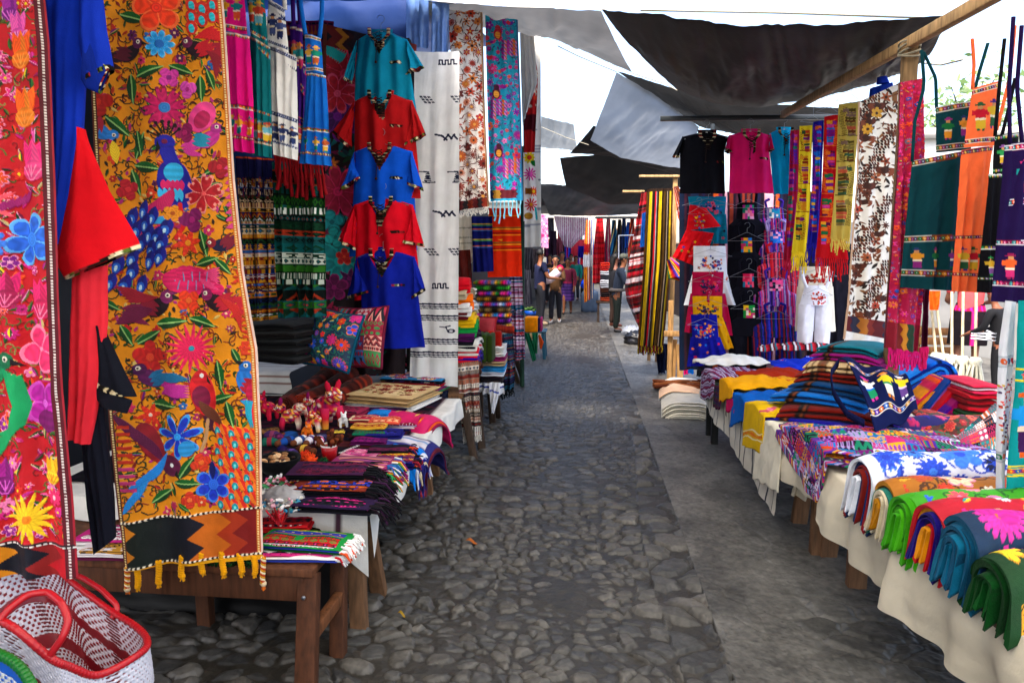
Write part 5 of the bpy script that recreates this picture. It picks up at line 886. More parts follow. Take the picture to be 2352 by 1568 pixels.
drape('bib', 'hot pink embroidered bib hanging over the cream mats at the left table edge', 'bib', gz(975, 955, .62)+[.08, -.02, 0], (-1, .25, 0), .40, .34, .05, ['#c80f5a', '#e0561c', '#7a0f3a'], 3, 13, G, cv, .04, CLOTH)
G = 'cream placemats with rust flowers'
o = gz(900, 935, .555)+[-.02, .10, 0]; cc = ['#3a0f3a', '#e4e2e0', '#d8d4d0', '#c9a873', '#c6a46e', '#cba976', '#c7a570', '#cdac7a']
for k, lab in enumerate(('plum placemat at the bottom of the cream pile', 'white placemat low in the cream pile', 'off white placemat under the cream ones', 'cream placemat fifth from the top of the pile', 'cream placemat fourth from the top of the pile', 'cream placemat third from the top of the pile', 'cream placemat just under the embroidered top one', 'cream placemat with rust embroidered flowers topping the pile beside the pink bib')):
    cv = Cv(.52, .46, cc[k], 180)
    if k == 7: cv.rect(.05, .05, .47, .41, '#d9bd8c'); cv.emb(8, .055, ['#8a1f14', '#a8341c', '#6a1a14', '#9a4a3a', '#7a2018'], ['#8a7a1c', '#6a2a1c', '#a08a3a'], 46, 'rh', 0, True, ['#7a5a2a'], .06, .46, .06, .40)
    slabobj('placemat', lab, 'placemat', o+[.01*math.sin(k*2), .01*math.cos(k*3), .0135*k], .54, .48, .013, [cc[k]], 1, -14+2*math.sin(k), 110+k, G, canvas=cv)
MPT = ['#8a2a6a', '#c03a6a', '#1a1a2a', '#e8e0e4', '#2a7ab0', '#3a8a5a', '#e8a030', '#6a3a9a', '#b01a2a']
for k in range(4):
    cv = Cv(.55, .34, '#8a2a6a', 160); cv.patches(k, 12, MPT)
    slabobj('patchwork_cloth', ('lowest', 'second', 'third', 'topmost')[k]+' folded patchwork cloth behind the cream placemats', 'patchwork', gz(950, 895, .56)+[0, .12, .024*k], .52, .36, .023, MPT, 2, -10+k, 130+k, 'patchwork cloths behind the placemats', canvas=cv)
# maroon rolls, patchwork roll
def roll(name, label, cat, a, b, r0, col, group, seed=0, cv=None, m=WOOL, flat=.75, nt=3.2):
    a = np.asarray(a, float); b = np.asarray(b, float); ax = (b-a); L = np.linalg.norm(ax); ax = ax/L; s = np.cross(ax, (0, 0, 1)); s /= np.linalg.norm(s); z = np.cross(s, ax); T = np.linspace(0, nt*2*math.pi, 120); rad = r0*(.22+.78*T/T[-1]); th = r0*.78/nt*.62
    nl = 24; mb = MB(); rr = random.Random(seed); t = thing(name, label, cat, (a+b)/2-[0, 0, r0], group); o = []; i_ = []
    for k in range(nl):
        f = k/(nl-1); c = a+ax*f*L+np.array([0, 0, .006*math.sin(f*7+seed)]); q = rad*(1+.05*math.sin(f*9+seed)); o.append(c+s*(q*np.cos(T))[:, None]+z*(q*np.sin(T)*flat)[:, None]); q = q-th; i_.append(c+s*(q*np.cos(T))[:, None]+z*(q*np.sin(T)*flat)[:, None])
    o = np.array(o); i_ = np.array(i_); lp = np.concatenate([o, i_[:, ::-1]], 1); cc = np.empty(lp.shape)
    for k in range(nl): cc[k] = C(col((k/(nl-1))*2-1) if callable(col) else col)
    mb.grid(lp, cc, closed=True, flip=True)
    for e in (0, -1): mb.raw(np.r_[o[e], i_[e]], cc[e][0], [(j, j+1, 121+j, 120+j) for j in range(119)])
    mb.build('rolled_cloth', m, t); return t
MR = ['#3a120c', '#4a1810', '#7a2014', '#2a0c08', '#9a2c14', '#4a1a10', '#3a140c']
G = 'maroon wool rolls lying on the left cloth'
for k, (a, b, r0, lab) in enumerate((((650, 930), (755, 858), .075, 'front maroon wool roll with rusty bands behind the toy animals'), ((690, 925), (800, 868), .080, 'middle maroon wool roll with rusty bands'), ((735, 930), (830, 885), .085, 'rear maroon wool roll with rusty bands beside the cream placemats'))):
    roll('wool_roll', lab, 'rolled blanket', gz(*a, .62)+[0, -.0, 0], gz(*b, .66)+[0, .05, .02], r0, mixcol(MR, k+4), G, k)
cv = None; roll('patchwork_roll', 'rolled patchwork blanket lying under the flowered pillow', 'rolled blanket', gz(775, 862, .63)+[0, .1, 0], gz(850, 852, .64)+[.05, .2, 0], .085, mixcol(MPT, 7), None, 5)
slabobj('folded_throw', 'dark red folded throw below the navy tunic behind the pillows', 'throw', gz(905, 850, .6)+[0, .1, 0], .34, .2, .12, ['#5a0f1c', '#8a1a3a', '#1a1014', '#7a1428'], 4, 0, 150, None)
# pillows
def pillow(name, label, c, w, h, tilt, rot, cv, rim, seed, group=None, thick=.09, yaw=-20):
    t = thing(name, label, 'pillow', c, group); n = cv.nx; s = cv.X/cv.w*2-1; v = 1-cv.Y/cv.hh*2; q = ((1-np.abs(s)**2.6)*(1-np.abs(v)**2.6)).clip(0, 1)**.42; pin = 1-.06*(1-s*s)*np.abs(v)**3
    x = s*w/2*(1-.07*(1-v*v)); y = v*h/2*(1-.07*(1-s*s)); d = thick*q+.004*(fbm(s*4+seed, v*4, seed)-.5)*q
    ax, f = rz(yaw); up = np.array([0, 0, 1])*math.cos(tilt)+f*math.sin(tilt); nn = -f*math.cos(tilt)+np.array([0, 0, 1])*math.sin(tilt); ca, sa = math.cos(rot), math.sin(rot)
    X = x*ca-y*sa; Y = x*sa+y*ca; c = np.asarray(c, float)+up*h*.5; P = c+X[..., None]*ax+Y[..., None]*up
    MB().grid(P+nn*(d+.0022*cv.z*q)[..., None], cv.c.reshape(-1, 3)).build('embroidered_front', SILK, t); MB().grid((P-nn*d[..., None])[::3, ::3], C(rim), flip=True).build('back', CLOTH, t)
    e = np.linspace(0, 1, 24); E = np.array([(a, -1) for a in e*2-1]+[(1, a) for a in e*2-1]+[(a, 1) for a in 1-e*2]+[(-1, a) for a in 1-e*2]); ex = E[:, 0]*w/2*(1-.07*(1-E[:, 1]**2)); ey = E[:, 1]*h/2*(1-.07*(1-E[:, 0]**2)); Q = c+(ex*ca-ey*sa)[:, None]*ax+(ex*sa+ey*ca)[:, None]*up
    MB().tube(Q[np.r_[0:23, 24:47, 48:71, 72:95]], .011, rim, 7, closed=True).build('piping', CLOTH, t); return t
cv = Cv(.42, .42, '#16324a', 420); cv.emb(33, .062, ['#e03a1c', '#e8301c', '#f08018', '#1c4ac8', '#c8207a', '#f09a20', '#2a5ad8', '#d8286a'], ['#14506a', '#2a8ab0', '#e8c020', '#1a6a4a'], 60, 'rh', 0, True, ['#1a6a5a'])
q = gy(752, 845, 4.35); pillow('flowered_pillow', 'square pillow embroidered with red, blue and orange flowers and teal piping', q, .40, .39, .35, -.10, cv, '#0c4a62', 2)
cv = Cv(.42, .42, '#5a1a3a', 420); cv.patches(5, 4, ['#8a1424', '#c02a4a', '#1a1a24', '#d8c8c8', '#3a8a4a', '#a01a3a', '#5a1a4a', '#e8a090', '#2a6ab0'])
q = gy(815, 845, 4.62); pillow('patchwork_pillow', 'red patchwork pillow leaning behind the flowered pillow', q, .43, .44, .30, .06, cv, '#6a1a34', 4)
# white-draped box and a black pile standing for shade at the back
t = thing('draped_box', 'low box draped with white brown striped cloth behind the toy animals', 'box', gz(640, 900, .56))
P = []; o = gz(655, 905, .555)+np.array([-.22, .22, 0]); X = np.linspace(-.32, .26, 40)
prof = [(-.20, .0), (-.205, .08), (-.2, .15), (-.17, .165), (0, .17), (.2, .17), (.3, .17)]; pr = poly_t(np.array(prof), np.linspace(0, 1, 50)); P = np.array([[(o[0]+x+.01*math.sin(z*30), o[1]+y+.012*math.sin(x*22)*(1-z/.17), o[2]+z) for x in X] for y, z in pr]); col = np.empty(P.shape); col[:] = C('#dad6d0')
for k in (6, 10, 30, 38): col[k:k+1] = C('#7a3f2a')
MB().grid(P, col.reshape(-1, 3)).build('cloth_cover', CLOTH, t)
q = gy(640, 838, 4.2); folded('folded_blanket', 'thick black layered pile standing for the shade behind the flowered pillow', 'folded blanket', q+[-.14, .2, 0], .62, .4, .27, ['#08080b', '#0c0a0c', '#070709', '#100c0c'], 5, -8, 77)  # black layers put in where there is only deep shade
for k, (u, v, w, d, h, pal, a, lab) in enumerate(((905, 1075, .20, .16, .05, ['#14145a', '#c8401c', '#1a1a3a', '#e8c020', '#8a1a2a'], 8, 'navy and rainbow shawl between the striped purses and the blue bib'), (893, 1048, .22, .13, .045, ['#0c0c12', '#5a1a3a', '#1a1a2a'], 4, 'black shawl behind the navy and rainbow one'), (925, 985, .24, .15, .035, ['#1a1a5a', '#7a1a2a', '#2a2a7a', '#d8c8d0'], 6, 'navy striped cloth under the sky blue wallet'), (790, 960, .26, .2, .06, ['#4a0f2a', '#7a1a3a', '#1a1a2a', '#a02a4a'], -6, 'dark wine cloth in front of the maroon rolls'), (880, 952, .3, .16, .03, ['#2a0f3a', '#5a1a5a', '#1a1a3a'], 3, 'violet cloth just in front of the cream placemats'))):
    slabobj('folded_shawl', lab, 'shawl', gz(u, v, .555)+[0, .02, 0], w, d, h, pal, 3, a, 400+k, 'shawls filling the left table', fc=['#0c0c10', '#c8401c', '#1a1a4a', '#8a1a2a'] if k < 2 else None)
# small goods: toys, dolls, basket, mug, beads
TP = ['#b01430', '#c81a3a', '#7a0f4a', '#e0a030', '#1a1a3a', '#d02a5a', '#a01224', '#e8d8c0', '#c0182c']
def toy(label, c, s, ang, seed, pal=TP):
    """stuffed striped animal: trunk, head with ears and muzzle, four legs"""
    c = np.asarray(c, float); ax, ay = rz(ang); t = thing('toy_animal', label, 'toy', c, 'striped stuffed animals on the left cloth'); col = mixcol(pal, seed)
    S_ = lambda d: np.array([col(float(np.clip(np.sin(v*9+seed), -1, 1))) for v in (d[..., 0]*1.0+d[..., 2]*.8).ravel()])
    z = np.array([0, 0, 1.]); mb = MB(); B = c+z*s*.62
    mb.ball(B, (s*.42, s*.42, s*.34), lambda D: S_(D), 24, 14); mb.build('body', CLOTH, t)
    mb = MB(); H = B+ax*s*.42+z*s*.42; mb.ball(H, s*.25, lambda D: S_(D*1.3), 20, 12); mb.ball(H+ax*s*.22-z*s*.04, (s*.16, s*.14, s*.13), lambda D: S_(D), 12, 8)
    for k in (-1, 1): mb.tube([H+ay*k*s*.12+z*s*.14, H+ay*k*s*.2+z*s*.36, H+ay*k*s*.22+z*s*.46], [s*.09, s*.085, s*.02], pal[seed % 3], 7)
    mb.build('head', CLOTH, t)
    for k in (-1, 1): e = MB(); e.ball(H+ax*s*.13+ay*k*s*.19+z*s*.06, s*.05, '#e8e4da', 8, 6); e.ball(H+ax*s*.15+ay*k*s*.225+z*s*.065, s*.028, '#101014', 8, 6); e.build('eye', PLAST, t)
    for i in (-1, 1):
        for j in (-1, 1): MB().tube([B+ax*i*s*.28+ay*j*s*.22, B+ax*i*s*.36+ay*j*s*.28-z*s*.3, B+ax*i*s*.38+ay*j*s*.28-z*s*.6], [s*.15, s*.13, s*.10], np.array([col(math.sin(q*5+i)) for q in range(3)]), 8).build('leg', CLOTH, t)
    return t
for lab, u, v, s, a, sd_ in (('big red striped toy animal seated highest among the toys', 752, 978, .20, -40, 3), ('pink striped toy animal with outstretched legs left of the big one', 668, 985, .13, 200, 5), ('small red toy animal farthest left by the draped box', 616, 962, .12, 160, 7), ('orange and red toy animal in front of the big one', 722, 990, .11, -80, 8), ('purple striped toy animal lying behind the small ones', 690, 965, .12, 20, 11)): toy(lab, gz(u, v, .555), s, a, sd_)
toy('white stuffed rabbit beside the crimson wallet', gz(788, 980, .555), .07, -60, 2, ['#e8e6e4', '#e0dedc', '#f0eeea'])
toy('orange stuffed duck in front of the toy animals', gz(706, 1005, .555), .07, -50, 2, ['#e8701c', '#f08a20', '#e0601a'])
def doll(label, c, col, col2, seed, ang):
    c = np.asarray(c, float); ax, ay = rz(ang); t = thing('cloth_doll', label, 'doll', c, 'little cloth purses and dolls in rows'); z = np.array([0, 0, 1.])
    mb = MB(); P = np.array([c-ax*.05+z*.02, c-ax*.02+z*.024, c+ax*.03+z*.024, c+ax*.05+z*.02]); mb.tube(P, [.012, .024, .025, .015], col, 10); mb.build('body', CLOTH, t)
    MB().tube([c-ax*.012+z*.024, c+ax*.012+z*.024], .0265, col2, 10).build('woven_band', CLOTH, t); MB().ball(c-ay*.0-ax*.06+z*.022, .019, '#6a3a24', 10, 8).build('head', CLOTH, t)
for k, (u, v, c1, c2, lab) in enumerate(((660, 1022, '#1c4a9a', '#2a2a4a', 'blue cloth doll at the left of the doll row'), (690, 1020, '#e4e0e0', '#2a4a8a', 'white and blue cloth doll in the doll row'), (712, 1020, '#d8d4e0', '#4a2a6a', 'pale lilac cloth doll in the doll row'), (734, 1022, '#e8d8e0', '#c02a6a', 'pink and white cloth doll at the right of the doll row'), (650, 1045, '#2a1a4a', '#1a1a5a', 'dark violet cloth doll behind the black basket'), (672, 1052, '#3a2a5a', '#6a4a9a', 'violet cloth doll beside the black basket'), (700, 1042, '#5a2a1c', '#e0b040', 'brown cloth doll with a gold band'), (628, 1008, '#4a2a5a', '#8a3a5a', 'plum cloth doll near the golden runner'), (620, 1024, '#1a5a4a', '#8a2a3a', 'green cloth doll by the golden runner'))): doll(lab, gz(u, v, .555), c1, c2, k, 60+k*17)
for k, (u, v, pal, lab) in enumerate(((622, 995, ['#2a2420', '#8a5a30', '#1a1a1c'], 'black purse with a brown patch beside the golden runner'), (663, 1006, ['#1c4a8a', '#2a6ab0', '#14306a'], 'blue woven purse standing behind the dolls'), (640, 1010, ['#5a1a4a', '#7a2a5a', '#3a1a3a'], 'plum woven purse behind the dolls'), (742, 1010, ['#3a3a6a', '#2a2a4a', '#5a5a8a'], 'slate purse behind the red mug'), (775, 1000, ['#1a1a3a', '#e0c040', '#14142a'], 'navy purse with yellow trim behind the mug'))): slabobj('small_purse', lab, 'purse', gz(u, v, .555), .10, .07, .03, pal, 1, 30+40*k, 170+k, 'small purses among the toys')
t = thing('enamel_mug', 'red enamel mug with a white rim holding brown stick dolls', 'mug', gz(757, 1060, .555)); c = gz(757, 1056, .555)
MB().lathe(c, [(.0, .002), (.034, .002), (.040, .05), (.042, .075), (.038, .075), (.034, .01), (0, .01)], '#b8141c', 20).build('cup', PLAST, t); MB().lathe(c, [(.041, .073), (.044, .078), (.042, .084), (.038, .078)], '#e8e4de', 20).build('rim', PLAST, t)
mb = MB(); r = random.Random(4)
for k in range(16): a = r.uniform(0, 6.3); q = c+np.array([.02*math.cos(a), .02*math.sin(a), .06]); e = q+np.array([.045*math.cos(a), .045*math.sin(a), r.uniform(.04, .08)]); mb.tube([q, e], [.006, .010], r.choice(['#4a2214', '#3a1a10', '#6a3018', '#5a1f1a']), 6); mb.ball(e, .013, r.choice(['#4a2214', '#2a120c', '#7a3a20']), 8, 6)
mb.build('stick_dolls', CLOTH, t)
t = thing('black_basket', 'round black basket filled with carved wooden pieces beside the golden runner', 'basket', gz(645, 1090, .555)); c = gz(642, 1082, .555)
a = np.linspace(0, 1, 9); MB().lathe(c, [(0, .004), (.075, .004), (.095, .03), (.105, .07), (.10, .075), (.09, .065), (.07, .02), (0, .016)], '#0d0d10', 28).build('bowl', WOOL, t)
mb = MB()
for k in range(26): aa, rr_ = r.uniform(0, 6.3), r.uniform(0, .075); q = c+np.array([rr_*math.cos(aa), rr_*math.sin(aa), .05+r.uniform(0, .025)]); mb.ball(q, (r.uniform(.012, .026), r.uniform(.008, .018), r.uniform(.006, .012)), r.choice(['#c89a6a', '#a8754a', '#2a1a14', '#e0b88a', '#6a4028', '#d8a878']), 8, 6)
mb.build('carved_pieces', WOOD, t)
def pom(label, c, rad, col, seed, cat='pompom'):
    mb = MB(); r = random.Random(seed); mb.ball(c, rad*.72, col, 12, 8)
    for k in range(120):
        d = np.array([r.gauss(0, 1), r.gauss(0, 1), r.gauss(0, 1)]); d /= np.linalg.norm(d); mb.tube([c+d*rad*.5, c+d*rad*r.uniform(.9, 1.15)], [.0035, .0015], col, 4)
    return mb.build('pompom', WOOL, None, label, cat, 'woolly pompoms on the left cloth')
for lab, u, v, rad, col in (('large orange woolly pompom in front of the doll row', 712, 1072, .040, '#f0521c'), ('orange pompom behind the large one', 700, 1060, .034, '#e8401c'), ('dark green pompom beside the red mug', 743, 1072, .028, '#0c4a24'), ('yellow orange pompom right of the large one', 730, 1092, .025, '#f0901c'), ('bright green shaggy pompom next to the striped purses', 749, 1098, .030, '#2a9a2a'), ('red pompom left of the large orange one', 688, 1082, .024, '#d8281c')): pom(lab, gz(u, v, .555)+np.array([0, 0, rad*.8]), rad, C(col), int(u))
def heap(name, label, cat, u, v, w, d, h, pal, n, seed, m=PLAST, rr=(.004, .008), group=None, z=.555):
    mb = MB(); r = random.Random(seed); o = gz(u, v, z)
    for k in range(n):
        a, q = r.uniform(0, 6.3), r.random()**.5; p = o+np.array([w/2*q*math.cos(a), d/2*q*math.sin(a), r.uniform(.2, 1)*h*(1-q*q*.8)]); e = p+np.array([r.gauss(0, .012), r.gauss(0, .012), r.gauss(0, .004)]); mb.tube([p, (p+e)/2+[0, 0, .003], e], r.uniform(*rr), r.choice(pal), 5)
    return mb.build(name, m, None, label, cat, group)
heap('bead_bracelets', 'pink and white bead bracelets heaped beside the black basket', 'bracelets', 634, 1118, .14, .10, .05, ['#d82a6a', '#e8e4e8', '#c01a3a', '#f0c0d0', '#2a8a4a'], 90, 2)
heap('bead_bracelets', 'multicoloured woven bracelets heaped in front of the pompoms', 'bracelets', 705, 1120, .22, .10, .04, ['#c01a2a', '#e8a020', '#2a7a3a', '#1a2a6a', '#d8501c', '#e8d8a0', '#7a1a4a'], 130, 3)
heap('bead_bracelets', 'red and dark bracelets lying under the striped purses', 'bracelets', 770, 1140, .26, .08, .03, ['#8a1a2a', '#2a1420', '#c08a30', '#3a1a3a', '#a03a4a'], 110, 4)
mb = MB(); o = gz(648, 1160, .555); mb.ball(o+[0, .02, .03], (.09, .06, .045), '#c8c4c4', 30, 18, lambda D: 1+.16*np.sin(D[..., 0]*17+D[..., 1]*11)*np.sin(D[..., 2]*13)); mb.build('plastic_bag', POLY, None, 'crumpled clear plastic bag of beads at the front edge of the left cloth', 'bag')
heap('loose_beads', 'pastel beads spilling from the clear plastic bag', 'beads', 652, 1166, .20, .12, .055, ['#e8e4e0', '#e0a0b0', '#2a8ab0', '#c8c0b0', '#e8d8d0', '#4a9a8a', '#d0a060'], 120, 6)
for k, (u, v, c1) in enumerate(((672, 1140, '#f0a818'), (690, 1144, '#1c5ab0'), (682, 1150, '#1c70c8'))):
    a = np.linspace(0, 6.28, 18)[:-1]; o = gz(u, v, .565); MB().tube(o+np.c_[.03*np.cos(a), .03*np.sin(a), .006*np.sin(a*2+k)+.006*k], .004, c1, 6, closed=True).build('bangle', PLAST, None, ('yellow bangle beside the bead bag', 'blue bangle overlapping the yellow one', 'sky blue bangle lying in front of the other two')[k], 'bangle', 'bangles by the bead bag')
slabobj('wrapped_purse', 'woven purse in clear plastic in front of the striped pile', 'purse', gz(800, 1125, .58)+[0, -.0, .01], .18, .07, .02, ['#b88a9a', '#8a3a5a', '#d8b8c0', '#5a2a4a'], 1, 3, 190, None, m=POLY)
MB().ball(gz(978, 1140)+[-.02, -.03, .028], .028, '#c8281c', 14, 10).build('red_ball', PLAST, None, 'small red ball at the foot of the trestle leg', 'ball')
def leafobj(label, u, v, s, col):
    o = gz(u, v, .035); cv = Cv(1, .5, '#000000', 20); m = (np.abs(cv.Y-.25)/.25 < 1-(cv.X*2-1)**2); MB().grid(np.stack([o[0]+(cv.X-.5)*s, o[1]+(cv.Y-.25)*s, o[2]+.012*np.sin(cv.X*5)+.02*(cv.Y-.25)**2], -1), C(col), mask=m).build('fallen_leaf', LEAFM, None, label, 'leaf', solid=.001)
leafobj('dry orange leaf lying on the cobbles', 1082, 1243, .07, '#c86a1c'); leafobj('small yellow leaf lying nearer on the cobbles', 922, 1410, .04, '#b8901c')
# ================================================================ woven totes at the lower left
def tote(label, rim, depth, base, rimcol, cvf, handles, thick=.014, down=(0, 0, -1), shrink=.72, hcol=None):
    rim = np.asarray(rim, float); n = len(rim); tt = np.linspace(0, n, 640, endpoint=False); i = tt.astype(int)
    cr = lambda a: np.array([.5*((2*rim[k % n])+(rim[(k+1) % n]-rim[(k-1) % n])*f+(2*rim[(k-1) % n]-5*rim[k % n]+4*rim[(k+1) % n]-rim[(k+2) % n])*f*f+(3*rim[k % n]-rim[(k-1) % n]-3*rim[(k+1) % n]+rim[(k+2) % n])*f**3) for k, f in zip(i, tt-i)])
    Q = cr(rim); c = Q.mean(0); dn = np.asarray(down, float); dn /= np.linalg.norm(dn); T = np.linspace(0, 1, 200)
    t = thing('woven_tote', label, 'tote bag', c+dn*depth, 'woven plastic totes at the lower left')
    P = np.array([c+dn*depth*v+(Q-c)*(1-(1-shrink)*v**1.3) for v in T]); U, V = np.meshgrid(np.arange(640)/640., T); col, z = cvf(U, V)
    G = (P-c); G /= np.linalg.norm(G, axis=-1)[..., None]; P = P+G*z[..., None]*.004
    mb = MB(); mb.grid(np.concatenate([P, P[:, :1]], 1), np.concatenate([col, col[:, :1]], 1).reshape(-1, 3)); mb.raw(np.r_[(P[-1].mean(0))[None], P[-1]], col[-1].mean(0), None, [(0, 1+k, 1+(k+1) % 640) for k in range(640)]); mb.build('woven_body', PLAST, t, solid=.006)
    a = np.arange(640); MB().tube(Q, thick*(1+.05*np.sin(a*2*math.pi*120/640)), rimcol, 9, closed=True).build('rim', PLAST, t)
    for h in handles:
        H = poly_t(np.asarray(h, float), np.linspace(0, 1, 90)); 
        for _ in range(12): H[1:-1] = (H[:-2]+H[1:-1]*2+H[2:])/4
        MB().tube(H, thick*.9*(1+.03*np.sin(np.arange(90)*2.9)), hcol or rimcol, 9).build('handle', PLAST, t)
    return t
def weave(dark, light, bands):
    def f(U, V):
        a = U*70; b = V*34; r = np.floor(b); d = ((a+.5*(r % 2)) % 1 < .34) & ((b % 1) < .46); col = np.empty(U.shape+(3,)); col[:] = C(light); col[d] = C(dark); z = np.where(d, -1., .4*np.sin((a+.5*(r % 2))*2*math.pi))
        for v0, v1 in bands: m = (V > v0+.006*np.sin(np.floor(a)*3.1)) & (V < v1+.006*np.sin(np.floor(a)*3.1)); col[m] = C(dark)*.9; z[m] = -.6
        for u0 in (.12, .36, .62, .86): m = (np.abs(U-u0) < .012) & ~np.any([(V > x) & (V < y) for x, y in bands], 0); col[m & ((b % 1) < .45)] = C(dark)*.6
        return col, z
    return f
RM = [(u, v, Y) for u, v, Y in ((-95, 1370, 1.78), (0, 1282, 1.92), (73, 1271, 2.0), (125, 1296, 2.0), (163, 1334, 2.0), (251, 1399, 1.95), (314, 1439, 1.86), (339, 1474, 1.74), (314, 1505, 1.64), (226, 1549, 1.54), (160, 1530, 1.48), (113, 1508, 1.45), (21, 1434, 1.44), (-70, 1400, 1.52))]
rim = np.array([gy(u, v, Y) for u, v, Y in RM])
tote('red and white woven plastic tote with red handles below the red runner', rim, .42, None, '#b80f1c', weave('#8a0c1c', '#dedbe6', ((.30, .38), (.62, .72), (.90, 1.1))),
     ([gy(158, 1334, 2.0), gy(160, 1318, 2.0), gy(186, 1324, 2.01), gy(232, 1352, 1.99), gy(268, 1388, 1.96), gy(270, 1402, 1.95), gy(256, 1420, 1.93)], [gy(0, 1422, 1.44), gy(22, 1395, 1.46), gy(64, 1364, 1.50), gy(110, 1358, 1.52), gy(142, 1384, 1.50), gy(158, 1424, 1.48), gy(145, 1462, 1.46), gy(116, 1502, 1.45)]), .010, (.16, .05, -1))
def wv2(U, V):
    col, z = weave('#1464d0', '#e0e0da', ((.0, .10), (.36, .46)))(U, V); return col, z
c = gy(-80, 1590, 1.22)+np.array([-.10, 0, -.03]); a = np.linspace(0, 2*math.pi, 12, endpoint=False)
tote('blue and white woven tote with a green rim at the lower left corner', np.c_[c[0]+.235*np.cos(a), c[1]+.13*np.sin(a), c[2]+.05-.10*np.cos(a)**2*np.sign(np.cos(a))], .36, None, '#0c6a1c', wv2, ([c+[-.12, -.12, 0], c+[-.10, -.12, .12], c+[.02, -.12, .12], c+[.04, -.12, 0]],), .012, (0, 0, -1), .8)
# ================================================================ further left tables
t = thing('trestle_table', 'low trestle table under the column of folded cloths on the left', 'table', (-1.5, 5.8, 0))
MB().box((-1.62, 5.72, .50), (1.36, .98, .03), '#6a4a30').build('tabletop', WOOD, t, bevel=.003)
for a, b in ((gz(1090, 1056), gy(1060, 905, 5.36)), (gz(1108, 1035), gy(1092, 900, 5.55)), (gz(1132, 976), gy(1125, 880, 6.15)), (gz(1144, 962), gy(1138, 880, 6.2))): MB().beam(a, b, .06, .045, '#3f3128').build('leg', WOOD, t, bevel=.004)
G = 'folded cloths in the tall column beside the white length'
cols = [('scarlet', '#c80a1c', 637, 665, 1078), ('beige', '#b8a688', 661, 678, 1079), ('orange', '#e8680c', 674, 702, 1083), ('white', '#dcdad8', 690, 717, 1086), ('maroon', '#5a0f14', 708, 724, 1080), ('yellow', '#e0b010', 718, 744, 1091), ('green', '#128a3a', 735, 767, 1093), ('plum', '#4a0f4a', 758, 774, 1091), ('black', '#14121c', 765, 791, 1095), ('ivory', '#d8d4cc', 778, 807, 1099), ('red', '#d00f2a', 795, 826, 1099), ('violet blue', '#2a128a', 808, 838, 1099), ('rust brown', '#5a2a14', 824, 862, 1098)]
for k, (nm, col, v0, v1, ur) in enumerate(cols):
    p1 = gy(ur, v1, 5.62); p0 = gy(ur, v0, 5.62); h = (p0[2]-p1[2])*.98; w = .34
    folded('folded_cloth', nm+' folded cloth in the tall column beside the white length', 'folded cloth', (p1[0]-w/2, 5.75, p1[2]), .30, w, h, col, 3, 90+random.Random(k).uniform(-9, 9), k, .1, G)
G = 'small folded cloths behind the tall column'
for k, (nm, col, v0, v1) in enumerate((('cream', '#e0dacc', 661, 678), ('black', '#1a1a20', 681, 692), ('grey white', '#c8c4c0', 694, 702), ('dark green', '#12302a', 702, 712), ('white', '#d8d4d0', 705, 724), ('turquoise', '#1a9ab0', 752, 775))):
    p1 = gy(1091, v1, 6.05); p0 = gy(1091, v0, 6.05); folded('folded_cloth', nm+' folded cloth glimpsed between the tall column and the rainbow rolls', 'folded cloth', (p1[0]-.12, 6.1, p1[2]), .24, .2, p0[2]-p1[2], col, 2, 0, k, 0, G)
simple(6.05, 1068, [(1050, 575), (1056, 690)], [(1080, 573), (1088, 690)], '#4a140f', 30, 60, lambda c: c.c.__imul__(.75+.5*fbm(c.X/5, c.Y/9, 4)[..., None]), 'dark_blanket', 'dark reddish blanket hanging behind the top of the tall column', 'blanket', .03, 1, WOOL)
G = 'rainbow striped blanket rolls in a wall'
RP = [['#f0b010', '#1a8a2a', '#e01a2a', '#f01a9a', '#1a6ad0', '#f06a10', '#2a8ad8'], ['#0c1a0a', '#1a9a2a', '#0a5a14', '#5ac83a', '#0a1408'], ['#1a8a3a', '#0a2a10', '#f02a9a', '#e02a6a', '#7a1ab0', '#1a4ad8', '#f08a2a'], ['#1a0f08', '#b87a14', '#5a3a0c', '#d89a20', '#140c08'], ['#7a1a9a', '#e0e0f0', '#1a8ad8', '#e01a1a', '#f02a6a', '#1a6ad8'], ['#0c0a08', '#8a6a3a', '#14100a', '#a8864a', '#0c0a08'], ['#1a8ad8', '#f02a9a', '#1a5ad0', '#f0c010', '#e8401a', '#f0a010', '#2a8ad8'], ['#2a0a4a', '#6a1a9a', '#14081c', '#8a2ab0', '#1c0a2a'], ['#e04a1a', '#1a2a5a', '#e8a020', '#c01a3a']]
nm = ('yellow to blue', 'green and black', 'green, pink and blue', 'ochre and black', 'purple, blue and pink', 'brown and black', 'bright rainbow', 'violet', 'orange and navy')
for k in range(9):
    v = 649+k*12.4; a = gy(1090+k*.7, v, 6.75); b = gy(1172+k*.3, v, 6.75); pal = [C(c) for c in RP[k]]
    def gc(s, pal=pal, k=k): f = (s+1)/2*(len(pal)*1.6); i = int(f); q = f-i; c = pal[i % len(pal)]*(1-q)+pal[(i+1) % len(pal)]*q; return c*(.15 if (q < .09 or abs(q-.5) < .05) else 1)
    mb = MB(); nl = 70; th = np.linspace(0, 2*math.pi, 16, endpoint=False); T = np.linspace(0, 1, nl); P = np.array([a+(b-a)*f+np.c_[0*th, .10*np.cos(th), .026*np.sin(th)*min(1, .5+8*min(f, 1-f))] for f in T]); mb.grid(P, np.repeat([gc(f*2-1) for f in T], 16, 0), closed=True, flip=True)
    for e in (0, -1): mb.raw(np.r_[P[e].mean(0)[None], P[e]], gc(e*2+1 if e == 0 else 1), None, [(0, 1+i, 1+(i+1) % 16) for i in range(16)])
    mb.build('blanket_roll', WOOL, None, nm[k]+' striped blanket roll in the wall of rolls under the orange cloth', 'blanket roll', G)
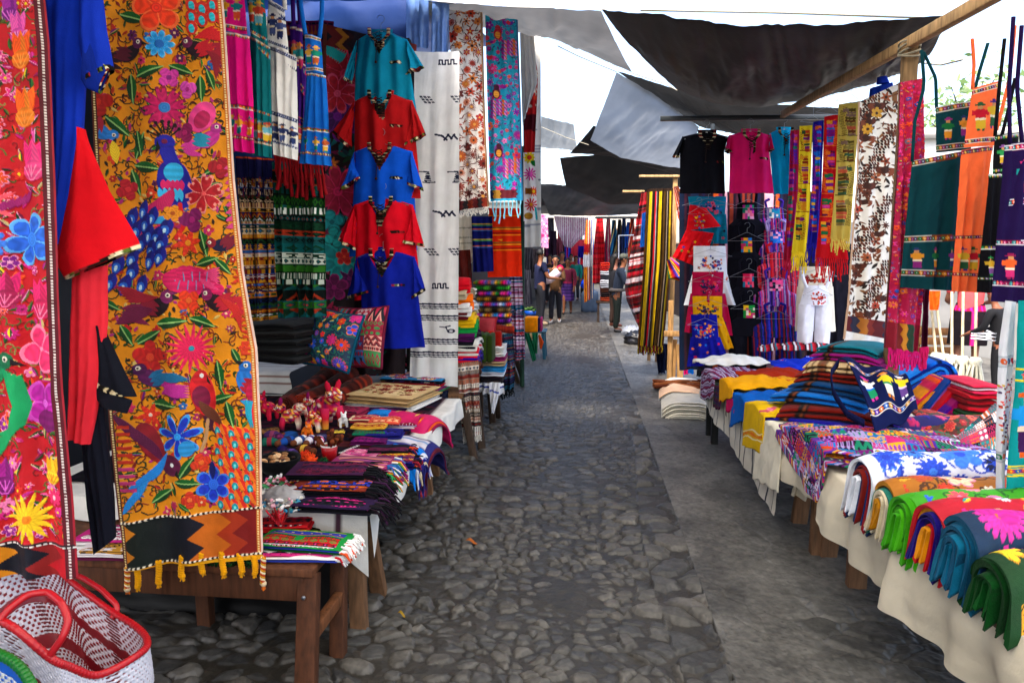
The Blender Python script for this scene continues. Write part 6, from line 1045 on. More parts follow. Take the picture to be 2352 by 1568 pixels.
t = thing('trestle_table', 'trestle table under the rainbow rolls further along on the left', 'table', (-1.4, 7.4, 0))
MB().box((-1.5, 7.45, .52), (1.1, 1.9, .03), '#5a4230').build('tabletop', WOOD, t, bevel=.003)
for a, b in ((gz(1191, 882), gy(1172, 828, 8.3)), (gz(1200, 866), gy(1186, 826, 8.5)), ((-1.0, 6.6, 0), (-1.0, 6.6, .5)), ((-1.9, 8.2, 0), (-1.9, 8.2, .5))): MB().beam(a, b, .06, .045, '#4a3a2e').build('leg', WOOD, t, bevel=.004)
def huip(c):
    c2 = Cv(1, 1.6, '#6a5a50', 70); c2.randbands(12, ['#8a7a6a', '#c8b8a8', '#2a2a30', '#a0604a', '#5a5a64', '#d8d0c4', '#7a2a24'], .04, .11, 12); c.c[:] = c2.c[np.linspace(0, c2.ny-1, c.ny).astype(int)][:, np.linspace(0, c2.nx-1, c.nx).astype(int)]
    m = c.T > .88; c.c[m & (np.sin(c.X*1.6) > -.2)] = C('#d8d4cc')
simple(5.32, 1078, [(1050, 834), (1056, 920), (1062, 1004)], [(1100, 828), (1102, 940), (1106, 1000)], '#6a5a50', 70, 170, huip, 'woven_length', 'grey and terracotta patterned length hanging from the low trestle table', 'woven cloth', .02, 2, CLOTH, None, (lambda o: fringe('fringe', PL(5.32, 1078), (1063, 1002), (1105, 998), 24, .05, '#d0ccc4', o, .0045, 0, False),))
def standing(label, o, w, d, h, cols, n):
    mb = MB(); o = np.asarray(o, float)
    for k in range(n): mb.box(o+[(k+.5)*w/n-w/2, .004*math.sin(k*3), h/2], (w/n*.97, d*(1-.03*(k % 2)), h*(1-.025*((k*7) % 3))), cols[k % len(cols)])
    return mb.build('folded_blanket', WOOL, None, label, 'folded blanket', bevel=min(.016, w/n*.4))
standing('olive green folded blanket standing on the towels past the white length', gy(1111, 834, 6.0)+[0, .12, 0], .155, .26, .26, ['#26380f', '#2c4214'], 3)
standing('red folded blanket just behind the olive one', gy(1126, 836, 6.02)+[.0, .30, 0], .14, .1, .27, ['#a0180f', '#8a140c'], 2)
pillow('red_cushion', 'small dusty red cushion between the tall column and the rainbow rolls', gy(1108, 772, 6.3)+[0, .1, 0], .24, .17, .2, 0, Cv(.2, .2, '#a02a34', 200), '#8a1f28', 8, None, .07)
roll('rolled_rug', 'brick red rolled rug under the wall of rainbow rolls', 'rug', gy(1122, 756, 6.45), gy(1180, 756, 6.5), .055, mixcol(['#7a1f14', '#8a2a1c', '#6a1810'], 3), None, 5)
def dk(c):
    c2 = Cv(1, 2.2, '#10101c', 60); c2.randbands(19, ['#0e1020', '#1a2a5a', '#c08020', '#0c3a3a', '#7a1a2a', '#12121c', '#2a6a8a', '#3a1a4a'], .06, .16, 9); c.c[:] = c2.c[np.linspace(0, c2.ny-1, c.ny).astype(int)][:, np.linspace(0, c2.nx-1, c.nx).astype(int)]*.8
simple(6.62, 1158, [(1134, 770), (1142, 900)], [(1178, 764), (1184, 840), (1180, 890)], '#10101c', 60, 140, dk, 'woven_length', 'dark woven length with blue and ochre rows beside the towel pile', 'woven cloth', .02, 2, CLOTH, None, (lambda o: fringe('fringe', PL(6.62, 1158), (1143, 898), (1180, 888), 22, .08, '#12161a', o, .005, 0, False),))
G = 'towels piled below the olive blanket'
for k, (nm, cs, v0, v1, ul, ur) in enumerate((('black towels at the bottom', ['#160c14', '#1c0f18'], 866, 881, 1102, 1152), ('white towels', ['#dcdce6', '#d4d4e0'], 855, 867, 1101, 1155), ('sky blue towels', ['#1a86c4', '#2a9ad8', '#1674ac'], 842, 856, 1102, 1158), ('beige towels', ['#b89a70', '#c4a67c'], 830, 843, 1102, 1157), ('magenta towels', ['#8a0f5a', '#7a0c50'], 820, 832, 1124, 1158), ('white embroidered towels on top', ['#e4e2de', '#dedcd8', '#e6e4e0', '#dcdad6', '#e2e0dc'], 797, 822, 1128, 1156))):
    p1 = gy(ul, v1, 6.2); q1 = gy(ur, v1, 6.2); p0 = gy(ul, v0, 6.2); o = folded('towel_pile', nm+' in the pile below the olive blanket', 'towels', ((p1[0]+q1[0])/2, 6.4, p1[2]), q1[0]-p1[0], .34, p0[2]-p1[2], cs, len(cs), 2, k, 0, G)
simple(6.12, 1130, [(1100, 880), (1101, 903)], [(1157, 880), (1159, 905)], '#dcdce0', 50, 30, lambda c: c.line([(1095, 888), (1160, 888)], 4, '#2a3a8a'), 'white_cloth', 'white cloth with a blue stripe hanging below the towel pile', 'cloth', .03, 3)
simple(6.05, 1130, [(1124, 878), (1126, 915), (1128, 945)], [(1150, 878), (1144, 915), (1134, 950)], '#dcdce0', 30, 60, lambda c: c.line([(1120, 895), (1155, 905)], 4, '#3a4a9a'), 'white_cloth', 'twisted white cloth corner hanging longest below the towel pile', 'cloth', .02, 1.5)
# plastic chair with orange bag
t = thing('plastic_stool', 'teal plastic stool beyond the pink striped cloth', 'stool', gz(1232, 838)); c = gz(1228, 826); TE = '#0c4a60'
for x, y in ((-.2, 0), (.14, 0), (-.2, .36), (.14, .36)): MB().beam(c+[x*1.1, y, 0], c+[x*.9, y, .43], .05, .04, TE).build('leg', PLAST, t, bevel=.006)
MB().box(c+[-.03, .18, .44], (.42, .42, .035), TE).build('seat', PLAST, t, bevel=.01)
standing('bright orange folded blanket on the teal stool', gy(1220, 763, 9.45)+[0, .1, 0], .185, .26, .21, ['#f08a08'], 1); standing('dark violet folded blanket beside the orange one on the teal stool', gy(1240, 762, 9.5)+[0, .12, 0], .06, .26, .20, ['#2a1a4a', '#a0285a'], 2)
simple(9.4, 1218, [(1204, 766), (1214, 800), (1222, 830)], [(1216, 765), (1226, 790), (1232, 826)], '#0f5a3a', 24, 60, None, 'green_sash', 'green sash hanging from the teal stool', 'sash', .02, 1.5, tube=.03); simple(9.35, 1240, [(1236, 770), (1240, 800)], [(1240, 768), (1249, 785), (1244, 802)], '#c0481c', 20, 40, None, 'orange_pouch', 'small orange pouch hanging at the right of the teal stool', 'pouch', .02, 1, tube=.03)
simple(9.42, 1230, [(1222, 764), (1224, 812)], [(1236, 764), (1234, 812)], '#2a8a5a', 24, 50, lambda c: c.c.__setitem__(np.sin(c.X*2.2) > .2, C('#0f4a34')), 'green_sash', 'pale green striped sash beside the dark green one on the chair', 'sash', .02, 2)
simple(5.05, 1015, [(1000, 905), (1004, 960), (1008, 1000)], [(1030, 895), (1026, 950), (1022, 1000)], '#141c30', 30, 60, lambda c: c.emb(4, 6, ['#2a3a5a', '#3a4a6a', '#1a1a2a', '#5a6a8a'], ['#2a2a40'], 40, 'rd', 0, False, None, 998, 1032, 895, 1000), 'dark_cloth', 'dark blue mottled cloth hanging at the far corner of the left white table', 'cloth', .02, 2)
# ================================================================ right rack: shirts, dresses, overalls, scarves
GS = 'shirts hung along the metal bar'
PR = PL(6.9, 1660)
shirt(PL(7.0, 1615), 'black tunic with a pale printed collar hanging on the metal bar', '#0c0d14', 1622, 300, 58, 14, (1561, 445), (1666, 445), [(1568, 312), (1543, 362), (1560, 364), (1562, 345)], [(1672, 312), (1687, 358), (1668, 352), (1664, 350)], 50, GS, nk=.34, vdeep=.75)
shirt(PL(6.95, 1725), 'hot pink tunic hanging next to the black one', '#e81a72', 1722, 298, 54, 13, (1672, 444), (1778, 444), [(1675, 308), (1664, 345), (1680, 352), (1676, 345)], [(1768, 306), (1778, 345), (1765, 350), (1766, 345)], 55, GS, nk=.36, vdeep=.6, m=THIN)
shirt(PL(7.05, 1795), 'cyan tunic half hidden behind the pink one', '#0ab4e4', 1800, 294, 50, 14, (1775, 446), (1826, 446), [(1766, 306), (1758, 345), (1772, 352), (1768, 345)], [(1830, 300), (1836, 340), (1826, 345), (1826, 340)], 58, GS, nk=.34, vdeep=.5, m=THIN)
for (u, v), lab in (((1618, 296), 'black'),): pass
GD = 'small embroidered dresses hung in a ladder'
def dress(pl, label, col, yoke, skirt, dots, seed, group=GD, pants=False, name='small_dress', strap=False, hl=True, fig=None):
    """child's dress: yoke with embroidery and neckline, gathered skirt (or two trouser legs)"""
    a, b, c, d = yoke; t = thing(name, label, 'dress' if not pants else 'overalls', pl((skirt[2][0]+skirt[3][0])/2, max(skirt[2][1], skirt[3][1])), group); cv = UV([a, d], [b, c], col, 64, 60); r = random.Random(seed); W = b[0]-a[0]; H = d[1]-a[1]; cx = (a[0]+b[0])/2
    for k in range(26 if dots else 0): cv.flower(r.uniform(a[0]+W*.14, b[0]-W*.14), a[1]+H*r.uniform(.40, .95), W*r.uniform(.03, .075), r.choice((4, 5, 6)), r.choice(dots), r.choice(dots), r.random()*6, r.choice('rp'))
    if fig == 'swans' or dots: 
        for f in (1, -1): cv.bird(cx+f*W*.2, a[1]+H*.65, W*.13, f, r.choice(dots or ['#8a1a20']), r.choice(dots or ['#c03030']), r.choice(dots or ['#8a1a20']))
    neck = [(cx-W*.20, a[1]-5), (cx+W*.20, a[1]-5), (cx+W*.13, a[1]+H*.18), (cx, a[1]+H*.27), (cx-W*.13, a[1]+H*.18)]
    sheet(pl, [a, d], [b, c], cv, .006, 1.5, .003, .03, .012, seed, .035, None if strap else ~cv.inside(neck)).build('yoke', CLOTH, t)
    a2, b2, c2, d2 = skirt; dr = lambda cv: [cv.flower(r.uniform(d2[0], c2[0]), r.uniform(a2[1]+8, d2[1]-8), 4, 5, r.choice(dots), None, 0, 'p') for k in range(8)] if dots else None
    if pants:
        m = (a2[0]+b2[0])/2; m2 = (d2[0]+c2[0])/2
        for L, R in (([a2, d2], [(m, a2[1]), (m2-3, d2[1])]), ([(m, a2[1]), (m2+3, c2[1])], [b2, c2])): sheet(pl, L, R, UV(L, R, col, 40, 60), .008, 1.5, .001, .03, 0, seed, .04).build('trouser_leg', CLOTH, t)
    else: cv = UV([a2, d2], [b2, c2], col, 80, 80); dr(cv); sheet(pl, [a2, d2], [b2, c2], cv, .022, 3.2, .002, .04, 0, seed+1, .04, hemf=1.2).build('skirt', CLOTH, t)
    for k in range(3): q = pl(cx, a[1]+H*(.35+.28*k))+pl.n*.085; MB().ball(q, .011, r.choice(dots) if dots else '#c02a2a', 8, 6).build('button', PLAST, t)
    if hl: hanger(pl, cx, a[1]+H*.12, W*.62/1568*pl.p[1]*1.02, 'hanger of the '+label, drop=.07, hook=.07, off=.075)
    return t
EM = ['#d81a3a', '#e8701c', '#1a4ab0', '#2a8a3a', '#f0c020', '#7a1a8a']
dress(PL(7.62, 1625), 'turquoise child dress with a dark flowered yoke behind the red one', '#0a7a9a', ((1580, 452), (1668, 452), (1664, 494), (1586, 494)), ((1582, 492), (1668, 492), (1672, 560), (1574, 560)), ['#d84a6a', '#1a1a3a', '#2a6ab0'], 1)
t = dress(PL(7.45, 1605), 'red child dress hanging tilted with buttons down one side', '#c80c18', ((1584, 470), (1622, 480), (1656, 520), (1576, 530)), ((1576, 528), (1640, 536), (1612, 618), (1544, 590)), EM, 2)
dress(PL(7.3, 1635), 'white child dress with blue and orange birds on the yoke', '#e6e8ee', ((1592, 565), (1666, 565), (1670, 632), (1592, 632)), ((1590, 630), (1672, 630), (1690, 700), (1570, 700)), ['#1a3a9a', '#d8402a', '#1a1a4a', '#e8802a'], 3)
dress(PL(7.22, 1632), 'raspberry child dress with dark birds on the yoke', '#a80c3c', ((1590, 624), (1662, 624), (1660, 676), (1588, 676)), ((1586, 674), (1666, 674), (1682, 770), (1572, 762)), ['#1a1a3a', '#c81a6a', '#2a1a4a', '#d83a3a'], 4)
dress(PL(7.14, 1628), 'yellow child dress with navy embroidery second lowest in the ladder', '#d89a08', ((1590, 680), (1658, 680), (1658, 730), (1592, 730)), ((1590, 728), (1660, 728), (1686, 800), (1592, 800)), ['#1a1a5a', '#3a1a1a', '#b0401c', '#1a4a2a'], 5)
dress(PL(7.05, 1618), 'royal blue child dress with orange birds lowest in the ladder', '#12148a', ((1586, 722), (1646, 722), (1650, 775), (1590, 778)), ((1586, 774), (1654, 774), (1674, 824), (1578, 842)), ['#e8701c', '#d81a3a', '#1a6ad0', '#f0a020'], 6)
GO = 'dark overalls hung in the middle of the rack'
PK = [(['#c0309a', '#e86a8a', '#1a8a6a', '#e8a0c0', '#5a1a6a']), (['#1a8a5a', '#e8a020', '#c02a5a', '#1a6ab0']), (['#c81a4a', '#e84a6a', '#1a6a8a']), (['#e8e0d0', '#1a8a3a', '#e8c020', '#c03060'])]
def overalls(pl, label, col, cx, v0, w, v1, seed, patch=None, strp=None, group=GO, name='overalls', top=.5, hl=True):
    t = thing(name, label, 'overalls', pl(cx, v1), group); H = v1-v0; L, R = [(cx-w*.26, v0+H*.06), (cx-w*.30, v0+H*.26), (cx-w*.5, v0+H*.34), (cx-w*.52, v0+H*.52)], [(cx+w*.26, v0+H*.06), (cx+w*.30, v0+H*.26), (cx+w*.5, v0+H*.34), (cx+w*.52, v0+H*.52)]
    def dr(cv):
        if strp: r = random.Random(seed); x = cx-w*.7; ph = 0
        if strp:
            while x < cx+w*.7: q = r.choice((2, 2.5, 3.5)); cv.line([(x, v0-5), (x+w*.05, v1+5)], q+.6, strp[ph % len(strp)], 0); x += q; ph += r.choice((1, 1, 2))
            cv.z[:] = 0
        if patch:
            x0, y0 = cx-w*.15, v0+H*.09
            for i in range(5):
                for j in range(5): cv.rect(x0+w*.06*i, y0+H*.035*j, x0+w*.06*(i+1), y0+H*.035*(j+1), random.Random(i*7+j*3+seed).choice(patch), .5)
    cv = UV(L, R, col, 60, 90); dr(cv); sheet(pl, L, R, cv, .006, 1.5, .003, .03, 0, seed, .04).build('bib', CLOTH, t)
    for s in (-1, 1):
        L2, R2 = [(cx+(-.52*w if s < 0 else .01*w), v0+H*.52), (cx+(-.50*w if s < 0 else .05*w), v1)], [(cx+(-.01*w if s < 0 else .52*w), v0+H*.52), (cx+(-.05*w if s < 0 else .50*w), v1)]
        c2 = UV(L2, R2, col, 36, 70); dr(c2); sheet(pl, L2, R2, c2, .008, 1.5, .002, .02, 0, seed+s, .045).build('trouser_leg', CLOTH, t)
        q = pl(np.array([cx+s*w*.2, cx+s*w*.24, cx+s*w*.12]), np.array([v0+H*.08, v0-H*.06, v0-H*.10]))+pl.n*.03; MB().tube(poly_t(q, np.linspace(0, 1, 8)), .014, (strp[0] if strp else col), 6).build('strap', CLOTH, t)
    if hl: hanger(pl, cx, v0+H*.02, .19, 'hanger of the '+label, drop=.09, hook=.07, off=.075)
    return t
for k, (v0, v1, cx, w, Y, lab) in enumerate(((455, 640, 1716, 86, 7.5, 'black overalls with a pink patch highest in the dark column'), (530, 715, 1712, 82, 7.42, 'black overalls with a green bird patch second in the dark column'), (612, 790, 1716, 84, 7.34, 'black overalls with a crimson patch third in the dark column'), (685, 850, 1718, 86, 7.26, 'black overalls with a white and green patch lowest in the dark column'))): overalls(PL(Y, cx), lab, '#0c0c16', cx, v0, w, v1, 70+k, PK[k])
ST = ['#3a1f8a', '#b01a4a', '#1c1a4a', '#6a3ab0', '#c03a7a', '#2a2a6a', '#a08ac0']; SR = ['#c0101c', '#d82a3a', '#1a1a4a', '#b01a2a', '#e05a7a', '#2a3a5a']; SB = ['#1a1a7a', '#2a2ab0', '#14143a', '#7a1a2a', '#1a1a5a', '#0f2a3a']
GO2 = 'striped overalls hung next to the black ones'
for k, (v0, v1, cx, w, Y, col, st, lab) in enumerate(((470, 590, 1776, 84, 7.55, '#3a1a5a', ST, 'purple striped overalls highest in the striped column'), (520, 665, 1780, 96, 7.46, '#3a1a4a', ST[::-1], 'violet striped overalls with a blue patch second in the striped column'), (572, 700, 1784, 104, 7.38, '#c0101c', SR, 'red striped overalls in the middle of the striped column'), (630, 770, 1780, 104, 7.30, '#3a1a5a', ST, 'purple striped overalls with a pink patch fourth in the striped column'), (708, 835, 1778, 100, 7.2, '#1a1a6a', SB, 'navy and red striped overalls lowest in the striped column'))): overalls(PL(Y, cx), lab, col, cx, v0, w, v1, 80+k, [['#1a8ab0', '#e8e0d8', '#2a6ab0'], ['#1a6ad0', '#2a2a8a', '#e8a0c0'], None, ['#e84a8a', '#1a1a3a', '#e8a0c0'], None][k], st, GO2)
# white romper, cream one behind
GRm = 'white rompers at the end of the rack'
dress(PL(7.0, 1872), 'cream romper with brown swans behind the white romper', '#e0d8c4', ((1836, 612), (1906, 612), (1912, 660), (1832, 660)), ((1830, 658), (1914, 658), (1920, 760), (1826, 760)), ['#7a1a14', '#a02a3a', '#c04a2a'], 7, GRm, True, 'romper', True)
t = dress(PL(6.85, 1872), 'white romper with two red swans and crossed straps', '#e4e6ee', ((1848, 655), (1898, 655), (1908, 700), (1836, 700)), ((1834, 698), (1910, 698), (1904, 794), (1830, 794)), ['#b01a1c', '#8a1414', '#d84a2a'], 8, GRm, True, 'romper', True)
for s in (-1, 1): q = PL(6.85, 1872)(np.array([1872+s*22, 1872+s*30, 1872+s*34]), np.array([660, 640, 622]))+PL(6.85).n*.04; MB().tube(q, .016, '#e4e6ee', 6).build('strap', CLOTH, t)
# hanging scarves with figures
GSc = 'woven figure scarves hung over the pole'
def scarf(Y, L, R, bgc, pal, label, seed, fr=None, frc=None, n=14, fl=.16, ang=0):
    p = PL(Y, L[0][0], ang); cv = UV(L, R, bgc, 60, 240); r = random.Random(seed); y = L[0][1]; W = R[0][0]-L[0][0]
    dk = pal[0]
    while y < L[-1][1]-26:
        hh = r.uniform(52, 80); f = (y-L[0][1])/(L[-1][1]-L[0][1]); x0 = L[0][0]+(L[-1][0]-L[0][0])*f; fl_ = r.choice((0, 1))
        cv.band(y, y+6, r.choice(['zig', 'dots', 'tri']), .16, bgc, dk, None); q = y+9
        while q < y+hh-6:                                            # a bird built of woven blocks, feathers as slanting bars
            h = r.uniform(5, 9); g = (q-y)/hh; wd = .22+.30*math.sin(min(1, g*1.3)*2.6); xa = .14 if fl_ else .80-wd
            cv.rect(x0+W*xa, q, x0+W*(xa+wd), q+h-.8, r.choice(pal), .4)
            for j in range(2): cv.line([(x0+W*(xa+wd+.06 if fl_ else xa-.06), q+j*h/2), (x0+W*(xa+wd+.26 if fl_ else xa-.26), q+j*h/2-3)], 1.5, dk, .4)
            q += h
        cv.rect(x0+W*(.5 if fl_ else .2), y+10, x0+W*(.78 if fl_ else .48), y+18, r.choice(pal), .4); cv.rect(x0, y+hh-4, x0+W*1.2, y+hh-2, dk); y += hh
    cv.c[cv.T > .9] = C(bgc)
    return runner(p, 'woven_scarf', label, 'scarf', L, R, cv, GSc, .012, 1.5, .002, THIN, seed=seed, kids=(lambda o: fringe('fringe', p, (L[-1][0], L[-1][1]-2), (R[-1][0], R[-1][1]-2), n, fl, frc or bgc, o, .0055, 0, False),) if fr is None else ())
YP = ['#8a2a14', '#1a6a3a', '#5a2a1a', '#c8401c', '#d88a1c', '#2a4a2a', '#7a1a6a']
scarf(6.9, [(1815, 300), (1812, 440), (1800, 600)], [(1836, 298), (1834, 440), (1822, 590)], '#a01430', ['#7a1a7a', '#c83a8a', '#d8501c', '#1a6a5a', '#5a1a8a'], 'crimson and purple figure scarf hanging farthest along the pole', 2, n=10)
scarf(6.55, [(1836, 290), (1832, 440), (1818, 578)], [(1866, 288), (1862, 440), (1856, 582)], '#e8c820', YP, 'bright yellow figure scarf next to the cyan tunic', 3)
scarf(6.3, [(1868, 280), (1864, 440), (1852, 560)], [(1892, 276), (1888, 440), (1882, 560)], '#1c1a8a', ['#7a1a8a', '#d8641c', '#1a6ad0', '#c83a9a', '#1a7a6a', '#e8b030'], 'blue and purple figure scarf between the yellow and the red one', 4, n=10)
scarf(5.95, [(1894, 268), (1888, 440), (1874, 592)], [(1930, 262), (1926, 440), (1948, 596)], '#c01018', ['#e8701c', '#7a1a7a', '#1a6a3a', '#1a6ab0', '#d83a8a', '#e89a20', '#5a0f3a'], 'red figure scarf with a long red fringe', 5, n=16, fl=.17)
scarf(5.6, [(1926, 240), (1920, 400), (1908, 548)], [(1976, 232), (1964, 400), (1952, 550)], '#d0b450', ['#5a4a1c', '#6a3a1c', '#3a5a3a', '#8a7a3a', '#c85a3a', '#8a6a5a'], 'mustard figure scarf folded in front of the red one', 6, n=12, fl=.11)
# brown bird runner, magenta runner
p = PL(5.0, 2000, 6); L, R = [(1970, 236), (1966, 400), (1952, 600), (1946, 700), (1936, 778)], [(2066, 190), (2062, 400), (2048, 600), (2044, 730), (2036, 800)]
cv = UV(L, R, '#e9e4da', 180, 640); rr = random.Random(3)
for k in range(420): x, y = rr.uniform(1940, 2070), rr.uniform(190, 760); cv.leaf(x, y, rr.uniform(5, 11), rr.uniform(1.6, 3.4), rr.uniform(0, 6), rr.choice(['#2a140c', '#5a2a14', '#6a3a1c', '#1c0f0a', '#8a5a30']))
for k in range(60):
    y = 205+k*9.2; x = 1962+(k*37 % 84)-(y-200)*.035; q = rr.uniform(9, 15)
    if k % 4 == 0: cv.bird(x, y, q*1.7, rr.choice((1, -1)), '#5a2412', '#3a1a10', '#7a3a1c', '#4a2010')
    elif k % 4 == 2: cv.flower(x, y, q, rr.choice((5, 6, 8)), rr.choice(['#8a3a1a', '#c08a6a', '#a0522a', '#c8942a', '#5a2a1a', '#b0402a']), '#3a1a10', rr.random()*6, rr.choice('rpd'))
    else: [cv.leaf(x+(j % 4)*7, y+(j//4)*7, 4.5, 2.4, 1, rr.choice(['#4a2010', '#2a140c', '#6a3018'])) for j in range(12)]
m = cv.T > .90; d = np.abs((cv.Y/22) % 1-.5)*14; x = (cv.X+d-1936) % 74
for a, b, k in ((0, 24, '#5a1418'), (24, 40, '#2a2a40'), (40, 58, '#a8641c'), (58, 74, '#7a2418')): cv.c[m & (x >= a) & (x < b)] = C(k)
cv.c[cv.T > .965] = C('#e8e4dc'); cv.z[m] = 0; cv.c[(cv.S < .05) | (cv.S > .95)] = C('#c09878'); cv.c[(cv.S > .965) & (cv.S < .98)] = C('#5a2a18')
runner(p, 'table_runner', 'cream runner embroidered with brown birds and leaves hanging from the slanting pole', 'runner', L, R, cv, 'runners on the slanting pole', .014, 2, .003, seed=22, kids=(lambda o: fringe('fringe', p, (1938, 776), (2034, 798), 26, .055, '#e8e4dc', o, .004),))
p2 = PL(4.12, 2080, 6); L, R = [(2066, 190), (2060, 400), (2048, 600), (2038, 800)], [(2120, 180), (2124, 400), (2130, 600), (2112, 810)]
cv = UV(L, R, '#b80f48', 120, 520); cv.emb(17, 9, ['#e0281c', '#f0501c', '#d81a6a', '#1a4ab0', '#e83a9a', '#c81a3a', '#1a8aa8', '#f07a30'], ['#1a2a8a', '#f090b0', '#1a6a4a', '#e0c020', '#7a0f4a'], 420, 'rdp', 0, True, None, 2036, 2132, 180, 740)
m = cv.T > .90; d = np.abs((cv.Y/24) % 1-.5)*10; x = cv.X+d
for a, b, k in ((0, 2062, '#8a1428'), (2062, 2074, '#7a1f1c'), (2074, 2086, '#c8801c'), (2086, 2100, '#1c3a28'), (2100, 2300, '#8a1030')): cv.c[m & (x >= a) & (x < b)] = C(k)
cv.z[m] = 0; cv.c[(cv.S < .04)] = C('#5a0f24')
runner(p2, 'table_runner', 'magenta embroidered runner behind the teal apron', 'runner', L, R, cv, 'runners on the slanting pole', .016, 2, .003, seed=23, kids=(lambda o: fringe('fringe', p2, (2040, 798), (2112, 808), 24, .10, '#c81a6a', o, .005, 0, False),))
simple(4.3, 2120, [(2118, 650), (2112, 800)], [(2136, 655), (2132, 800)], '#4a0f2a', 30, 90, None, 'woven_length', 'dark maroon length hanging beside the magenta runner', 'woven cloth', .02, 1, CLOTH, None, (lambda o: fringe('fringe', PL(4.27, 2120), (2112, 798), (2132, 796), 6, .12, '#c81a5a', o, .008),))
p = PL(5.35, 2020); t = thing('blue_shirt', 'royal blue shirt folded over a hanger behind the brown bird runner', 'shirt', p(2020, 260))
plain(p, 'body', [(1998, 204), (1985, 300)], [(2050, 190), (2062, 300)], '#10309a', t, .01, 2, .04); plain(p, 'collar', [(2012, 180), (2010, 196)], [(2034, 178), (2040, 192)], '#1c3ac0', t, .004, 1, .03, .02)
hanger(p, 2026, 180, .2, 'white hanger of the royal blue shirt on the slanting pole', .11, .06)
for k, (u, v, Y, lab) in enumerate(((1955, 196, 5.5, 'empty wire hanger on the slanting pole left of the blue shirt'), (1905, 224, 5.95, 'empty wire hanger in the middle of the slanting pole'), (1868, 246, 6.35, 'empty wire hanger low on the slanting pole'))): hanger(PL(Y, u, 30), u, v+20, .15, lab, .10, .06)
# aprons on the near end of the pole
GA2 = 'aprons hung on the near end of the slanting pole'
apron(PL(3.98, 2150, 6), 'dark teal apron with woven figures hung beside the magenta runner', '#0a3c44', ((2146, 248), (2232, 232), (2225, 345), (2146, 352)), ((2094, 370), (2222, 345), (2192, 668), (2066, 660)), [[(2116, 116), (2122, 200), (2100, 280), (2094, 372)], [(2120, 120), (2148, 180), (2150, 250)], [(2268, 100), (2250, 160), (2230, 236)]], ['#7a3a1c', '#c8d0c8', '#1a6a3a', '#d8902a', '#8a2a7a', '#2a3a6a'], 31, GA2, True, .014, 1.3, THIN)
apron(PL(3.85, 2240, 6), 'coral orange apron with woven figures beside the teal apron', '#fb7440', ((2230, 205), (2296, 186), (2282, 335), (2212, 340)), ((2210, 345), (2282, 335), (2252, 672), (2184, 668)), [[(2232, 90), (2236, 150), (2232, 206)], [(2330, 60), (2318, 180), (2288, 300)]], ['#5a1a4a', '#e8d8c8', '#c01a30', '#d8b030', '#2a5a3a', '#4a2a7a'], 33, GA2, True, .014, 1.3, THIN)
apron(PL(3.7, 2300, 6), 'black apron between the coral and the purple one', '#0c0c12', ((2282, 312), (2336, 306), (2330, 400), (2276, 402)), ((2270, 400), (2336, 398), (2330, 672), (2248, 672)), [[(2306, 90), (2294, 200), (2284, 314)], [(2330, 180), (2318, 240), (2300, 310)]], ['#14301c', '#d8dcd8', '#2a8a4a', '#c8a030', '#7a4a8a'], 35, GA2, True, .012)
apron(PL(3.2, 2330, 6), 'dark purple apron at the right edge of the picture', '#1c0c3c', ((2318, 330), (2420, 320), (2416, 470), (2308, 482)), ((2306, 334), (2420, 330), (2410, 700), (2276, 692)), [[(2326, 40), (2316, 200), (2318, 332)], [(2345, 60), (2334, 200), (2346, 332)]], ['#5a0f3a', '#d8d4e0', '#1a8a8a', '#e05a2a', '#c02a6a', '#8a1a4a'], 37, GA2, True, .012, 1.4)
p = PL(2.55, 2330, 4)
def wa(c):
    for y in (832, 1048): wband(c, ((2284, y), (2330, y-6)), 26, 5, ['#c8d0d8', '#b0b8c4', '#1a7a4a', '#d85a2a', '#1a5a9a', '#c02a3a'], 4)
    for k in range(80): q = random.Random(k); c.ell(q.uniform(2292, 2322), q.uniform(868, 1020), 2.5, 2.5, 0, q.choice(['#7a3a1c', '#d84a3a', '#4a2a5a', '#c8a030', '#d86a8a']))
def ta(c):
    for y in (846, 872, 1070, 1092): c.line([(2300, y), (2440, y)], 4, '#d8c820')
    c.figure(2358, 900, 150, ('#1a8ad0', '#e8d0b0', '#3a1a4a', '#d85a1c')); c.figure(2344, 852, 18, ('#d83a4a', '#e8a020', '#e05a1c', '#2a2a6a')); wband(c, ((2310, 1081), (2420, 1081)), 14, 4, ['#7a2a6a', '#d8c820', '#d85a2a', '#1a5aa0'], 6)
cw = [(2310, 690), (2296, 800), (2288, 1000), (2290, 1182)], [(2334, 694), (2324, 900), (2312, 1050), (2306, 1180)]
cv = UV(*cw, '#dfe2ea', 60, 300); wa(cv); runner(p, 'apron_skirt', 'white apron skirt with a woven band seen edge-on at the right edge', 'apron', *cw, cv, 'near aprons at the right edge', .01, 1, .002, CLOTH, seed=41, tube=.012)
p = PL(2.5, 2330, 4); cw = [(2338, 690), (2328, 900), (2314, 1050), (2308, 1176)], [(2480, 690), (2480, 1180)]
cv = UV(*cw, '#0a8a8a', 110, 300); ta(cv); runner(p, 'apron_skirt', 'turquoise apron skirt with a blue woven figure at the right edge', 'apron', *cw, cv, 'near aprons at the right edge', .012, 1.5, .002, CLOTH, seed=42, tube=.008)
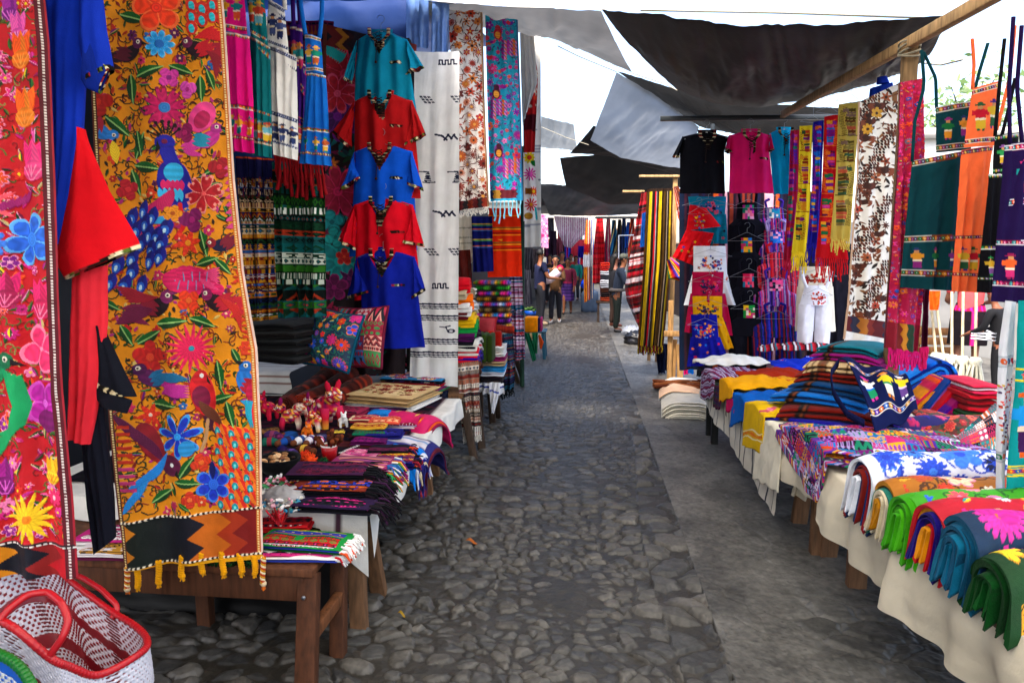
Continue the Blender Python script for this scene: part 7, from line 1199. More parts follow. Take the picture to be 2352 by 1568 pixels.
# long striped cloth and dark striped blanket beyond the rack
p = PL(9.0, 1510); L, R = [(1486, 434), (1478, 600), (1464, 796)], [(1546, 432), (1542, 600), (1524, 796)]
cv = UV(L, R, '#1c140c', 120, 240); cs = [(4, '#5a3a14'), (3, '#2a2418'), (6, '#c8a818'), (2, '#5a4a30'), (5, '#14100c'), (3, '#b01424'), (2, '#8a8a90'), (5, '#2a2018'), (6, '#c0a014'), (4, '#1a140c'), (5, '#4a3414'), (3, '#2a1c10'), (2, '#8a7a6a'), (4, '#14100c'), (4, '#b89a14'), (4, '#3a2412')]; k = 0; tot = sum(a for a, b in cs)
for w, c in cs: m = (cv.S >= k/tot) & (cv.S <= (k+w)/tot); cv.c[m] = C(c); k += w
cv.c[cv.T < .02] = C('#2a1c14')
runner(p, 'striped_cloth', 'long black, yellow and red striped cloth hanging past the dress rack', 'woven cloth', L, R, cv, None, .035, 3, .001, CLOTH, seed=51, kids=(lambda o: fringe('fringe', p, (1465, 794), (1524, 794), 30, .10, ['#8a7410', '#1c1810', '#6a1418', '#3a2a14'], o, .008, 0, False),))
p = PL(9.25, 1470); L, R = [(1474, 440), (1452, 560), (1436, 660), (1440, 690), (1462, 740)], [(1492, 440), (1490, 560), (1486, 660), (1484, 700), (1478, 780)]
cv = UV(L, R, '#8a0f18', 70, 260); r = random.Random(8); y = 430
while y < 800: h = r.choice((2, 3, 4, 7)); cv.line([(1425, y+8), (1500, y-8)], h, r.choice(['#c0142a', '#1a0c10', '#d8c8cc', '#8a0f18', '#2a1018', '#5a0c14', '#a0121e'])); y += h
runner(p, 'striped_blanket', 'crimson and black striped blanket hung behind the long striped cloth', 'blanket', L, R, cv, None, .06, 1.5, .001, WOOL, seed=52)
simple(9.1, 1478, [(1475, 490), (1470, 568)], [(1487, 486), (1484, 566)], '#0a4a9a', 24, 80, lambda c: [c.band(y, y+12, k, .2, '#0a3a8a', '#1a9ac8', None) for y, k in ((500, 'zig'), (520, 'diam'), (545, 'fig'))], 'woven_scarf', 'small blue figure scarf between the striped blanket and the striped cloth', 'scarf')
p = PL(8.6, 1560); cv = UV([(1546, 430), (1556, 500), (1572, 540)], [(1556, 428), (1600, 480), (1604, 540)], '#e0401c', 80, 120)
k = 0
for i in range(40): cv.c[(cv.S >= i/40) & (cv.S < (i+1)/40)] = C(['#e0401c', '#1a1a2a', '#e88a1c', '#5a1a4a', '#c81a2a', '#e8d8c8', '#2a1a3a'][i % 7])
sheet(p, [(1546, 430), (1556, 500), (1572, 540)], [(1556, 428), (1600, 480), (1604, 540)], cv, .05, 2, 0, .05, seed=3).build('striped_shawl', CLOTH, None, 'orange and black striped shawl slung behind the red child dress', 'shawl')
p = PL(8.4, 1560); L, R = [(1530, 600), (1536, 640), (1556, 645)], [(1540, 590), (1580, 620), (1586, 648)]; cv = UV(L, R, '#e0401c', 60, 60)
for i in range(14): cv.c[(cv.S >= i/14) & (cv.S < (i+1)/14)] = C(['#1a6a3a', '#e8a020', '#e0401c', '#c81a3a', '#5a1a8a', '#1a4ab0', '#e87a1c'][i % 7])
sheet(p, L, R, cv, .03, 1, 0, .08, seed=4).build('rainbow_sling', CLOTH, None, 'rainbow striped sling bag hanging left of the white child dress', 'bag')
simple(8.5, 1570, [(1568, 650), (1570, 860)], [(1578, 650), (1582, 860)], '#d80f6a', 20, 80, None, 'woven_scarf', 'narrow pink scarf hanging beside the trestle frame', 'scarf', .02, 1); simple(8.45, 1582, [(1578, 650), (1580, 858)], [(1590, 650), (1594, 858)], '#0a6ac8', 20, 80, lambda c: c.c.__imul__(.6+.6*(c.T[..., None])), 'woven_scarf', 'narrow blue scarf beside the narrow pink one', 'scarf', .02, 1)
# backing cloths of the rack so the plaza does not shine through
simple(7.9, 1700, [(1560, 440), (1560, 850)], [(1900, 440), (1900, 850)], '#1a1020', 120, 100, lambda c: [c.rect(1560+k*13, 430, 1560+k*13+random.Random(k).uniform(4, 13), 860, random.Random(k+9).choice(['#3a1a2a', '#14121c', '#7a2a1c', '#c0501c', '#1a1a3a', '#5a1a4a', '#d8a0b0', '#12203a'])) for k in range(26)], 'striped_backcloth', 'dark striped cloth closing the back of the dress rack', 'backcloth', .05, 4, WOOL)
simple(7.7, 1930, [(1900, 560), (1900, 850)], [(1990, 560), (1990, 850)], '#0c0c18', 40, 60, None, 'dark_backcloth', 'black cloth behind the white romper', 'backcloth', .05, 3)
# ================================================================ right tables and what lies on them
TZ = .60
def XE(y): return 1.055+.075*np.clip((5.9-y)/2.2, 0, 1)+.055*np.clip((3.8-y)/.3, 0, 1)
t = thing('trestle_table', 'long trestle table under a cream cloth along the near right side', 'table', (1.7, 2.2, 0))
MB().box((1.75, 2.15, TZ-.025), (1.16, 3.1, .03), '#5a4230').build('tabletop', WOOD, t, bevel=.003)
for (u, v), (u2, v2), Y in (((1965, 1355), (1962, 1225), 3.28), ((1898, 1286), (1908, 1165), 3.66), ((1878, 1282), (1868, 1150), 3.66), ((1833, 1210), (1852, 1110), 4.02)):
    a = gz(u, v); b = a+np.array([{1898: .06, 1833: .05}.get(u, 0), 0, .57]); MB().beam(a, b, .085, .055, '#6f5038').build('leg', WOOD, t, bevel=.006)
t = thing('trestle_table', 'trestle table under a white cloth with dark stripes further along on the right', 'table', (1.6, 5, 0))
MB().box((1.68, 4.85, TZ-.025), (1.12, 2.25, .03), '#4a3628').build('tabletop', WOOD, t, bevel=.003)
for u, v in ((1640, 1026), (1628, 1006)): a = gz(u, v); MB().beam(a, a+[0, 0, .57], .055, .05, '#161616').build('leg', WOOD, t, bevel=.004)
a = gz(1640, 1026); b = gz(1628, 1006); MB().beam(a+[0, 0, .33], b+[0, 0, .33], .04, .03, '#161616', (0, 0, 1)).build('stretcher', WOOD, t)
for x, y in ((2.1, 5.8), (2.1, 4.0)): MB().beam((x, y, 0), (x, y, .57), .055, .05, '#161616').build('leg', WOOD, t, bevel=.004)
def tcloth(name, label, y0, y1, drop, base, stripes, seed, amp=.02, end=None, n=260, out=.03):
    Y = np.linspace(y0, y1, n); D = np.linspace(0, 1, 40); Xs = np.linspace(1.0, 0, 26); rows = []
    for y in Y:
        xe = XE(y); dr = drop(y); w = amp*(np.sin(y*9+seed)+.7*np.sin(y*17+2*seed)+.5*np.sin(y*31)); sw = fbm(y*2.2, D*1.5+seed, seed)-.5
        rows.append(np.r_[np.c_[xe+Xs, np.full(26, y)+0*Xs, TZ+.004+.004*np.sin(Xs*9+y*7)], np.c_[xe-.012-out*np.sin(np.clip(D*3, 0, math.pi/2))*.3-(w*D**.7+.05*sw*D), y+.03*sw*D, TZ-dr*D]])
    P = np.array(rows); col = np.empty(P.shape); col[:] = C(base); st = np.arange(P.shape[1])
    if stripes:
        y = y0+.05; k = 0
        while y < y1:
            m = np.abs(Y-y) < (.007 if k % 1 == 0 else .012); col[m] = C('#2c2f3c')
            if k % 2: 
                for (a, b) in ((.35, .55), (.30, .5)):
                    i = np.argmin(np.abs(Y-y-.07)); col[i-1:i+2, 26+int(40*a):26+int(40*b)] = C('#30333f')
            y += .125; k += 1
    o = MB().grid(P, col.reshape(-1, 3), flip=True).build(name, LINEN, None, label, 'tablecloth'); return o
tcloth('tablecloth', 'white cotton tablecloth with dark stripes on the further right table', 3.86, 5.98, lambda y: np.interp(y, [3.86, 4.1, 5, 6], [.46, .43, .33, .20]), '#d8d0c0', True, 3, .010)
tcloth('tablecloth', 'plain cream tablecloth billowing down the near right table', .55, 3.78, lambda y: np.interp(y, [.6, 1.8, 2.2, 2.8, 3.2, 3.6, 3.9], [.30, .28, .25, .29, .25, .20, .21]), '#cfc4ad', False, 5, .030, out=.10)
L, R = [(1852, 992), (1848, 1060), (1818, 1138)], [(1898, 1000), (1888, 1060), (1880, 1152)]
simple(3.84, 1850, L, R, '#d2c6ae', 40, 80, lambda c: c.line([(1868, 990), (1858, 1100)], 3, '#8a6a4a'), 'tablecloth_corner', 'creased cream cloth corner hanging where the two right tables meet', 'tablecloth', .035, 2.2, CLOTH)
def lay(name, label, cat, c, w, d, ang, col, z0=.0, seed=0, bump=.02, mound=.03, draw=None, group=None, m=CLOTH, res=120, cutc=0.):
    """a garment lying loosely on the table, running down over the edge where it overhangs"""
    cv = Cv(w, d, col, res); draw and draw(cv); ax, ay = rz(ang); c = np.asarray(c, float); s, v = cv.X/cv.w*2-1, cv.Y/cv.hh*2-1
    we = 1+.10*(fbm(v*2+seed, v*0+1, seed)-.5); x = s*w/2*we; y = -v*d/2*(1+.12*(fbm(s*2, s*0+seed, seed+2)-.5)); P = c[:2]+x[..., None]*ax[:2]+y[..., None]*ay[:2]
    e = XE(P[..., 1])-.02; over = np.clip(e-P[..., 0], 0, None); z = TZ+.012+z0+bump*2*(fbm(s*2.2+seed, v*2.2, seed, 4)-.4)+mound*np.clip(1-s*s, 0, 1)*np.clip(1-v*v, 0, 1)+.006*np.sin(s*14+v*9*np.sin(seed)+seed)
    z = z-.9*over; X = np.where(over > 0, e-.10*over-.02-.02*(fbm(P[..., 1]*5, z*5, seed)-.3), P[..., 0]); G = np.stack([X, P[..., 1], z+.0015*cv.z], -1)
    return MB().grid(G, cv.c.reshape(-1, 3)).build(name, m, None, label, cat, group, solid=.008)
G = 'garments heaped on the further right table'
def vs(pal, f=90, jit=3):
    def dr(c):
        k = np.floor(c.X*f+.6*np.sin(c.Y*9)).astype(int) % len(pal)
        for i, p in enumerate(pal): c.c[k == i] = C(p)
    return dr
def emb_at(pal, x0, x1, y0, y1, s, n, seed=1): return lambda c: c.emb(seed, s, pal, pal, n, 'rp', 0, True, None, x0*c.w, x1*c.w, y0*c.hh, y1*c.hh)
lay('black_shirt', 'black folded shirt hanging over the far corner of the further right table', 'shirt', gz(1640, 858, .62)+[.10, .1, 0], .42, .30, 10, '#0c0c12', .0, 2, .01, .03, None, G)
lay('sweater', 'ivory sweater lying at the far end of the further right table', 'sweater', gz(1685, 832, .66)+[.0, .0, 0], .66, .34, 12, '#e6dfd2', .05, 3, .02, .06, lambda c: c.rect(.30, .05, .32, .17, '#4a1a2a'), G)
lay('striped_shirt', 'purple and white striped shirt hanging over the table edge by the ivory sweater', 'shirt', gz(1690, 865, .63)+[-.06, .0, 0], .72, .42, 18, '#3a1a4a', .03, 4, .02, .05, vs(['#4a1a3a', '#c8b8d0', '#3a1a4a', '#8a1a3a', '#5a2a5a', '#b0a0c0'], 110), G)
lay('striped_shirt', 'dark purple striped sleeve drooping lowest over the far table edge', 'shirt', gz(1690, 895, .60)+[-.08, .0, 0], .40, .24, 10, '#2a0f2a', .005, 5, .01, .02, vs(['#2a0f2a', '#5a1a3a', '#1a3a2a', '#3a1a4a'], 80), G)
lay('rust_shirt', 'rust red shirt crumpled behind the yellow shirt', 'shirt', gz(1778, 858, .68), .55, .40, 25, '#a0280f', .05, 6, .03, .05, None, G)
lay('rust_shirt', 'rust red shirt tail lying left under the yellow shirt', 'shirt', gz(1728, 882, .63)+[-.02, 0, 0], .34, .26, 15, '#9a260f', .03, 16, .02, .03, None, G)
lay('yellow_shirt', 'golden yellow embroidered shirt draped over the right table edge', 'shirt', gz(1765, 890, .65)+[-.06, .02, 0], .74, .36, 22, '#e8a008', .06, 7, .022, .05, emb_at(['#d83a1c', '#8a1a1c', '#c8401c'], .55, .9, .15, .8, .022, 40), G)
lay('blue_shirt', 'bright blue shirt falling over the table edge between two yellow garments', 'shirt', gz(1785, 930, .62)+[-.06, .05, 0], .66, .42, 20, '#0a58b0', .03, 8, .025, .04, emb_at(['#8ab0d8', '#d84a3a'], .6, .9, .3, .6, .015, 12), G)
lay('magenta_shirt', 'magenta shirt hem showing below the yellow shirt', 'shirt', gz(1720, 925, .60)+[-.05, .08, 0], .26, .22, 15, '#c01055', .0, 9, .01, .01, None, G)
def yb(c):
    c.z[:] = 0
    for k in range(16): c.flower(.085+.0*k, c.hh*(k+.5)/16, .014, 6, '#d86a1c', '#8a6a1c', 0, 'r')
    c.rect(.062, 0, .068, c.hh, '#e8e0c0'); c.rect(.104, 0, .110, c.hh, '#e8e0c0')
    for k in range(7): c.rect(.34+.01*k, c.hh*(.4+.02*k), .36+.02*k, c.hh*(.42+.02*k), '#4a7a8a')
    c.bird(.30, c.hh*.75, .05, 1, '#c04a5a', '#d8708a', '#c04a5a')
lay('yellow_apron', 'mustard yellow apron with an orange flowered band over the table edge', 'apron', gz(1795, 962, .62)+[-.08, .06, 0], .62, .42, 14, '#d8ac10', .05, 10, .012, .03, yb, G, res=160)
lay('white_shirt', 'off white shirt hanging under the mustard apron', 'shirt', gz(1780, 1000, .60)+[-.10, .06, 0], .50, .40, 10, '#d8d0bc', .02, 11, .012, .015, None, G)
lay('blue_shirt', 'royal blue shirt spread at the back of the further right table', 'shirt', gz(1845, 838, .68)+[.05, 0, 0], .62, .46, -8, '#1230b8', .06, 12, .02, .05, emb_at(['#e8e0e8', '#c02a3a'], .1, .4, .1, .3, .02, 8), G)
lay('striped_shawl', 'red, white and black striped shawl heaped along the back of the table', 'shawl', gz(1850, 815, .68)+[.1, .1, 0], 1.0, .34, -12, '#7a0f1c', .10, 13, .04, .07, vs(['#8a0f1c', '#14121c', '#d8d0d0', '#7a0f1c', '#1a6a7a', '#c01a2a'], 60), G)
lay('print_cloth', 'violet blue printed cloth spread at the back right of the table', 'cloth', gz(1960, 835, .66)+[.1, .1, 0], .9, .5, -10, '#1c1c9a', .04, 14, .03, .06, emb_at(['#8a9ae8', '#e0e0f0', '#c84a8a', '#3a4ac8'], 0, 1, 0, 1, .05, 80), G)
lay('orange_bib', 'orange and white bib lying behind the stack of folded blankets', 'bib', gz(1858, 868, .64), .36, .34, 40, '#f06a1c', .03, 15, .02, .03, lambda c: (c.rect(0, 0, .1, .4, '#e8e0e0'), c.rect(.2, .2, .36, .34, '#e0306a')), G)
lay('red_white_cloth', 'red and white cloth crumpled beside the orange bib', 'cloth', gz(1835, 892, .63), .40, .30, 10, '#e0dcdc', .02, 17, .04, .04, lambda c: c.emb(5, .05, ['#c01a2a', '#1a1a2a', '#e0501c', '#c01a5a'], ['#2a4a8a', '#c01a2a'], 30), G)
# stack of banded folded blankets
G = 'banded wool blankets folded in one stack'
st = [('violet blue', '#1a148a', 988, 955, 1806, 2010), ('rust red', '#6a1008', 968, 930, 1812, 1975), ('bright blue', '#0a64b8', 947, 912, 1830, 1992), ('petrol blue', '#073a6a', 925, 892, 1846, 1980), ('brick', '#7a180c', 905, 868, 1858, 1976), ('beige striped', '#c8a878', 884, 858, 1876, 1985), ('magenta', '#8a0c6a', 868, 846, 1880, 1990), ('teal', '#086a7a', 852, 830, 1892, 1985)]
z = TZ+.012; o0 = gz(1905, 985, TZ+.03)+[.0, .16, 0]
for k, (nm, col, v1, v0, ul, ur) in enumerate(st):
    h = .066-.002*k; w = (.56, .54, .56, .50, .46, .42, .42, .36)[k]; bnd = C('#1c100c' if k != 5 else '#7a4a2a'); c0 = C(col)
    def fc(s, c0=c0, bnd=bnd, k=k):
        if k == 5 and abs((s*14) % 1-.5) < .12: return C('#6a4a2a')
        return bnd if -.62 < s < -.50 or -.44 < s < -.40 else (C('#7a3a1c') if -.50 <= s <= -.47 else c0)
    folded('folded_blanket', nm+(' folded blanket ', ' folded blanket ')[0]+('lowest in the banded stack', 'second lowest in the banded stack', 'third lowest in the banded stack', 'fourth from the bottom of the banded stack', 'fourth from the top of the banded stack', 'third from the top of the banded stack', 'second from the top of the banded stack', 'topmost in the banded stack')[k], 'folded blanket', (o0[0]+.045*k+.028*math.sin(k*2.3), o0[1]+.05*k+.02*math.cos(k*3.1), z), w, .40, h, fc, 2, -32+8*math.sin(k*1.7), 200+k, .06, G, res=40); z += h*.96
# navy figured apron thrown over the stack
cv = Cv(.5, .78, '#0c1440', 200); PN = ['#1a1a4a', '#d8d4d0', '#c8902a', '#6a3a9a', '#d86a2a', '#3a6ab0']
for y in (.22, .66): wband(cv, ((0, y), (.5, y)), .05, 3, PN, 10)
for x, y, c4 in ((.10, .32, ('#e0e0e0', '#1a6ad0', '#1a8a5a', '#c02a8a')), (.26, .34, ('#d8c020', '#2a8a4a', '#e0d8c8', '#d87a1c')), (.42, .32, ('#d8c020', '#c8b0d0', '#5a3a7a', '#e0e0e0'))): cv.figure(x, y, .26, c4)
P3 = [gy(1926, 826, 4.12), gy(2066, 858, 3.95), gy(2106, 950, 3.68), gy(2012, 992, 3.5)]
s = cv.X/cv.w; v = cv.Y/cv.hh; a, b, c, d = P3; P = (a*(1-s[..., None])+b*s[..., None])*(1-v[..., None])+(d*(1-s[..., None])+c*s[..., None])*v[..., None]; P[..., 2] += .07*np.sin(math.pi*np.clip(v, 0, 1))+.018*np.sin(s*11+v*4)+.012*np.sin(v*9+s*5); P += cv.z[..., None]*[0, -.001, .001]
t = thing('navy_apron', 'navy apron with woven figures thrown over the banded blanket stack', 'apron', P3[3]); MB().grid(P, cv.c.reshape(-1, 3)).build('skirt', CLOTH, t, solid=.008)
q = np.array([gy(1926, 832, 4.08), gy(1908, 858, 3.78), gy(1913, 900, 3.7), gy(1945, 950, 3.62), gy(1985, 972, 3.56)]); Q = poly_t(q, np.linspace(0, 1, 24)); MB().grid(np.stack([Q+[0, 0, .02], Q+[.0, -.004, 0], Q+[0, 0, -.02]], 1), '#0c1238').build('strap', CLOTH, t, solid=.005)
# tongues: thick blankets folded over and leaning in a row
def tongue(name, label, cat, pl, A, B, hw, depth, cols, group, n=4, seed=0, gap=.78):
    A = np.asarray(A, float); B = np.asarray(B, float); d = B-A; L = np.linalg.norm(d); d /= L; nn = np.array([-d[1], d[0]]); mb = MB(); r = random.Random(seed); t = thing(name, label, cat, pl(*(A+[0, hw])), group); fr = []
    T = np.linspace(0, 1, 60)
    for k in range(n):
        ro, ri = hw*(1-k/n), hw*(1-(k+gap)/n); pts = []
        def U(rad): 
            s1 = [(A+d*L*f*.9+nn*rad) for f in np.linspace(0, 1, 16)]; arc = [(A+d*(L*.9+0*rad)+d*rad*math.sin(a)+nn*rad*math.cos(a)) for a in np.linspace(0, math.pi, 28)]; s2 = [(A+d*L*f*.9-nn*rad) for f in np.linspace(1, 0, 16)]; return np.array(s1+arc+s2)
        o, i = U(ro), U(max(ri, .4)); sg = np.linspace(-1, 1, 60)[:, None]; bend = nn*(hw*.35*np.sin(np.linspace(0, math.pi, 60))[:, None])*0
        lp = np.concatenate([o, i[::-1]]); lp = lp+np.array([0, 1.])*(.10*((lp-A)@d/L)**2*L*.6)[:, None]
        lay_ = []; sh = r.uniform(-.012, .012)
        for f in np.linspace(0, 1, 14): q = pl(lp[:, 0], lp[:, 1]); q = q-pl.n*(f*depth+sh)+np.array([0, 0, .006*math.sin(f*6+k)]); lay_.append(q)
        G = np.array(lay_); c = np.empty(G.shape); c[:] = C(cols[k % len(cols)]); 
        if k == 0 and len(cols) > 3:
            sp = np.r_[np.linspace(0, 1, 60), np.linspace(1, 0, 60)]; 
            for j in range(120): c[:, j] = C(cols[int(sp[j]*17) % len(cols)])
        mb.grid(G, c.reshape(-1, 3), closed=True); m = 120
        for e in (0, -1): mb.raw(G[e], c[e], [(j, j+1, m-2-j, m-1-j) for j in range(59)])
    mb.build('folded_wool', WOOL, t); return t
G = 'thick wool blankets leaning in a row behind the navy apron'
tongue('leaning_blanket', 'big bright blue striped blanket leaning at the top of the row', 'blanket', PL(4.75, 2150), (2050, 925), (2176, 846), 36, .55, ['#0a5ac0', '#0a2a8a', '#1a7ad8', '#0c3aa0', '#0a4ab0', '#08204a'], G, 4, 1)
tongue('leaning_blanket', 'orange and pink striped blanket leaning beside the bright blue one', 'blanket', PL(4.6, 2150), (2088, 962), (2180, 870), 17, .5, ['#d8480c', '#c81a4a', '#e08a14', '#b01a5a'], G, 3, 2)
tongue('leaning_blanket', 'blue and violet blanket leaning right of the orange one', 'blanket', PL(4.55, 2170), (2122, 968), (2196, 868), 14, .5, ['#0a3a8a', '#8a4a9a', '#0c4ab0'], G, 2, 3)
tongue('leaning_blanket', 'crimson blanket with a white edge leaning in the middle of the row', 'blanket', PL(4.5, 2190), (2146, 974), (2218, 884), 18, .5, ['#c00a20', '#7a0a14', '#b01028'], G, 2, 4)
tongue('leaning_blanket', 'purple and magenta blanket leaning at the right of the row', 'blanket', PL(4.42, 2220), (2168, 980), (2248, 900), 22, .5, ['#3a0a8a', '#9a0a5a', '#8a0a5a', '#4a0c8a'], G, 3, 5)
for k, (nm, col, v1, v0) in enumerate((('green', ['#0a4a1a', '#0c6a24', '#0a3a14'], 968, 948), ('red', ['#b00a1c', '#8a0814', '#c01024'], 950, 905), ('rainbow edged pink', ['#d81a4a', '#e8d8e0', '#c81a3a', '#d8b020'], 906, 884))):
    p1 = gy(2212+10*k, v1, 4.3); q1 = gy(2300, v1, 4.3); p0 = gy(2230, v0, 4.3); folded('folded_blanket', nm+' blanket folded flat beside the leaning row', 'folded blanket', ((p1[0]+q1[0])/2, 4.5, p1[2]), q1[0]-p1[0], .42, p0[2]-p1[2], col, 3, 0, 230+k, 0, 'blankets folded flat beside the leaning row')
cv = Cv(.3, .3, '#1a0f5a', 200); cv.emb(3, .035, ['#c81a5a', '#e0507a', '#3a1a9a', '#b01a4a'], ['#2a1a8a', '#c83a6a'], 40, 'rd')
drape('folded_shawl', 'dark violet embroidered shawl folded in front of the navy apron', 'shawl', gz(2028, 955, .74)+[.02, 0, 0], (1, .06, 0), .42, .26, .11, ['#1c0a4a', '#2a0f5a', '#16083a'], 5, 21, None, cv, .0)
def rg(c): c.emb(13, .07, ['#b01a0f', '#d83a1c', '#c0301c', '#e05a3a', '#8a1410'], ['#2a3a1c', '#1c2a14', '#5a3a1c', '#c82a1c'], 60, 'rph', 0, True, ['#3a4a24'])
cv = Cv(.6, .42, '#5a2410', 200); rg(cv); P3 = [gy(2094, 946, 4.1), gy(2268, 962, 4.05), gy(2258, 1010, 3.62), gy(2150, 1024, 3.5)]
s = cv.X/cv.w; v = cv.Y/cv.hh; a, b, c, d = P3; P = (a*(1-s[..., None])+b*s[..., None])*(1-v[..., None])+(d*(1-s[..., None])+c*s[..., None])*v[..., None]; P[..., 2] += .05*np.sin(math.pi*v)*np.sin(math.pi*np.clip(s, 0, 1))+.012*np.sin(s*8+v*4)+.003*cv.z
MB().grid(P, cv.c.reshape(-1, 3)).build('embroidered_cloth', SILK, None, 'red and green embroidered cloth lying over the violet shawl', 'cloth', solid=.02)
# patchwork quilt at the corner of the near table
QP = ['#6a1a6a', '#8a3a9a', '#c02a6a', '#1a6ab0', '#e0a020', '#1a1a2a', '#d8d0dc', '#1a7a5a', '#c8401c', '#4a2a8a', '#a090c0', '#8a1a3a']
def quilt(lab, seed, dz, c, w, d, ang):
    cv = Cv(w, d, '#6a1a6a', 230); cv.patches(seed, 13, QP); m = (cv.X < .03) | (cv.Y > d-.03) | (cv.X > w-.03); k = np.floor((cv.X+cv.Y)*70).astype(int); cv.c[m] = np.array([C(q) for q in QP])[k[m]*7 % len(QP)]
    return lay('patchwork_quilt', lab, 'quilt', c, w, d, ang, '#000000', dz, seed, .012, .05, lambda q: (q.c.__setitem__(slice(None), cv.c)), 'patchwork quilts at the corner of the near table', res=230)
quilt('patchwork quilt with a striped edge topping the corner of the cream table', 5, .075, gz(2000, 1035, .68)+[.13, .12, 0], .94, .56, -12); quilt('patchwork quilt peeping out under the topmost quilt at the cream table corner', 6, .03, gz(1985, 1050, .64)+[.10, .07, 0], .96, .58, -14)
cv = Cv(.4, .3, '#3a2a3a', 200); cv.patches(8, 5, ['#1a8a8a', '#e0e0e0', '#c02a5a', '#1a1a2a', '#d86a2a', '#5a5a62'])
P3 = [gy(2200, 1010, 3.5), gy(2290, 930, 3.7), gy(2320, 1030, 3.3), gy(2210, 1050, 3.3)]; s = cv.X/cv.w; v = cv.Y/cv.hh; a, b, c, d = P3; P = (a*(1-s[..., None])+b*s[..., None])*(1-v[..., None])+(d*(1-s[..., None])+c*s[..., None])*v[..., None]; P[..., 2] += .03*np.sin(math.pi*v)
MB().grid(P, cv.c.reshape(-1, 3)).build('patchwork_bag', CLOTH, None, 'grey patchwork bag with teal and pink trim beside the white apron', 'bag', solid=.03)
# embroidered covers drooping over the near edge
G = 'thick embroidered covers drooping over the cream table edge'
def ec(bgc, pal, lf, size, seed, big=None, vines=None, kinds='rh'):
    cv = Cv(.9, .62, bgc, 230); cv.emb(seed, size, pal, lf, 60, kinds, 0, True, vines)
    if big: 
        for x, y, r_, n, c, c2 in big: cv.flower(x, y, r_, n, c, c2, .4, 'r', None, .14)
    cv.c = np.ascontiguousarray(np.transpose(cv.c, (1, 0, 2))); cv.z = cv.z.T.copy(); cv.ny, cv.nx = cv.nx, cv.ny
    w = int(cv.ny*.05); cv.c[:w] = C(bgc); cv.z[:w] = 0; return cv
cv = ec('#dfe2ec', ['#1a3ab8', '#2a5ad8', '#14207a', '#3a7ae0', '#0c1440', '#2248c8'], ['#1a3ab0', '#2a5ad0', '#5a8ae0'], .085, 3, None, ['#2a4ac0'])
drape('embroidered_cover', 'white cover embroidered with blue flowers drooping beside the quilt', 'cover', gx(1988, 1040, 1.16), (1, .05, 0), .95, .17, .19, ['#e0e4ec', '#0a2a5a', '#8a0f1c', '#0c3a7a', '#7a1a14', '#0a2a5a'], 7, 31, G, cv, .02, th=.010, open_=1.1)
cv = ec('#a8640a', ['#d84a2a', '#e8c8a0', '#b0461c', '#e88aa0', '#f0e0c8', '#c83a1c'], ['#7a3a0c', '#d89a20', '#3a2a0c'], .085, 5, None, ['#4a2a0c'])
drape('embroidered_cover', 'mustard cover with orange flowers and a green lining next to the blue flowered one', 'cover', gx(2036, 1096, 1.16), (1, .02, 0), .9, .16, .145, ['#b8780a', '#0f4a42', '#2a7a6a', '#cfc0a4', '#c8b898', '#d2c4aa'], 8, 33, G, cv, .02, th=.010)
cv = ec('#3a9a14', ['#2a5ad0', '#e8308a', '#e0505a', '#1a8a7a', '#d82a6a', '#f080a0'], ['#1a4ac0', '#e070b0', '#1a7a4a'], .085, 7, None, ['#1a5a1a'])
drape('embroidered_cover', 'lime green cover with pink and blue flowers between the mustard and the red one', 'cover', gx(2086, 1122, 1.16), (1, .02, 0), .85, .16, .15, ['#4ab014', '#3a9a10', '#44a812', '#3c9c10', '#48ae14', '#389010'], 9, 35, G, cv, .02, th=.008)
cv = ec('#b80a24', ['#e8e0e8', '#e0207a', '#18a0a8', '#f0a020', '#c81a8a', '#8ad8e0'], ['#f090b0', '#1a9a9a', '#e8c020'], .07, 9)
drape('embroidered_cover', 'red cover with a violet lining between the lime and the teal one', 'cover', gx(2150, 1146, 1.16), (1, .02, 0), .8, .165, .14, ['#b80a1c', '#d8880a', '#1c0f6a', '#240f7a', '#180c5a'], 7, 37, G, cv, .02, th=.010)
cv = ec('#062a4a', ['#c81a8a', '#b0105a', '#e0641c', '#1a4ac8', '#d82a9a'], ['#e06a1c', '#0c5a3a', '#1a2a8a', '#1a1a2a'], .085, 11, [(.14, .33, .085, 5, '#c0188a', '#e0a020'), (.34, .30, .06, 6, '#2a5ad0', '#e0c020')])
drape('embroidered_cover', 'teal cover with a big magenta flower near the right edge', 'cover', gx(2214, 1176, 1.16), (1, .02, 0), .75, .17, .155, ['#064a6a', '#085878', '#05405c', '#075070', '#064864', '#086080', '#05405c'], 10, 39, G, cv, .02, th=.0078)
cv = ec('#083a14', ['#e8d020', '#e0501c', '#c81a5a', '#e8a020'], ['#0a5a1c', '#c82a3a', '#e0e020'], .08, 13)
drape('embroidered_cover', 'dark green cover nearest the viewer on the cream table', 'cover', gx(2288, 1262, 1.16), (1, .02, 0), .6, .165, .115, ['#063a12', '#084a18', '#05300e', '#074214', '#063a12'], 8, 41, G, cv, .02, th=.0095)
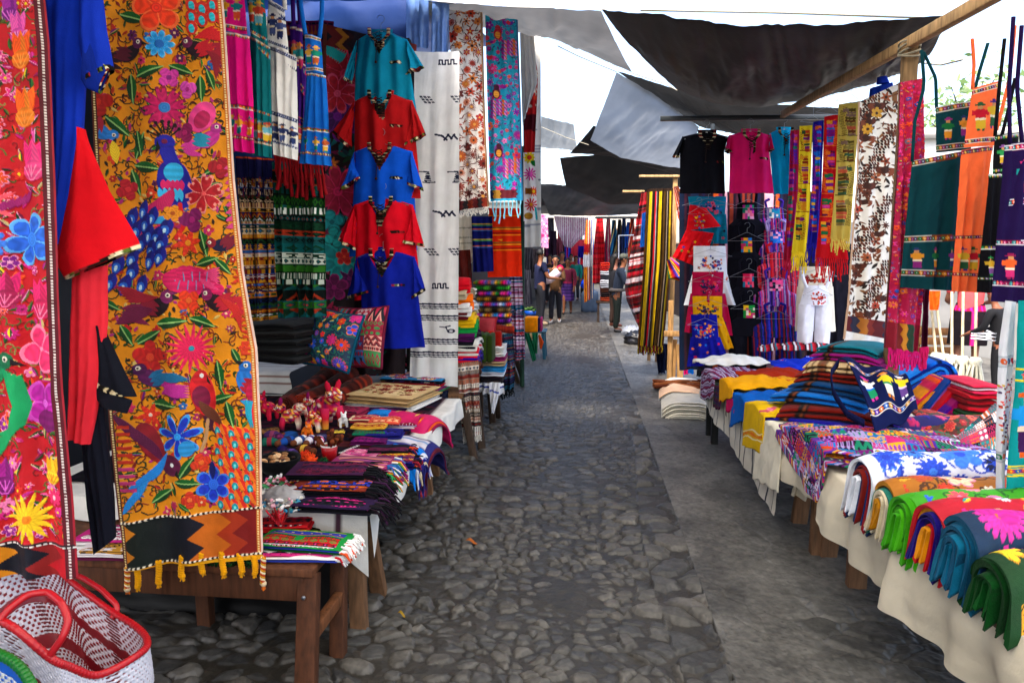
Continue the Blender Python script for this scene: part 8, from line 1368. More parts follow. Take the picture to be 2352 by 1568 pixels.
# goods on the ground beyond the table
G = 'folded hammocks laid on the pavement'
for k, (u, v, w, d, h, col, n, lab) in enumerate(((1572, 958, .52, .50, .17, ['#d8d2c4', '#cfc8b8', '#e0dacc', '#c8c0b0'], 8, 'cream folded hammock nearest on the pavement by the table leg'), (1560, 918, .52, .5, .12, ['#dcd8d0', '#c8d0d4', '#e0c8a0', '#d0d8d8', '#d8b090'], 5, 'white and orange speckled hammock on the pavement'), (1562, 900, .55, .5, .11, ['#d8d0c0', '#e0d8c8'], 4, 'white folded hammock farthest on the pavement'))):
    folded('folded_hammock', lab, 'hammock', gz(u, v, .03)+[.05, .15, 0], w, d, h, col, n, -6, 250+k, .2, G, CLOTH)
mb = MB(); r = random.Random(6)
for k in range(26): a = gz(1502+r.uniform(-3, 3), 882+r.uniform(-10, 10), .05+.004*k); b = gz(1610+r.uniform(-8, 8), 884+r.uniform(-12, 8), .05+.004*k); mb.tube(poly_t([a, (a+b)/2+[0, 0, r.uniform(-.02, .03)], b], np.linspace(0, 1, 8)), .014, r.choice(['#5a2a12', '#6a3418', '#4a2010', '#7a4424']), 5)
mb.build('leather_strips', CLOTH, None, 'bundle of brown leather strips on the pavement by the trestle frame', 'leather')
mb = MB(); o = gz(1466, 795); mb.ball(o+[0, .1, .12], (.24, .2, .15), '#15151a', 30, 20, lambda D: 1+.2*np.sin(D[..., 0]*9+D[..., 2]*7)*np.sin(D[..., 1]*11)); mb.build('plastic_bag', mat('black_plastic', .3, .5, .8, 30, .3, 12), None, 'black plastic bag slumped by the foot of the striped cloth', 'bag')
mb = MB(); o = gz(1452, 778); mb.ball(o+[0, .3, .10], (.18, .2, .13), '#b8bcc4', 30, 20, lambda D: 1+.2*np.sin(D[..., 0]*8+D[..., 2]*6)*np.sin(D[..., 1]*9)); mb.build('plastic_bag', POLY, None, 'greyish clear plastic bag behind the black one', 'bag')
simple(9.3, 1520, [(1504, 790), (1512, 858)], [(1536, 790), (1534, 850)], '#0c1430', 24, 40, None, 'navy_cloth', 'navy cloth bundle hanging low beside the trestle frame', 'cloth', .05, 2, tube=.05)
for k, (u, v) in enumerate(((1490, 832), (1508, 836))): a = gz(u, v); pole('upright_post', ('dark post under the long striped cloth', 'brown post right of the one under the long striped cloth')[k], a, a+[0, 0, .8], .05, .05, 'post', '#5a4632')
# ================================================================ people
def skin_obj(name, nodes, edges, m, col, parent, sub=1):
    """one continuous surface grown round a joint graph; nodes = {key: (point, radius or (rx, ry))}, first node is the root"""
    keys = list(nodes); me = bpy.data.meshes.new(name); o0 = wloc(parent)
    me.from_pydata([tuple(np.asarray(nodes[k][0], float)-o0) for k in keys], [(keys.index(a), keys.index(b)) for a, b in edges], [])
    o = bpy.data.objects.new(name, me); COL.objects.link(o); o.parent = parent; md = o.modifiers.new('skin', 'SKIN'); md.use_smooth_shade = True
    for i, k in enumerate(keys):
        r = nodes[k][1]; v = me.skin_vertices[0].data[i]; v.radius = (r, r) if np.isscalar(r) else r; v.use_root = (i == 0)
    o.modifiers.new('sub', 'SUBSURF').levels = sub; o.modifiers['sub'].render_levels = sub; me.materials.append(solidmat(m, col)); return o
_sm = {}
def solidmat(kind, col):
    if (kind, col) not in _sm: _sm[(kind, col)] = mat(kind+'_'+str(len(_sm)), .85 if kind != 'skin' else .55, .25, .3 if kind == 'cloth' else 0, 120, .10, 9, base=col)
    return _sm[(kind, col)]
def person(label, u, v, Y, H, face, top, bottom, shoes='#1a1714', skin='#8a5638', hair='#0c0a0a', long_hair=False, skirt=None, stride=0., arms=((.1, .1), (.1, .1)), sleeve='long', lean=0., cap=None, jacket=None, w=1., turn=0., top_draw=None, skirt_draw=None, seat=False):
    """face = heading in degrees (0 = up the alley, 90 = to the right); arms = (forward, bend) for left and right"""
    b = gy(u, v, Y); b[2] = .02; t = thing('person', label, 'person', b); a = math.radians(face); f = np.array([math.sin(a), math.cos(a), 0]); s = np.array([f[1], -f[0], 0]); z = np.array([0, 0, 1.])   # s = the person's right
    P = lambda x, y, k: b+s*x*H*w+f*y*H+z*k*H
    ln = lambda k: lean*max(0, k-.5); J = {}; R = {'pelvis': (.068*w, .055), 'waist': (.062*w, .048), 'chest': (.076*w, .055), 'neck0': (.040, .038), 'neck': .030, 'jaw': (.036, .040), 'head': (.043, .052), 'crown': (.036, .042)}
    for k, q in (('pelvis', .50), ('waist', .60), ('chest', .72), ('neck0', .81)): J[k] = P(0, ln(q), q)
    hy = ln(.9); ta = math.radians(turn); hf = f*math.cos(ta)+s*math.sin(ta); hs = s*math.cos(ta)-f*math.sin(ta)
    for k, q, d in (('neck', .845, .004), ('jaw', .885, .014), ('head', .935, .010), ('crown', .972, .0)): J[k] = P(0, hy, q)+hf*d*H
    E = [('pelvis', 'waist'), ('waist', 'chest'), ('chest', 'neck0'), ('neck0', 'neck'), ('neck', 'jaw'), ('jaw', 'head'), ('head', 'crown')]
    for n, sg, (fw, bd) in (('l', -1, arms[0]), ('r', 1, arms[1])):
        sh = P(sg*.105, ln(.79), .79); up = np.array([sg*.18, math.sin(fw), -math.cos(fw)]); up /= np.linalg.norm(up); V = lambda q: (s*q[0]+f*q[1]+z*q[2])*H
        el = sh+V(up*.175); lo = np.array([-sg*.25*min(1, bd), math.sin(fw+bd), -math.cos(fw+bd)]); lo /= np.linalg.norm(lo); wr = el+V(lo*.14); J['sh'+n], J['el'+n], J['wr'+n] = sh, el, wr; J['pa'+n] = wr+V(lo*.035)
        R['sh'+n], R['el'+n], R['wr'+n], R['pa'+n] = .036, .025, .017, (.021, .012); E += [('chest', 'sh'+n), ('sh'+n, 'el'+n), ('el'+n, 'wr'+n), ('wr'+n, 'pa'+n)]
        side = np.cross(lo, (0, 0, 1.)); side /= np.linalg.norm(side)+1e-9
        for i, (of, le) in enumerate(((-.015, .036), (-.005, .044), (.005, .042), (.015, .032))): J['f%d%s' % (i, n)] = J['pa'+n]+V(lo*.018+side*of); J['g%d%s' % (i, n)] = J['pa'+n]+V(lo*(.018+le)+side*of*1.2+np.array([0, 0, -.010])); R['f%d%s' % (i, n)] = .0055; R['g%d%s' % (i, n)] = .0045; E += [('pa'+n, 'f%d%s' % (i, n)), ('f%d%s' % (i, n), 'g%d%s' % (i, n))]
        J['t'+n] = J['wr'+n]+V(lo*.03-side*.026); R['t'+n] = .0055; E += [('wr'+n, 't'+n)]
        st = stride*sg; J['hi'+n] = P(sg*.048, 0, .485); J['kn'+n] = P(sg*.050, st*.10+.012, .27); J['an'+n] = P(sg*.052, st*.17-.01, .045); J['to'+n] = P(sg*.060, st*.17+.085, .018)
        R['hi'+n], R['kn'+n], R['an'+n], R['to'+n] = .056, .036, .022, (.022, .014); E += [('pelvis', 'hi'+n), ('hi'+n, 'kn'+n), ('kn'+n, 'an'+n), ('an'+n, 'to'+n)]
    sc = lambda r, k=1.: r*H*k if np.isscalar(r) else (r[0]*H*k, r[1]*H*k)
    skin_obj('body', {k: (J[k], sc(R[k])) for k in J}, E, 'skin', skin, t)
    for sg in (-1, 1):
        e = J['head']+hf*.047*H+hs*sg*.018*H; MB().ball(e, .0065*H, '#0e0b0a', 8, 6).build('eye', SKIN, t); MB().ball(J['head']+hs*sg*.045*H-z*.006*H, (.008*H, .010*H, .016*H), skin, 8, 6).build('ear', SKIN, t)
    MB().ball(J['head']+hf*.054*H-z*.014*H, (.008*H, .008*H, .014*H), skin, 8, 6).build('nose', SKIN, t); MB().ball(J['jaw']+hf*.040*H-z*.002*H, (.014*H, .014*H, .004*H), '#6a2a24', 8, 5).build('mouth', SKIN, t)
    # hair or cap
    mb = MB(); c = J['head']+z*.012*H-hf*.008*H; hm = lambda D: np.where((D@hf > .35) & (D[..., 2] < .45), .72, 1.0)*np.where(D[..., 2] < -.55, .75, 1)
    mb.ball(c, (.053*H, .053*H, .056*H), hair, 20, 14, hm)
    if long_hair:
        q = [c-hf*.03*H, c-hf*.045*H-z*.06*H, c-hf*.05*H-z*.14*H, c-hf*.045*H-z*.19*H]; mb.tube(poly_t(np.array(q), np.linspace(0, 1, 10)), np.linspace(.046, .022, 10)*H, hair, 10)
    mb.build('hair', SKIN, t)
    if cap: m2 = MB(); m2.ball(c+z*.012*H, (.057*H, .057*H, .050*H), cap, 20, 12, lambda D: np.where(D[..., 2] < -.1, .92, 1)); m2.box(J['head']+hf*.07*H+z*.018*H, (.07*H, .055*H, .010*H), cap, -a-ta); m2.build('cap', CLOTH, t)
    # clothes
    K = ['waist', 'pelvis', 'chest', 'neck0', 'shl', 'shr', 'ell', 'elr']; ed = [('waist', 'pelvis'), ('waist', 'chest'), ('chest', 'neck0'), ('chest', 'shl'), ('chest', 'shr'), ('shl', 'ell'), ('shr', 'elr')]
    if sleeve == 'long': K += ['wrl', 'wrr']; ed += [('ell', 'wrl'), ('elr', 'wrr')]
    J['hem'] = P(0, 0, .455); R['hem'] = (.078*w, .062); K.append('hem'); ed.append(('pelvis', 'hem'))
    G = {k: (J[k], sc(R[k], {'neck0': 1.02, 'waist': 1.42, 'pelvis': 1.32, 'hem': 1.3}.get(k, 1.2))) for k in K}
    if sleeve == 'short':
        for n in 'lr': G['el'+n] = (J['sh'+n]*.35+J['el'+n]*.65, .036*H)
    skin_obj('jacket' if jacket else 'shirt', G, ed, 'cloth', top, t)
    if skirt:
        k0, k1 = skirt; T = np.linspace(0, 1, 26); A = np.linspace(0, 2*math.pi, 48, endpoint=False); rows = []
        for q in T:
            kk = k0+(k1-k0)*q; rx = (.082+.026*min(1, q*2.5)+.008*q)*H*w; ry = (.064+.030*min(1, q*2.5)+.008*q)*H; fo = 1+.04*np.sin(A*9)*q; rows.append(b+z*kk*H+s*(rx*np.cos(A)*fo)[:, None]+f*(ry*np.sin(A)*fo)[:, None])
        G = np.array(rows); col = np.empty(G.shape); col[:] = C(bottom); skirt_draw and skirt_draw(col, T, A); MB().grid(G, col.reshape(-1, 3), closed=True).build('skirt', CLOTH, t)
    else:
        J['belt'] = P(0, ln(.57), .57); R['belt'] = R['waist']; K = ['pelvis', 'belt', 'hil', 'hir', 'knl', 'knr', 'anl', 'anr']; ed = [('pelvis', 'belt'), ('pelvis', 'hil'), ('pelvis', 'hir'), ('hil', 'knl'), ('hir', 'knr'), ('knl', 'anl'), ('knr', 'anr')]
        skin_obj('trousers', {k: (J[k], sc(R[k], 1.22 if 'an' not in k else 1.6)) for k in K}, ed, 'cloth', bottom, t)
    for n in 'lr': mb = MB(); d = J['to'+n]-J['an'+n]; mb.tube(poly_t(np.array([J['an'+n]-z*.012*H-d*.18, J['an'+n]-z*.014*H+d*.35, J['to'+n]-z*.0*H]), np.linspace(0, 1, 6)), np.array([.020, .028, .028, .027, .024, .012])*H, shoes, 8); mb.build('shoe', PLAST, t)
    return t, J, H, f, s
G_ = .0
t, J, H, f, s = person('man in a navy t-shirt and dark trousers standing by the left stalls, hands in front', 1240, 750, 15.9, 1.76, 62, '#0c1230', '#0e1018', '#8a7a62', '#7a4a30', sleeve='short', arms=((.35, 1.15), (.30, 1.2)), turn=-18)
q = J['chest']+f*.105*H+s*.02*H
MB().box(q-np.array([0, 0, .03]), (.10, .006, .10), '#2a4a8a', -math.radians(62)).build('shirt_print', CLOTH, t)
t, J, H, f, s = person('woman in a brown jacket carrying a wrapped baby beside the man in navy', 1275, 742, 16.5, 1.62, 185, '#4a3018', '#14141c', '#c8c4c0', '#8a5a40', long_hair=True, arms=((.5, 1.2), (.5, 1.3)), stride=.5, jacket=True)
t2 = thing('wrapped_baby', 'baby wrapped in white and pink cloth held by the woman in brown', 'baby', J['wrl']); c = (J['wrl']+J['wrr'])/2+f*.06+[0, 0, .04]; P = poly_t(np.array([c-s*.16+[0, 0, .16], c+[0, 0, .02], c+s*.22-[0, 0, .14]]), np.linspace(0, 1, 14))
MB().tube(P, np.r_[.05, .085, np.linspace(.10, .11, 8), .10, .09, .07, .04], '#d8c0c8', 14).build('blanket', CLOTH, t2); MB().ball(P[0]+[0, 0, .03], .085, '#b0103a', 14, 10).build('bonnet', CLOTH, t2); MB().ball(P[0]+[0, -.05, .02], .06, '#8a5a40', 12, 8).build('face', SKIN, t2)
def plum(col, T, A):
    for i, q in enumerate(T): col[i] = C('#2a1a4a' if int(q*18) % 3 else '#4a2a6a')
    col[:3] = C('#7a1a3a'); col[:, ::6] *= .6
t, J, H, f, s = person('woman in a red cardigan and purple skirt walking towards the viewer', 1303, 727, 19.1, 1.55, 185, '#5a0f2a', '#2a1a4a', '#1a1414', '#6a4028', skirt=(.58, .24), skirt_draw=plum, arms=((.1, .3), (.3, 1.6)), stride=.6, long_hair=True)
skin_obj('cardigan', {k: (J[k]-f*.03, r*H) for k, r in (('chest', .078), ('shl', .046), ('ell', .036), ('wrl', .028), ('shr', .046), ('elr', .036), ('wrr', .028), ('waist', .066))}, [('chest', 'shl'), ('shl', 'ell'), ('ell', 'wrl'), ('chest', 'shr'), ('shr', 'elr'), ('elr', 'wrr'), ('chest', 'waist')], 'cloth', '#b02a34', t)
person('man in a dark jacket behind the woman in the red cardigan', 1290, 720, 21.5, 1.74, 180, '#12161c', '#14141a', '#1a1a1a', '#7a4a34', jacket=True)
person('person in a teal shirt and grey trousers far down the lane', 1322, 695, 25, 1.62, 200, '#0e7a70', '#2a2c34', '#2a2420', '#7a4a34')
person('person in a violet top farther right down the lane', 1341, 690, 25.5, 1.6, 160, '#2a1a5a', '#2a2a30', '#2a2420', '#6a4030')
person('person in a red shirt farthest down the lane', 1311, 676, 29, 1.7, 190, '#b0202a', '#e0e0e4', '#2a2420', '#8a5a40')
person('person in black at the far left of the lane behind the man in navy', 1262, 690, 23, 1.66, 200, '#1a1418', '#16141a', '#2a2420', '#7a4a34', long_hair=True)
t, J, H, f, s = person('old man in a grey cap, slate sweater and green trousers at a right-hand stall', 1415, 768, 14.5, 1.64, 95, '#2c3442', '#1c241e', '#0e0c0c', '#7a4a30', cap='#4a4c44', arms=((.3, 1.0), (.35, 1.0)), lean=.18, w=1.12, jacket=True)
q = [J['waist']*.45+J['pelvis']*.55+(f*math.cos(a)*.105+s*math.sin(a)*.125)*H*.82 for a in np.linspace(0, 2*math.pi, 24)]; MB().tube(np.array(q[:-1]), .035, '#6a625c', 8, closed=True).build('sweater_hem', CLOTH, t)
MB().tube(np.array([J['neck0']+s*.06-f*.02, J['neck0']+f*.07-[0, 0, .05], J['neck0']-s*.06-f*.02]), .022, '#a8b8c8', 7).build('collar', CLOTH, t)
person('black haired person in dark clothes behind the old man in the cap', 1410, 752, 15.6, 1.66, 60, '#0e0e14', '#2a1a14', '#4a2418', '#6a4030', long_hair=True, arms=((.5, .8), (.5, .8)), jacket=True)
def blk(col, T, A):
    for j, a in enumerate(A):
        if abs(math.cos(a-4.95)) > .992 and math.sin(a) < 0: col[:, j] = C('#b81a6a')
    col[2:5] = C('#a8123a'); col[2:5, ::3] = C('#b81a8a')
t, J, H, f, s = person('woman in a coral top and black skirt seen from behind', 2215, 862, 9.74, 1.56, 20, '#d0484a', '#120c10', '#8a8a90', '#8a5a44', skirt=(.62, .26), skirt_draw=blk, sleeve='short', arms=((.4, 1.0), (.4, 1.0)), w=1.25)
t, J, H, f, s = person('person in a black tracksuit with white sleeve stripes at the right', 2292, 880, 8.4, 1.22, -40, '#0c0c10', '#0c0c10', '#d8d8d8', '#7a4a34', arms=((.25, .9), (.25, .9)), lean=.2, w=1.25, jacket=True)
for k in range(3): MB().tube(np.array([J['ell']+[0, -.07, -.02-.045*k], J['ell']+[.10, -.08, -.05-.04*k], J['wrl']+[.0, -.04, .0-.03*k]]), .010, '#d8d8e0', 6).build('sleeve_stripe', CLOTH, t)
# ================================================================ plaza at the right, far end of the lane
def building(name, label, x0, x1, y0, y1, h, col, wins, m):
    t = thing(name, label, 'building', ((x0+x1)/2, (y0+y1)/2, 0)); MB().box(((x0+x1)/2, (y0+y1)/2, h/2), (x1-x0, y1-y0, h), col).build('wall', m, t)
    MB().box(((x0+x1)/2, (y0+y1)/2, h+.12), (x1-x0+.5, y1-y0+.5, .22), '#b8b4ac').build('roof', m, t)
    for wx, wz, ww, wh, nm in wins: f = MB().box((wx, y0-.03, wz), (ww+.16, .08, wh+.16), '#6a5a4a').build(nm, m, t); MB().box((wx, y0-.075, wz), (ww, .03, wh), '#2a2c30').build('pane' if nm == 'window' else 'leaf', m, f)
    return t
PLS = mat('limewashed_plaster', .9, .15, .5, 18, .10, 1.2)
building('white_building', 'invented whitewashed building in place of the white glow at the lane end', -9, 12, 44, 50, 5.0, '#98948c', [(-4, 2.6, 1.2, 1.4, 'window'), (2.5, 2.6, 1.2, 1.4, 'window'), (5.8, 1.2, 1.3, 2.4, 'door'), (9, 2.6, 1.2, 1.4, 'window')], PLS)  # invented building, filling the lane end with bright white
building('white_building', 'added long pale plastered building in place of the white sky behind the plaza', 5.5, 30, 19, 25, 4.6, '#d4d2cc', [(9, 1.2, 1.2, 2.4, 'door'), (13, 2.4, 1.3, 1.4, 'window'), (17.5, 2.4, 1.3, 1.4, 'window')], PLS)  # added pale wall, standing in for white sky behind the plaza
world_sheet('grey_tarp', 'grey sheet screening the plaza behind the woman in coral', (3.7, 12.5, -.05), (8.6, 11.2, -.05), (8.4, 11.2, 2.1), (3.7, 12.5, 2.2), TARPG, '#8a8884', seed=21, sag=0, wr=.08)
G = 'mops with white cord heads standing in the plaza'
for k, (u, v, du, lab) in enumerate(((2148, 850, -12, 'mop leaning farthest left beside the maroon length'), (2166, 856, -20, 'mop left of the woman in coral with its handle leaning left'), (2184, 862, 2, 'mop with the thickest white head left of the woman in coral'), (2208, 872, 4, 'mop standing between the legs of the woman in coral'), (2238, 876, 4, 'mop with loose cords right of the woman in coral'))):
    b = gy(u, 858, 9.2-.1*k); b[2] = 0; t = thing('mop', lab, 'mop', b, G); tp = gy(u+du, 670, 9.2-.1*k); MB().tube(np.array([b+[0, 0, .30], tp]), .016, '#c8b896', 8).build('handle', WOOD, t)
    mb = MB(); r = random.Random(k); mb.lathe(b+[0, 0, .28], [(0, .10), (.05, .10), (.075, .06), (.06, .0)], '#c8c4b0', 14)
    for j in range(26): a = r.uniform(0, 6.3); mb.tube(np.array([b+[.05*math.cos(a), .05*math.sin(a), .30], b+[.09*math.cos(a), .09*math.sin(a), .14], b+[.10*math.cos(a), .12*math.sin(a), .01]]), .012, r.choice(['#c8c4b0', '#b8b49c', '#d4d0c0']), 5)
    mb.build('cord_head', CLOTH, t)
simple(9.0, 2145, [(2132, 668), (2136, 712)], [(2160, 668), (2156, 712)], '#e0480a', 20, 30, None, 'orange_cloth', 'small orange cloth hanging beyond the teal apron', 'cloth')
t = thing('crate', 'wooden crate standing in the plaza left of the woman in coral', 'crate', gz(2180, 845)); c = gz(2172, 850)+np.array([0, .5, 0])
for k in range(4): MB().box(c+[0, -.2, .1+.14*k], (.5, .02, .11), '#5a3a1c').build('slat', WOOD, t, bevel=.003)
for x in (-.24, .24): MB().box(c+[x, -.18, .3], (.04, .03, .6), '#4a3018').build('upright', WOOD, t)
# tree beyond the plaza
def tree(label, base, h, rad, seed):
    t = thing('tree', label, 'tree', base, 'trees beyond the plaza'); r = random.Random(seed); b = np.asarray(base, float); mb = MB(); tips = []
    mb.tube(np.array([b, b+[.1, 0, h*.3], b+[0, .1, h*.62]]), np.array([.28, .2, .12]), '#4a4034', 9)
    for k in range(16):
        a, el = r.uniform(0, 6.3), r.uniform(.1, 1.2); e = b+[0, 0, h*r.uniform(.35, .62)]; q = e+rad*r.uniform(.6, 1)*np.array([math.cos(a)*math.cos(el), math.sin(a)*math.cos(el), math.sin(el)*.9]); mb.tube(np.array([e, (e+q)/2+[0, 0, .15], q]), np.array([.07, .04, .012]), '#4a4034', 5); tips += [q, (e+q)/2, (e+2*q)/3]
    mb.build('trunk', WOOD, t); n = 1300; g = np.random.default_rng(seed); ti = np.array(tips)[g.integers(0, len(tips), n)]; p = ti+g.normal(0, rad*.16, (n, 3)); d = g.normal(0, 1, (n, 3)); d /= np.linalg.norm(d, axis=1)[:, None]; e = np.cross(d, g.normal(0, 1, (n, 3))); e /= np.linalg.norm(e, axis=1)[:, None]; L = g.uniform(.10, .2, (n, 1))
    V = np.stack([p-d*L, p+e*L*.4, p+d*L, p-e*L*.4], 1).reshape(-1, 3); base_c = np.array([C('#7a9458'), C('#94aa70'), C('#66804a'), C('#a8b888')])[g.integers(0, 4, n)]  # leaf greens paled to put distant haze into the colour
    m = MB(); m.raw(V, np.repeat(base_c, 4, 0), np.arange(4*n).reshape(-1, 4)); m.build('crown', LEAFM, t)
q = gy(2240, 90, 26); tree('feathery tree rising over the plaza at the top right', (q[0], 26, 0), q[2]+1.2, 2.4, 3); q = gy(1880, 240, 34); tree('thin tree far behind the mustard scarf', (q[0], 34, 0), q[2]+.8, 2.6, 5)
# far stalls, right side: rail with hanging blankets, stacks, bags
G = 'wool blankets hung on the far rail'
MB().tube(np.array([gy(1368, 500, 18.2), gy(1468, 500, 17.4)]), .03, '#7a2a2a', 6).build('clothes_rail', METAL, None, 'rail carrying the far wool blankets on the right', 'rail')
HB = [(1340, 505, 26, 190, 19.0, ['#c8901c', '#1a4a9a', '#c0301c', '#0e1a3a', '#d8c8b0'], 'gold, blue and red striped blanket leftmost on the far rail'), (1364, 500, 26, 150, 18.6, ['#c00a1c', '#a00a18', '#d81a2a', '#8a0814'], 'bright red blanket hanging long on the far rail'), (1376, 560, 20, 120, 18.7, ['#5a0c14', '#2a1a1c', '#8a1a14'], 'dark red blanket behind the bright red one'), (1390, 502, 14, 115, 18.3, ['#a01a4a', '#1a1a3a', '#d84a6a', '#e0d8d8'], 'pink and navy blanket next to the bright red one'), (1402, 505, 16, 125, 18.2, ['#1a5a8a', '#c8b070', '#0e2a4a', '#2a7aa0'], 'blue and sand diagonal striped blanket on the far rail'), (1416, 504, 14, 110, 18.1, ['#14121c', '#c8a030', '#2a2a3a'], 'black and gold blanket on the far rail'), (1426, 502, 14, 110, 18.0, ['#1a2a5a', '#14183a', '#3a5a9a'], 'navy blanket on the far rail'), (1437, 510, 12, 60, 17.9, ['#0a5ac0', '#1a3a8a'], 'short bright blue cloth on the far rail'), (1444, 500, 16, 120, 17.8, ['#c02a1c', '#d8c0b0', '#8a1a1c', '#e0703a'], 'red and cream zigzag blanket on the far rail'), (1458, 500, 14, 110, 17.7, ['#a01a2a', '#2a1a3a', '#c83a5a'], 'crimson blanket rightmost on the far rail')]
for k, (u, v, w, h, Y, pal, lab) in enumerate(HB):
    r = random.Random(k)
    def dr(c, pal=pal, k=k):
        q = np.floor((c.X+(c.Y*.25 if k in (2, 4, 8) else 0))/2.3 if k not in (1, 2) else c.Y/4).astype(int); cc = np.array([C(p) for p in pal]); c.c[:] = cc[(q*7+q//3) % len(pal)]
        if k == 0: c.rect(u-5, v+55, u+16, v+75, '#a00f1c'); c.rect(u-5, v+80, u+20, v+108, '#d8d8dc')
    simple(Y, u, [(u+w*.25, v), (u-1, v+h*.5), (u+r.uniform(-4, 3), v+h)], [(u+w*.8, v), (u+w, v+h*.5), (u+w*r.uniform(.6, .95), v+h*r.uniform(.9, 1))], pal[0], 40, 90, dr, 'hanging_blanket', lab, 'blanket', .06, 2.5, WOOL, G)
G = 'blankets stacked on the far stall table'
for k, (nm, col) in enumerate((('rust', '#7a2a14'), ('black', '#1c1416'), ('dark brown', '#3a1c12'), ('grey and white', '#8a8a90'), ('white', '#c8c8cc'), ('charcoal', '#2a2c34'), ('white patterned', '#b8b8bc'), ('red', '#b0201c'), ('scarlet', '#d0301c'))):
    q = gy(1394, 692-10*k, 16.6); folded('folded_blanket', nm+' folded blanket in the far stack beside the old man', 'folded blanket', (q[0]-.02, 16.8, q[2]), .28, .4, .10, [col], 2, 0, 300+k, 0, G)
t = thing('stall_table', 'dark little table under the far blanket stack', 'table', gy(1395, 720, 16.7)); a = gy(1394, 693, 16.6); MB().box((a[0]+.05, 16.9, a[2]-.02), (.6, .6, .04), '#3a2c22').build('tabletop', WOOD, t)
for x in (-.2, .3): MB().beam((a[0]+x, 16.65, 0), (a[0]+x, 16.65, a[2]-.04), .05, .05, '#3a2c22').build('leg', WOOD, t)
mb = MB(); q = gy(1348, 655, 20); mb.ball(q+[0, 0, .02], (.19, .2, .16), '#0a3ac0', 20, 14, lambda D: 1+.14*np.sin(D[..., 0]*8)*np.sin(D[..., 2]*9)); mb.build('plastic_bag', POLY, None, 'bright blue plastic bag on a grey net sack far down the lane', 'bag')
mb = MB(); q = gy(1354, 692, 20); q[2] = .30; mb.ball(q, (.25, .2, .33), '#4a5a70', 28, 20, lambda D: (np.abs(D[..., 0])**5+np.abs(D[..., 2])**5+np.abs(D[..., 1])**5)**-.2*(1+.06*np.sin(D[..., 0]*16)*np.sin(D[..., 2]*16))); mb.build('net_sack', CLOTH, None, 'grey blue net sack standing under the bright blue bag', 'sack')
t = thing('display_frame', 'white metal display frame leaning before the far blankets', 'frame', gy(1434, 600, 17.2)); a = [gy(*k, 17.2) for k in ((1421, 595), (1421, 541), (1458, 540))]; MB().tube(np.array([a[0], a[1]]), .015, '#e0e0e4', 6).build('upright', PLAST, t); MB().tube(np.array([a[1], a[2]]), .015, '#e0e0e4', 6).build('crossbar', PLAST, t)
p = PL(22, 1310); L, R = [(1272, 496), (1280, 530), (1296, 566)], [(1352, 500), (1346, 535), (1312, 570)]
simple(22, 1310, L, R, '#d8ccd4', 110, 60, lambda c: c.c.__setitem__(np.sin(c.X*1.45) > .35, C('#9a4a78')), 'striped_awning', 'pink and white striped cloth strung across the far lane', 'awning', .08, 3, THIN)
for k, (u0, v0, u1, v1, Y, col, nm, lab) in enumerate(((1312, 550, 1346, 590, 30, '#d8384a', 'hanging_garment', 'coral garment hung at the far end of the lane'), (1328, 565, 1342, 592, 29.5, '#1a1a8a', 'hanging_garment', 'dark blue garment hung before the coral one far off'), (1306, 556, 1318, 590, 30.5, '#1a3ab8', 'hanging_garment', 'blue garment hung left of the coral one far off'), (1262, 530, 1278, 596, 24, '#2a1a2a', 'hanging_garment', 'dark plum garment hung far off on the left side of the lane'), (1276, 548, 1292, 590, 26, '#7a3a4a', 'hanging_garment', 'dusty rose garment hung far off on the left side'), (1255, 500, 1272, 545, 27, '#3a3a44', 'hanging_garment', 'grey garment hung highest far off on the left'))):
    simple(Y, u0, [(u0, v0), (u0-1, v1)], [(u1, v0), (u1+1, v1)], col, 24, 30, None, nm, lab, 'garment', .05, 2, tube=.06)
r = random.Random(12); HC = (('plum', '#3a1030'), ('navy', '#101a4a'), ('brick', '#7a2418'), ('black', '#121216'), ('violet', '#3a1a6a'), ('teal', '#0a4a50'), ('crimson', '#9a0f24'), ('brown', '#4a2a18'), ('cobalt', '#1438a0'), ('magenta', '#a0185a'))
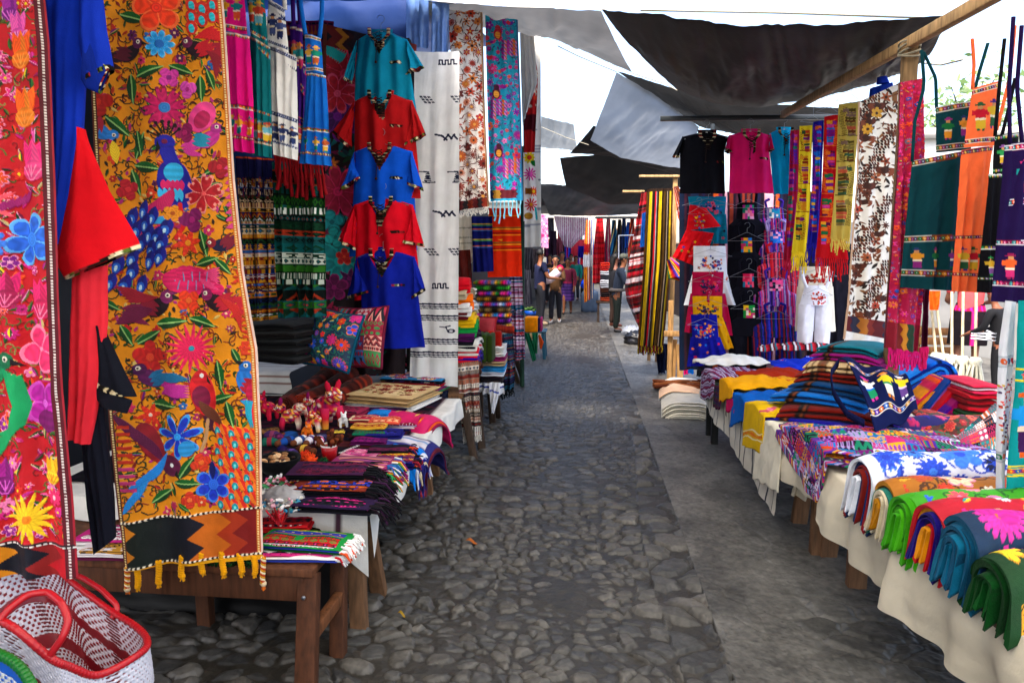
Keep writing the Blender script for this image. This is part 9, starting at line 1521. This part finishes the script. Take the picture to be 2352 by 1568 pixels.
for k in range(20):
    nm, col = HC[k % 10]; u = 1250+k*5.2+r.uniform(-1, 1); Y = 31+.25*k if k < 10 else 34+.2*k; v0 = r.uniform(548, 562) if k % 3 else 530
    simple(Y, u, [(u, v0), (u-1, v0+60)], [(u+9, v0+1), (u+10, v0+62)], col, 12, 20, None, 'hanging_garment', nm+' garment in the '+('rear' if k > 9 else 'front')+' row hung across the end of the lane', 'garment', .06, 2, group='garments hung across the end of the lane')
for k, (u0, v0, u1, v1, Y, col, lab) in enumerate(((1206, 570, 1224, 640, 17.2, '#12121a', 'black jacket hung beyond the orange cloth'), (1222, 572, 1236, 625, 17.6, '#1a161c', 'dark jacket hung next to the black one by the lane'), (1204, 620, 1220, 700, 17, '#2a2a34', 'grey and black cloth hung low beyond the orange cloth'))):
    simple(Y, u0, [(u0, v0), (u0-1, v1)], [(u1, v0), (u1+2, v1)], col, 24, 40, None, 'hanging_jacket', lab, 'jacket', .05, 2, tube=.06)
world_sheet('side_tarp', 'dark sheet closing the left side of the lane behind the jackets', (-2.6, 10, -.05), (-1.75, 30, -.05), (-1.75, 30, 2.6), (-2.6, 10, 2.9), TARPB, '#1c1a1e', seed=31, sag=0)
world_sheet('side_tarp', 'dark sheet closing the right side of the lane behind the far blankets', (3.0, 10.5, -.05), (1.9, 30, -.05), (1.9, 30, 1.9), (3.0, 10.5, 2.0), TARPB, '#2a2024', seed=32, sag=0)
t = thing('basin', 'blue plastic basin of greens on the ground beyond the teal stool', 'basin', gz(1222, 732)); c = gz(1222, 726); MB().lathe(c, [(0, 0), (.16, 0), (.24, .16), (.25, .16), (.17, .015), (0, .015)], '#0a4ab0', 24).build('bowl', PLAST, t)
mb = MB(); r = random.Random(3)
for k in range(60): q = c+np.array([r.gauss(0, .09), r.gauss(0, .09), .15+r.uniform(0, .09)]); mb.ball(q, (.04, .03, .02), r.choice(['#2a5a1c', '#3a6a2a', '#1c4414', '#5a7a3a']), 6, 4)
mb.build('greens', LEAFM, t)
mb = MB(); q = gy(1222, 712, 13.2); mb.ball([q[0], q[1], .11], (.10, .10, .16), '#5a5238', 14, 10); mb.build('sack', CLOTH, None, 'small straw coloured sack behind the blue basin', 'sack')
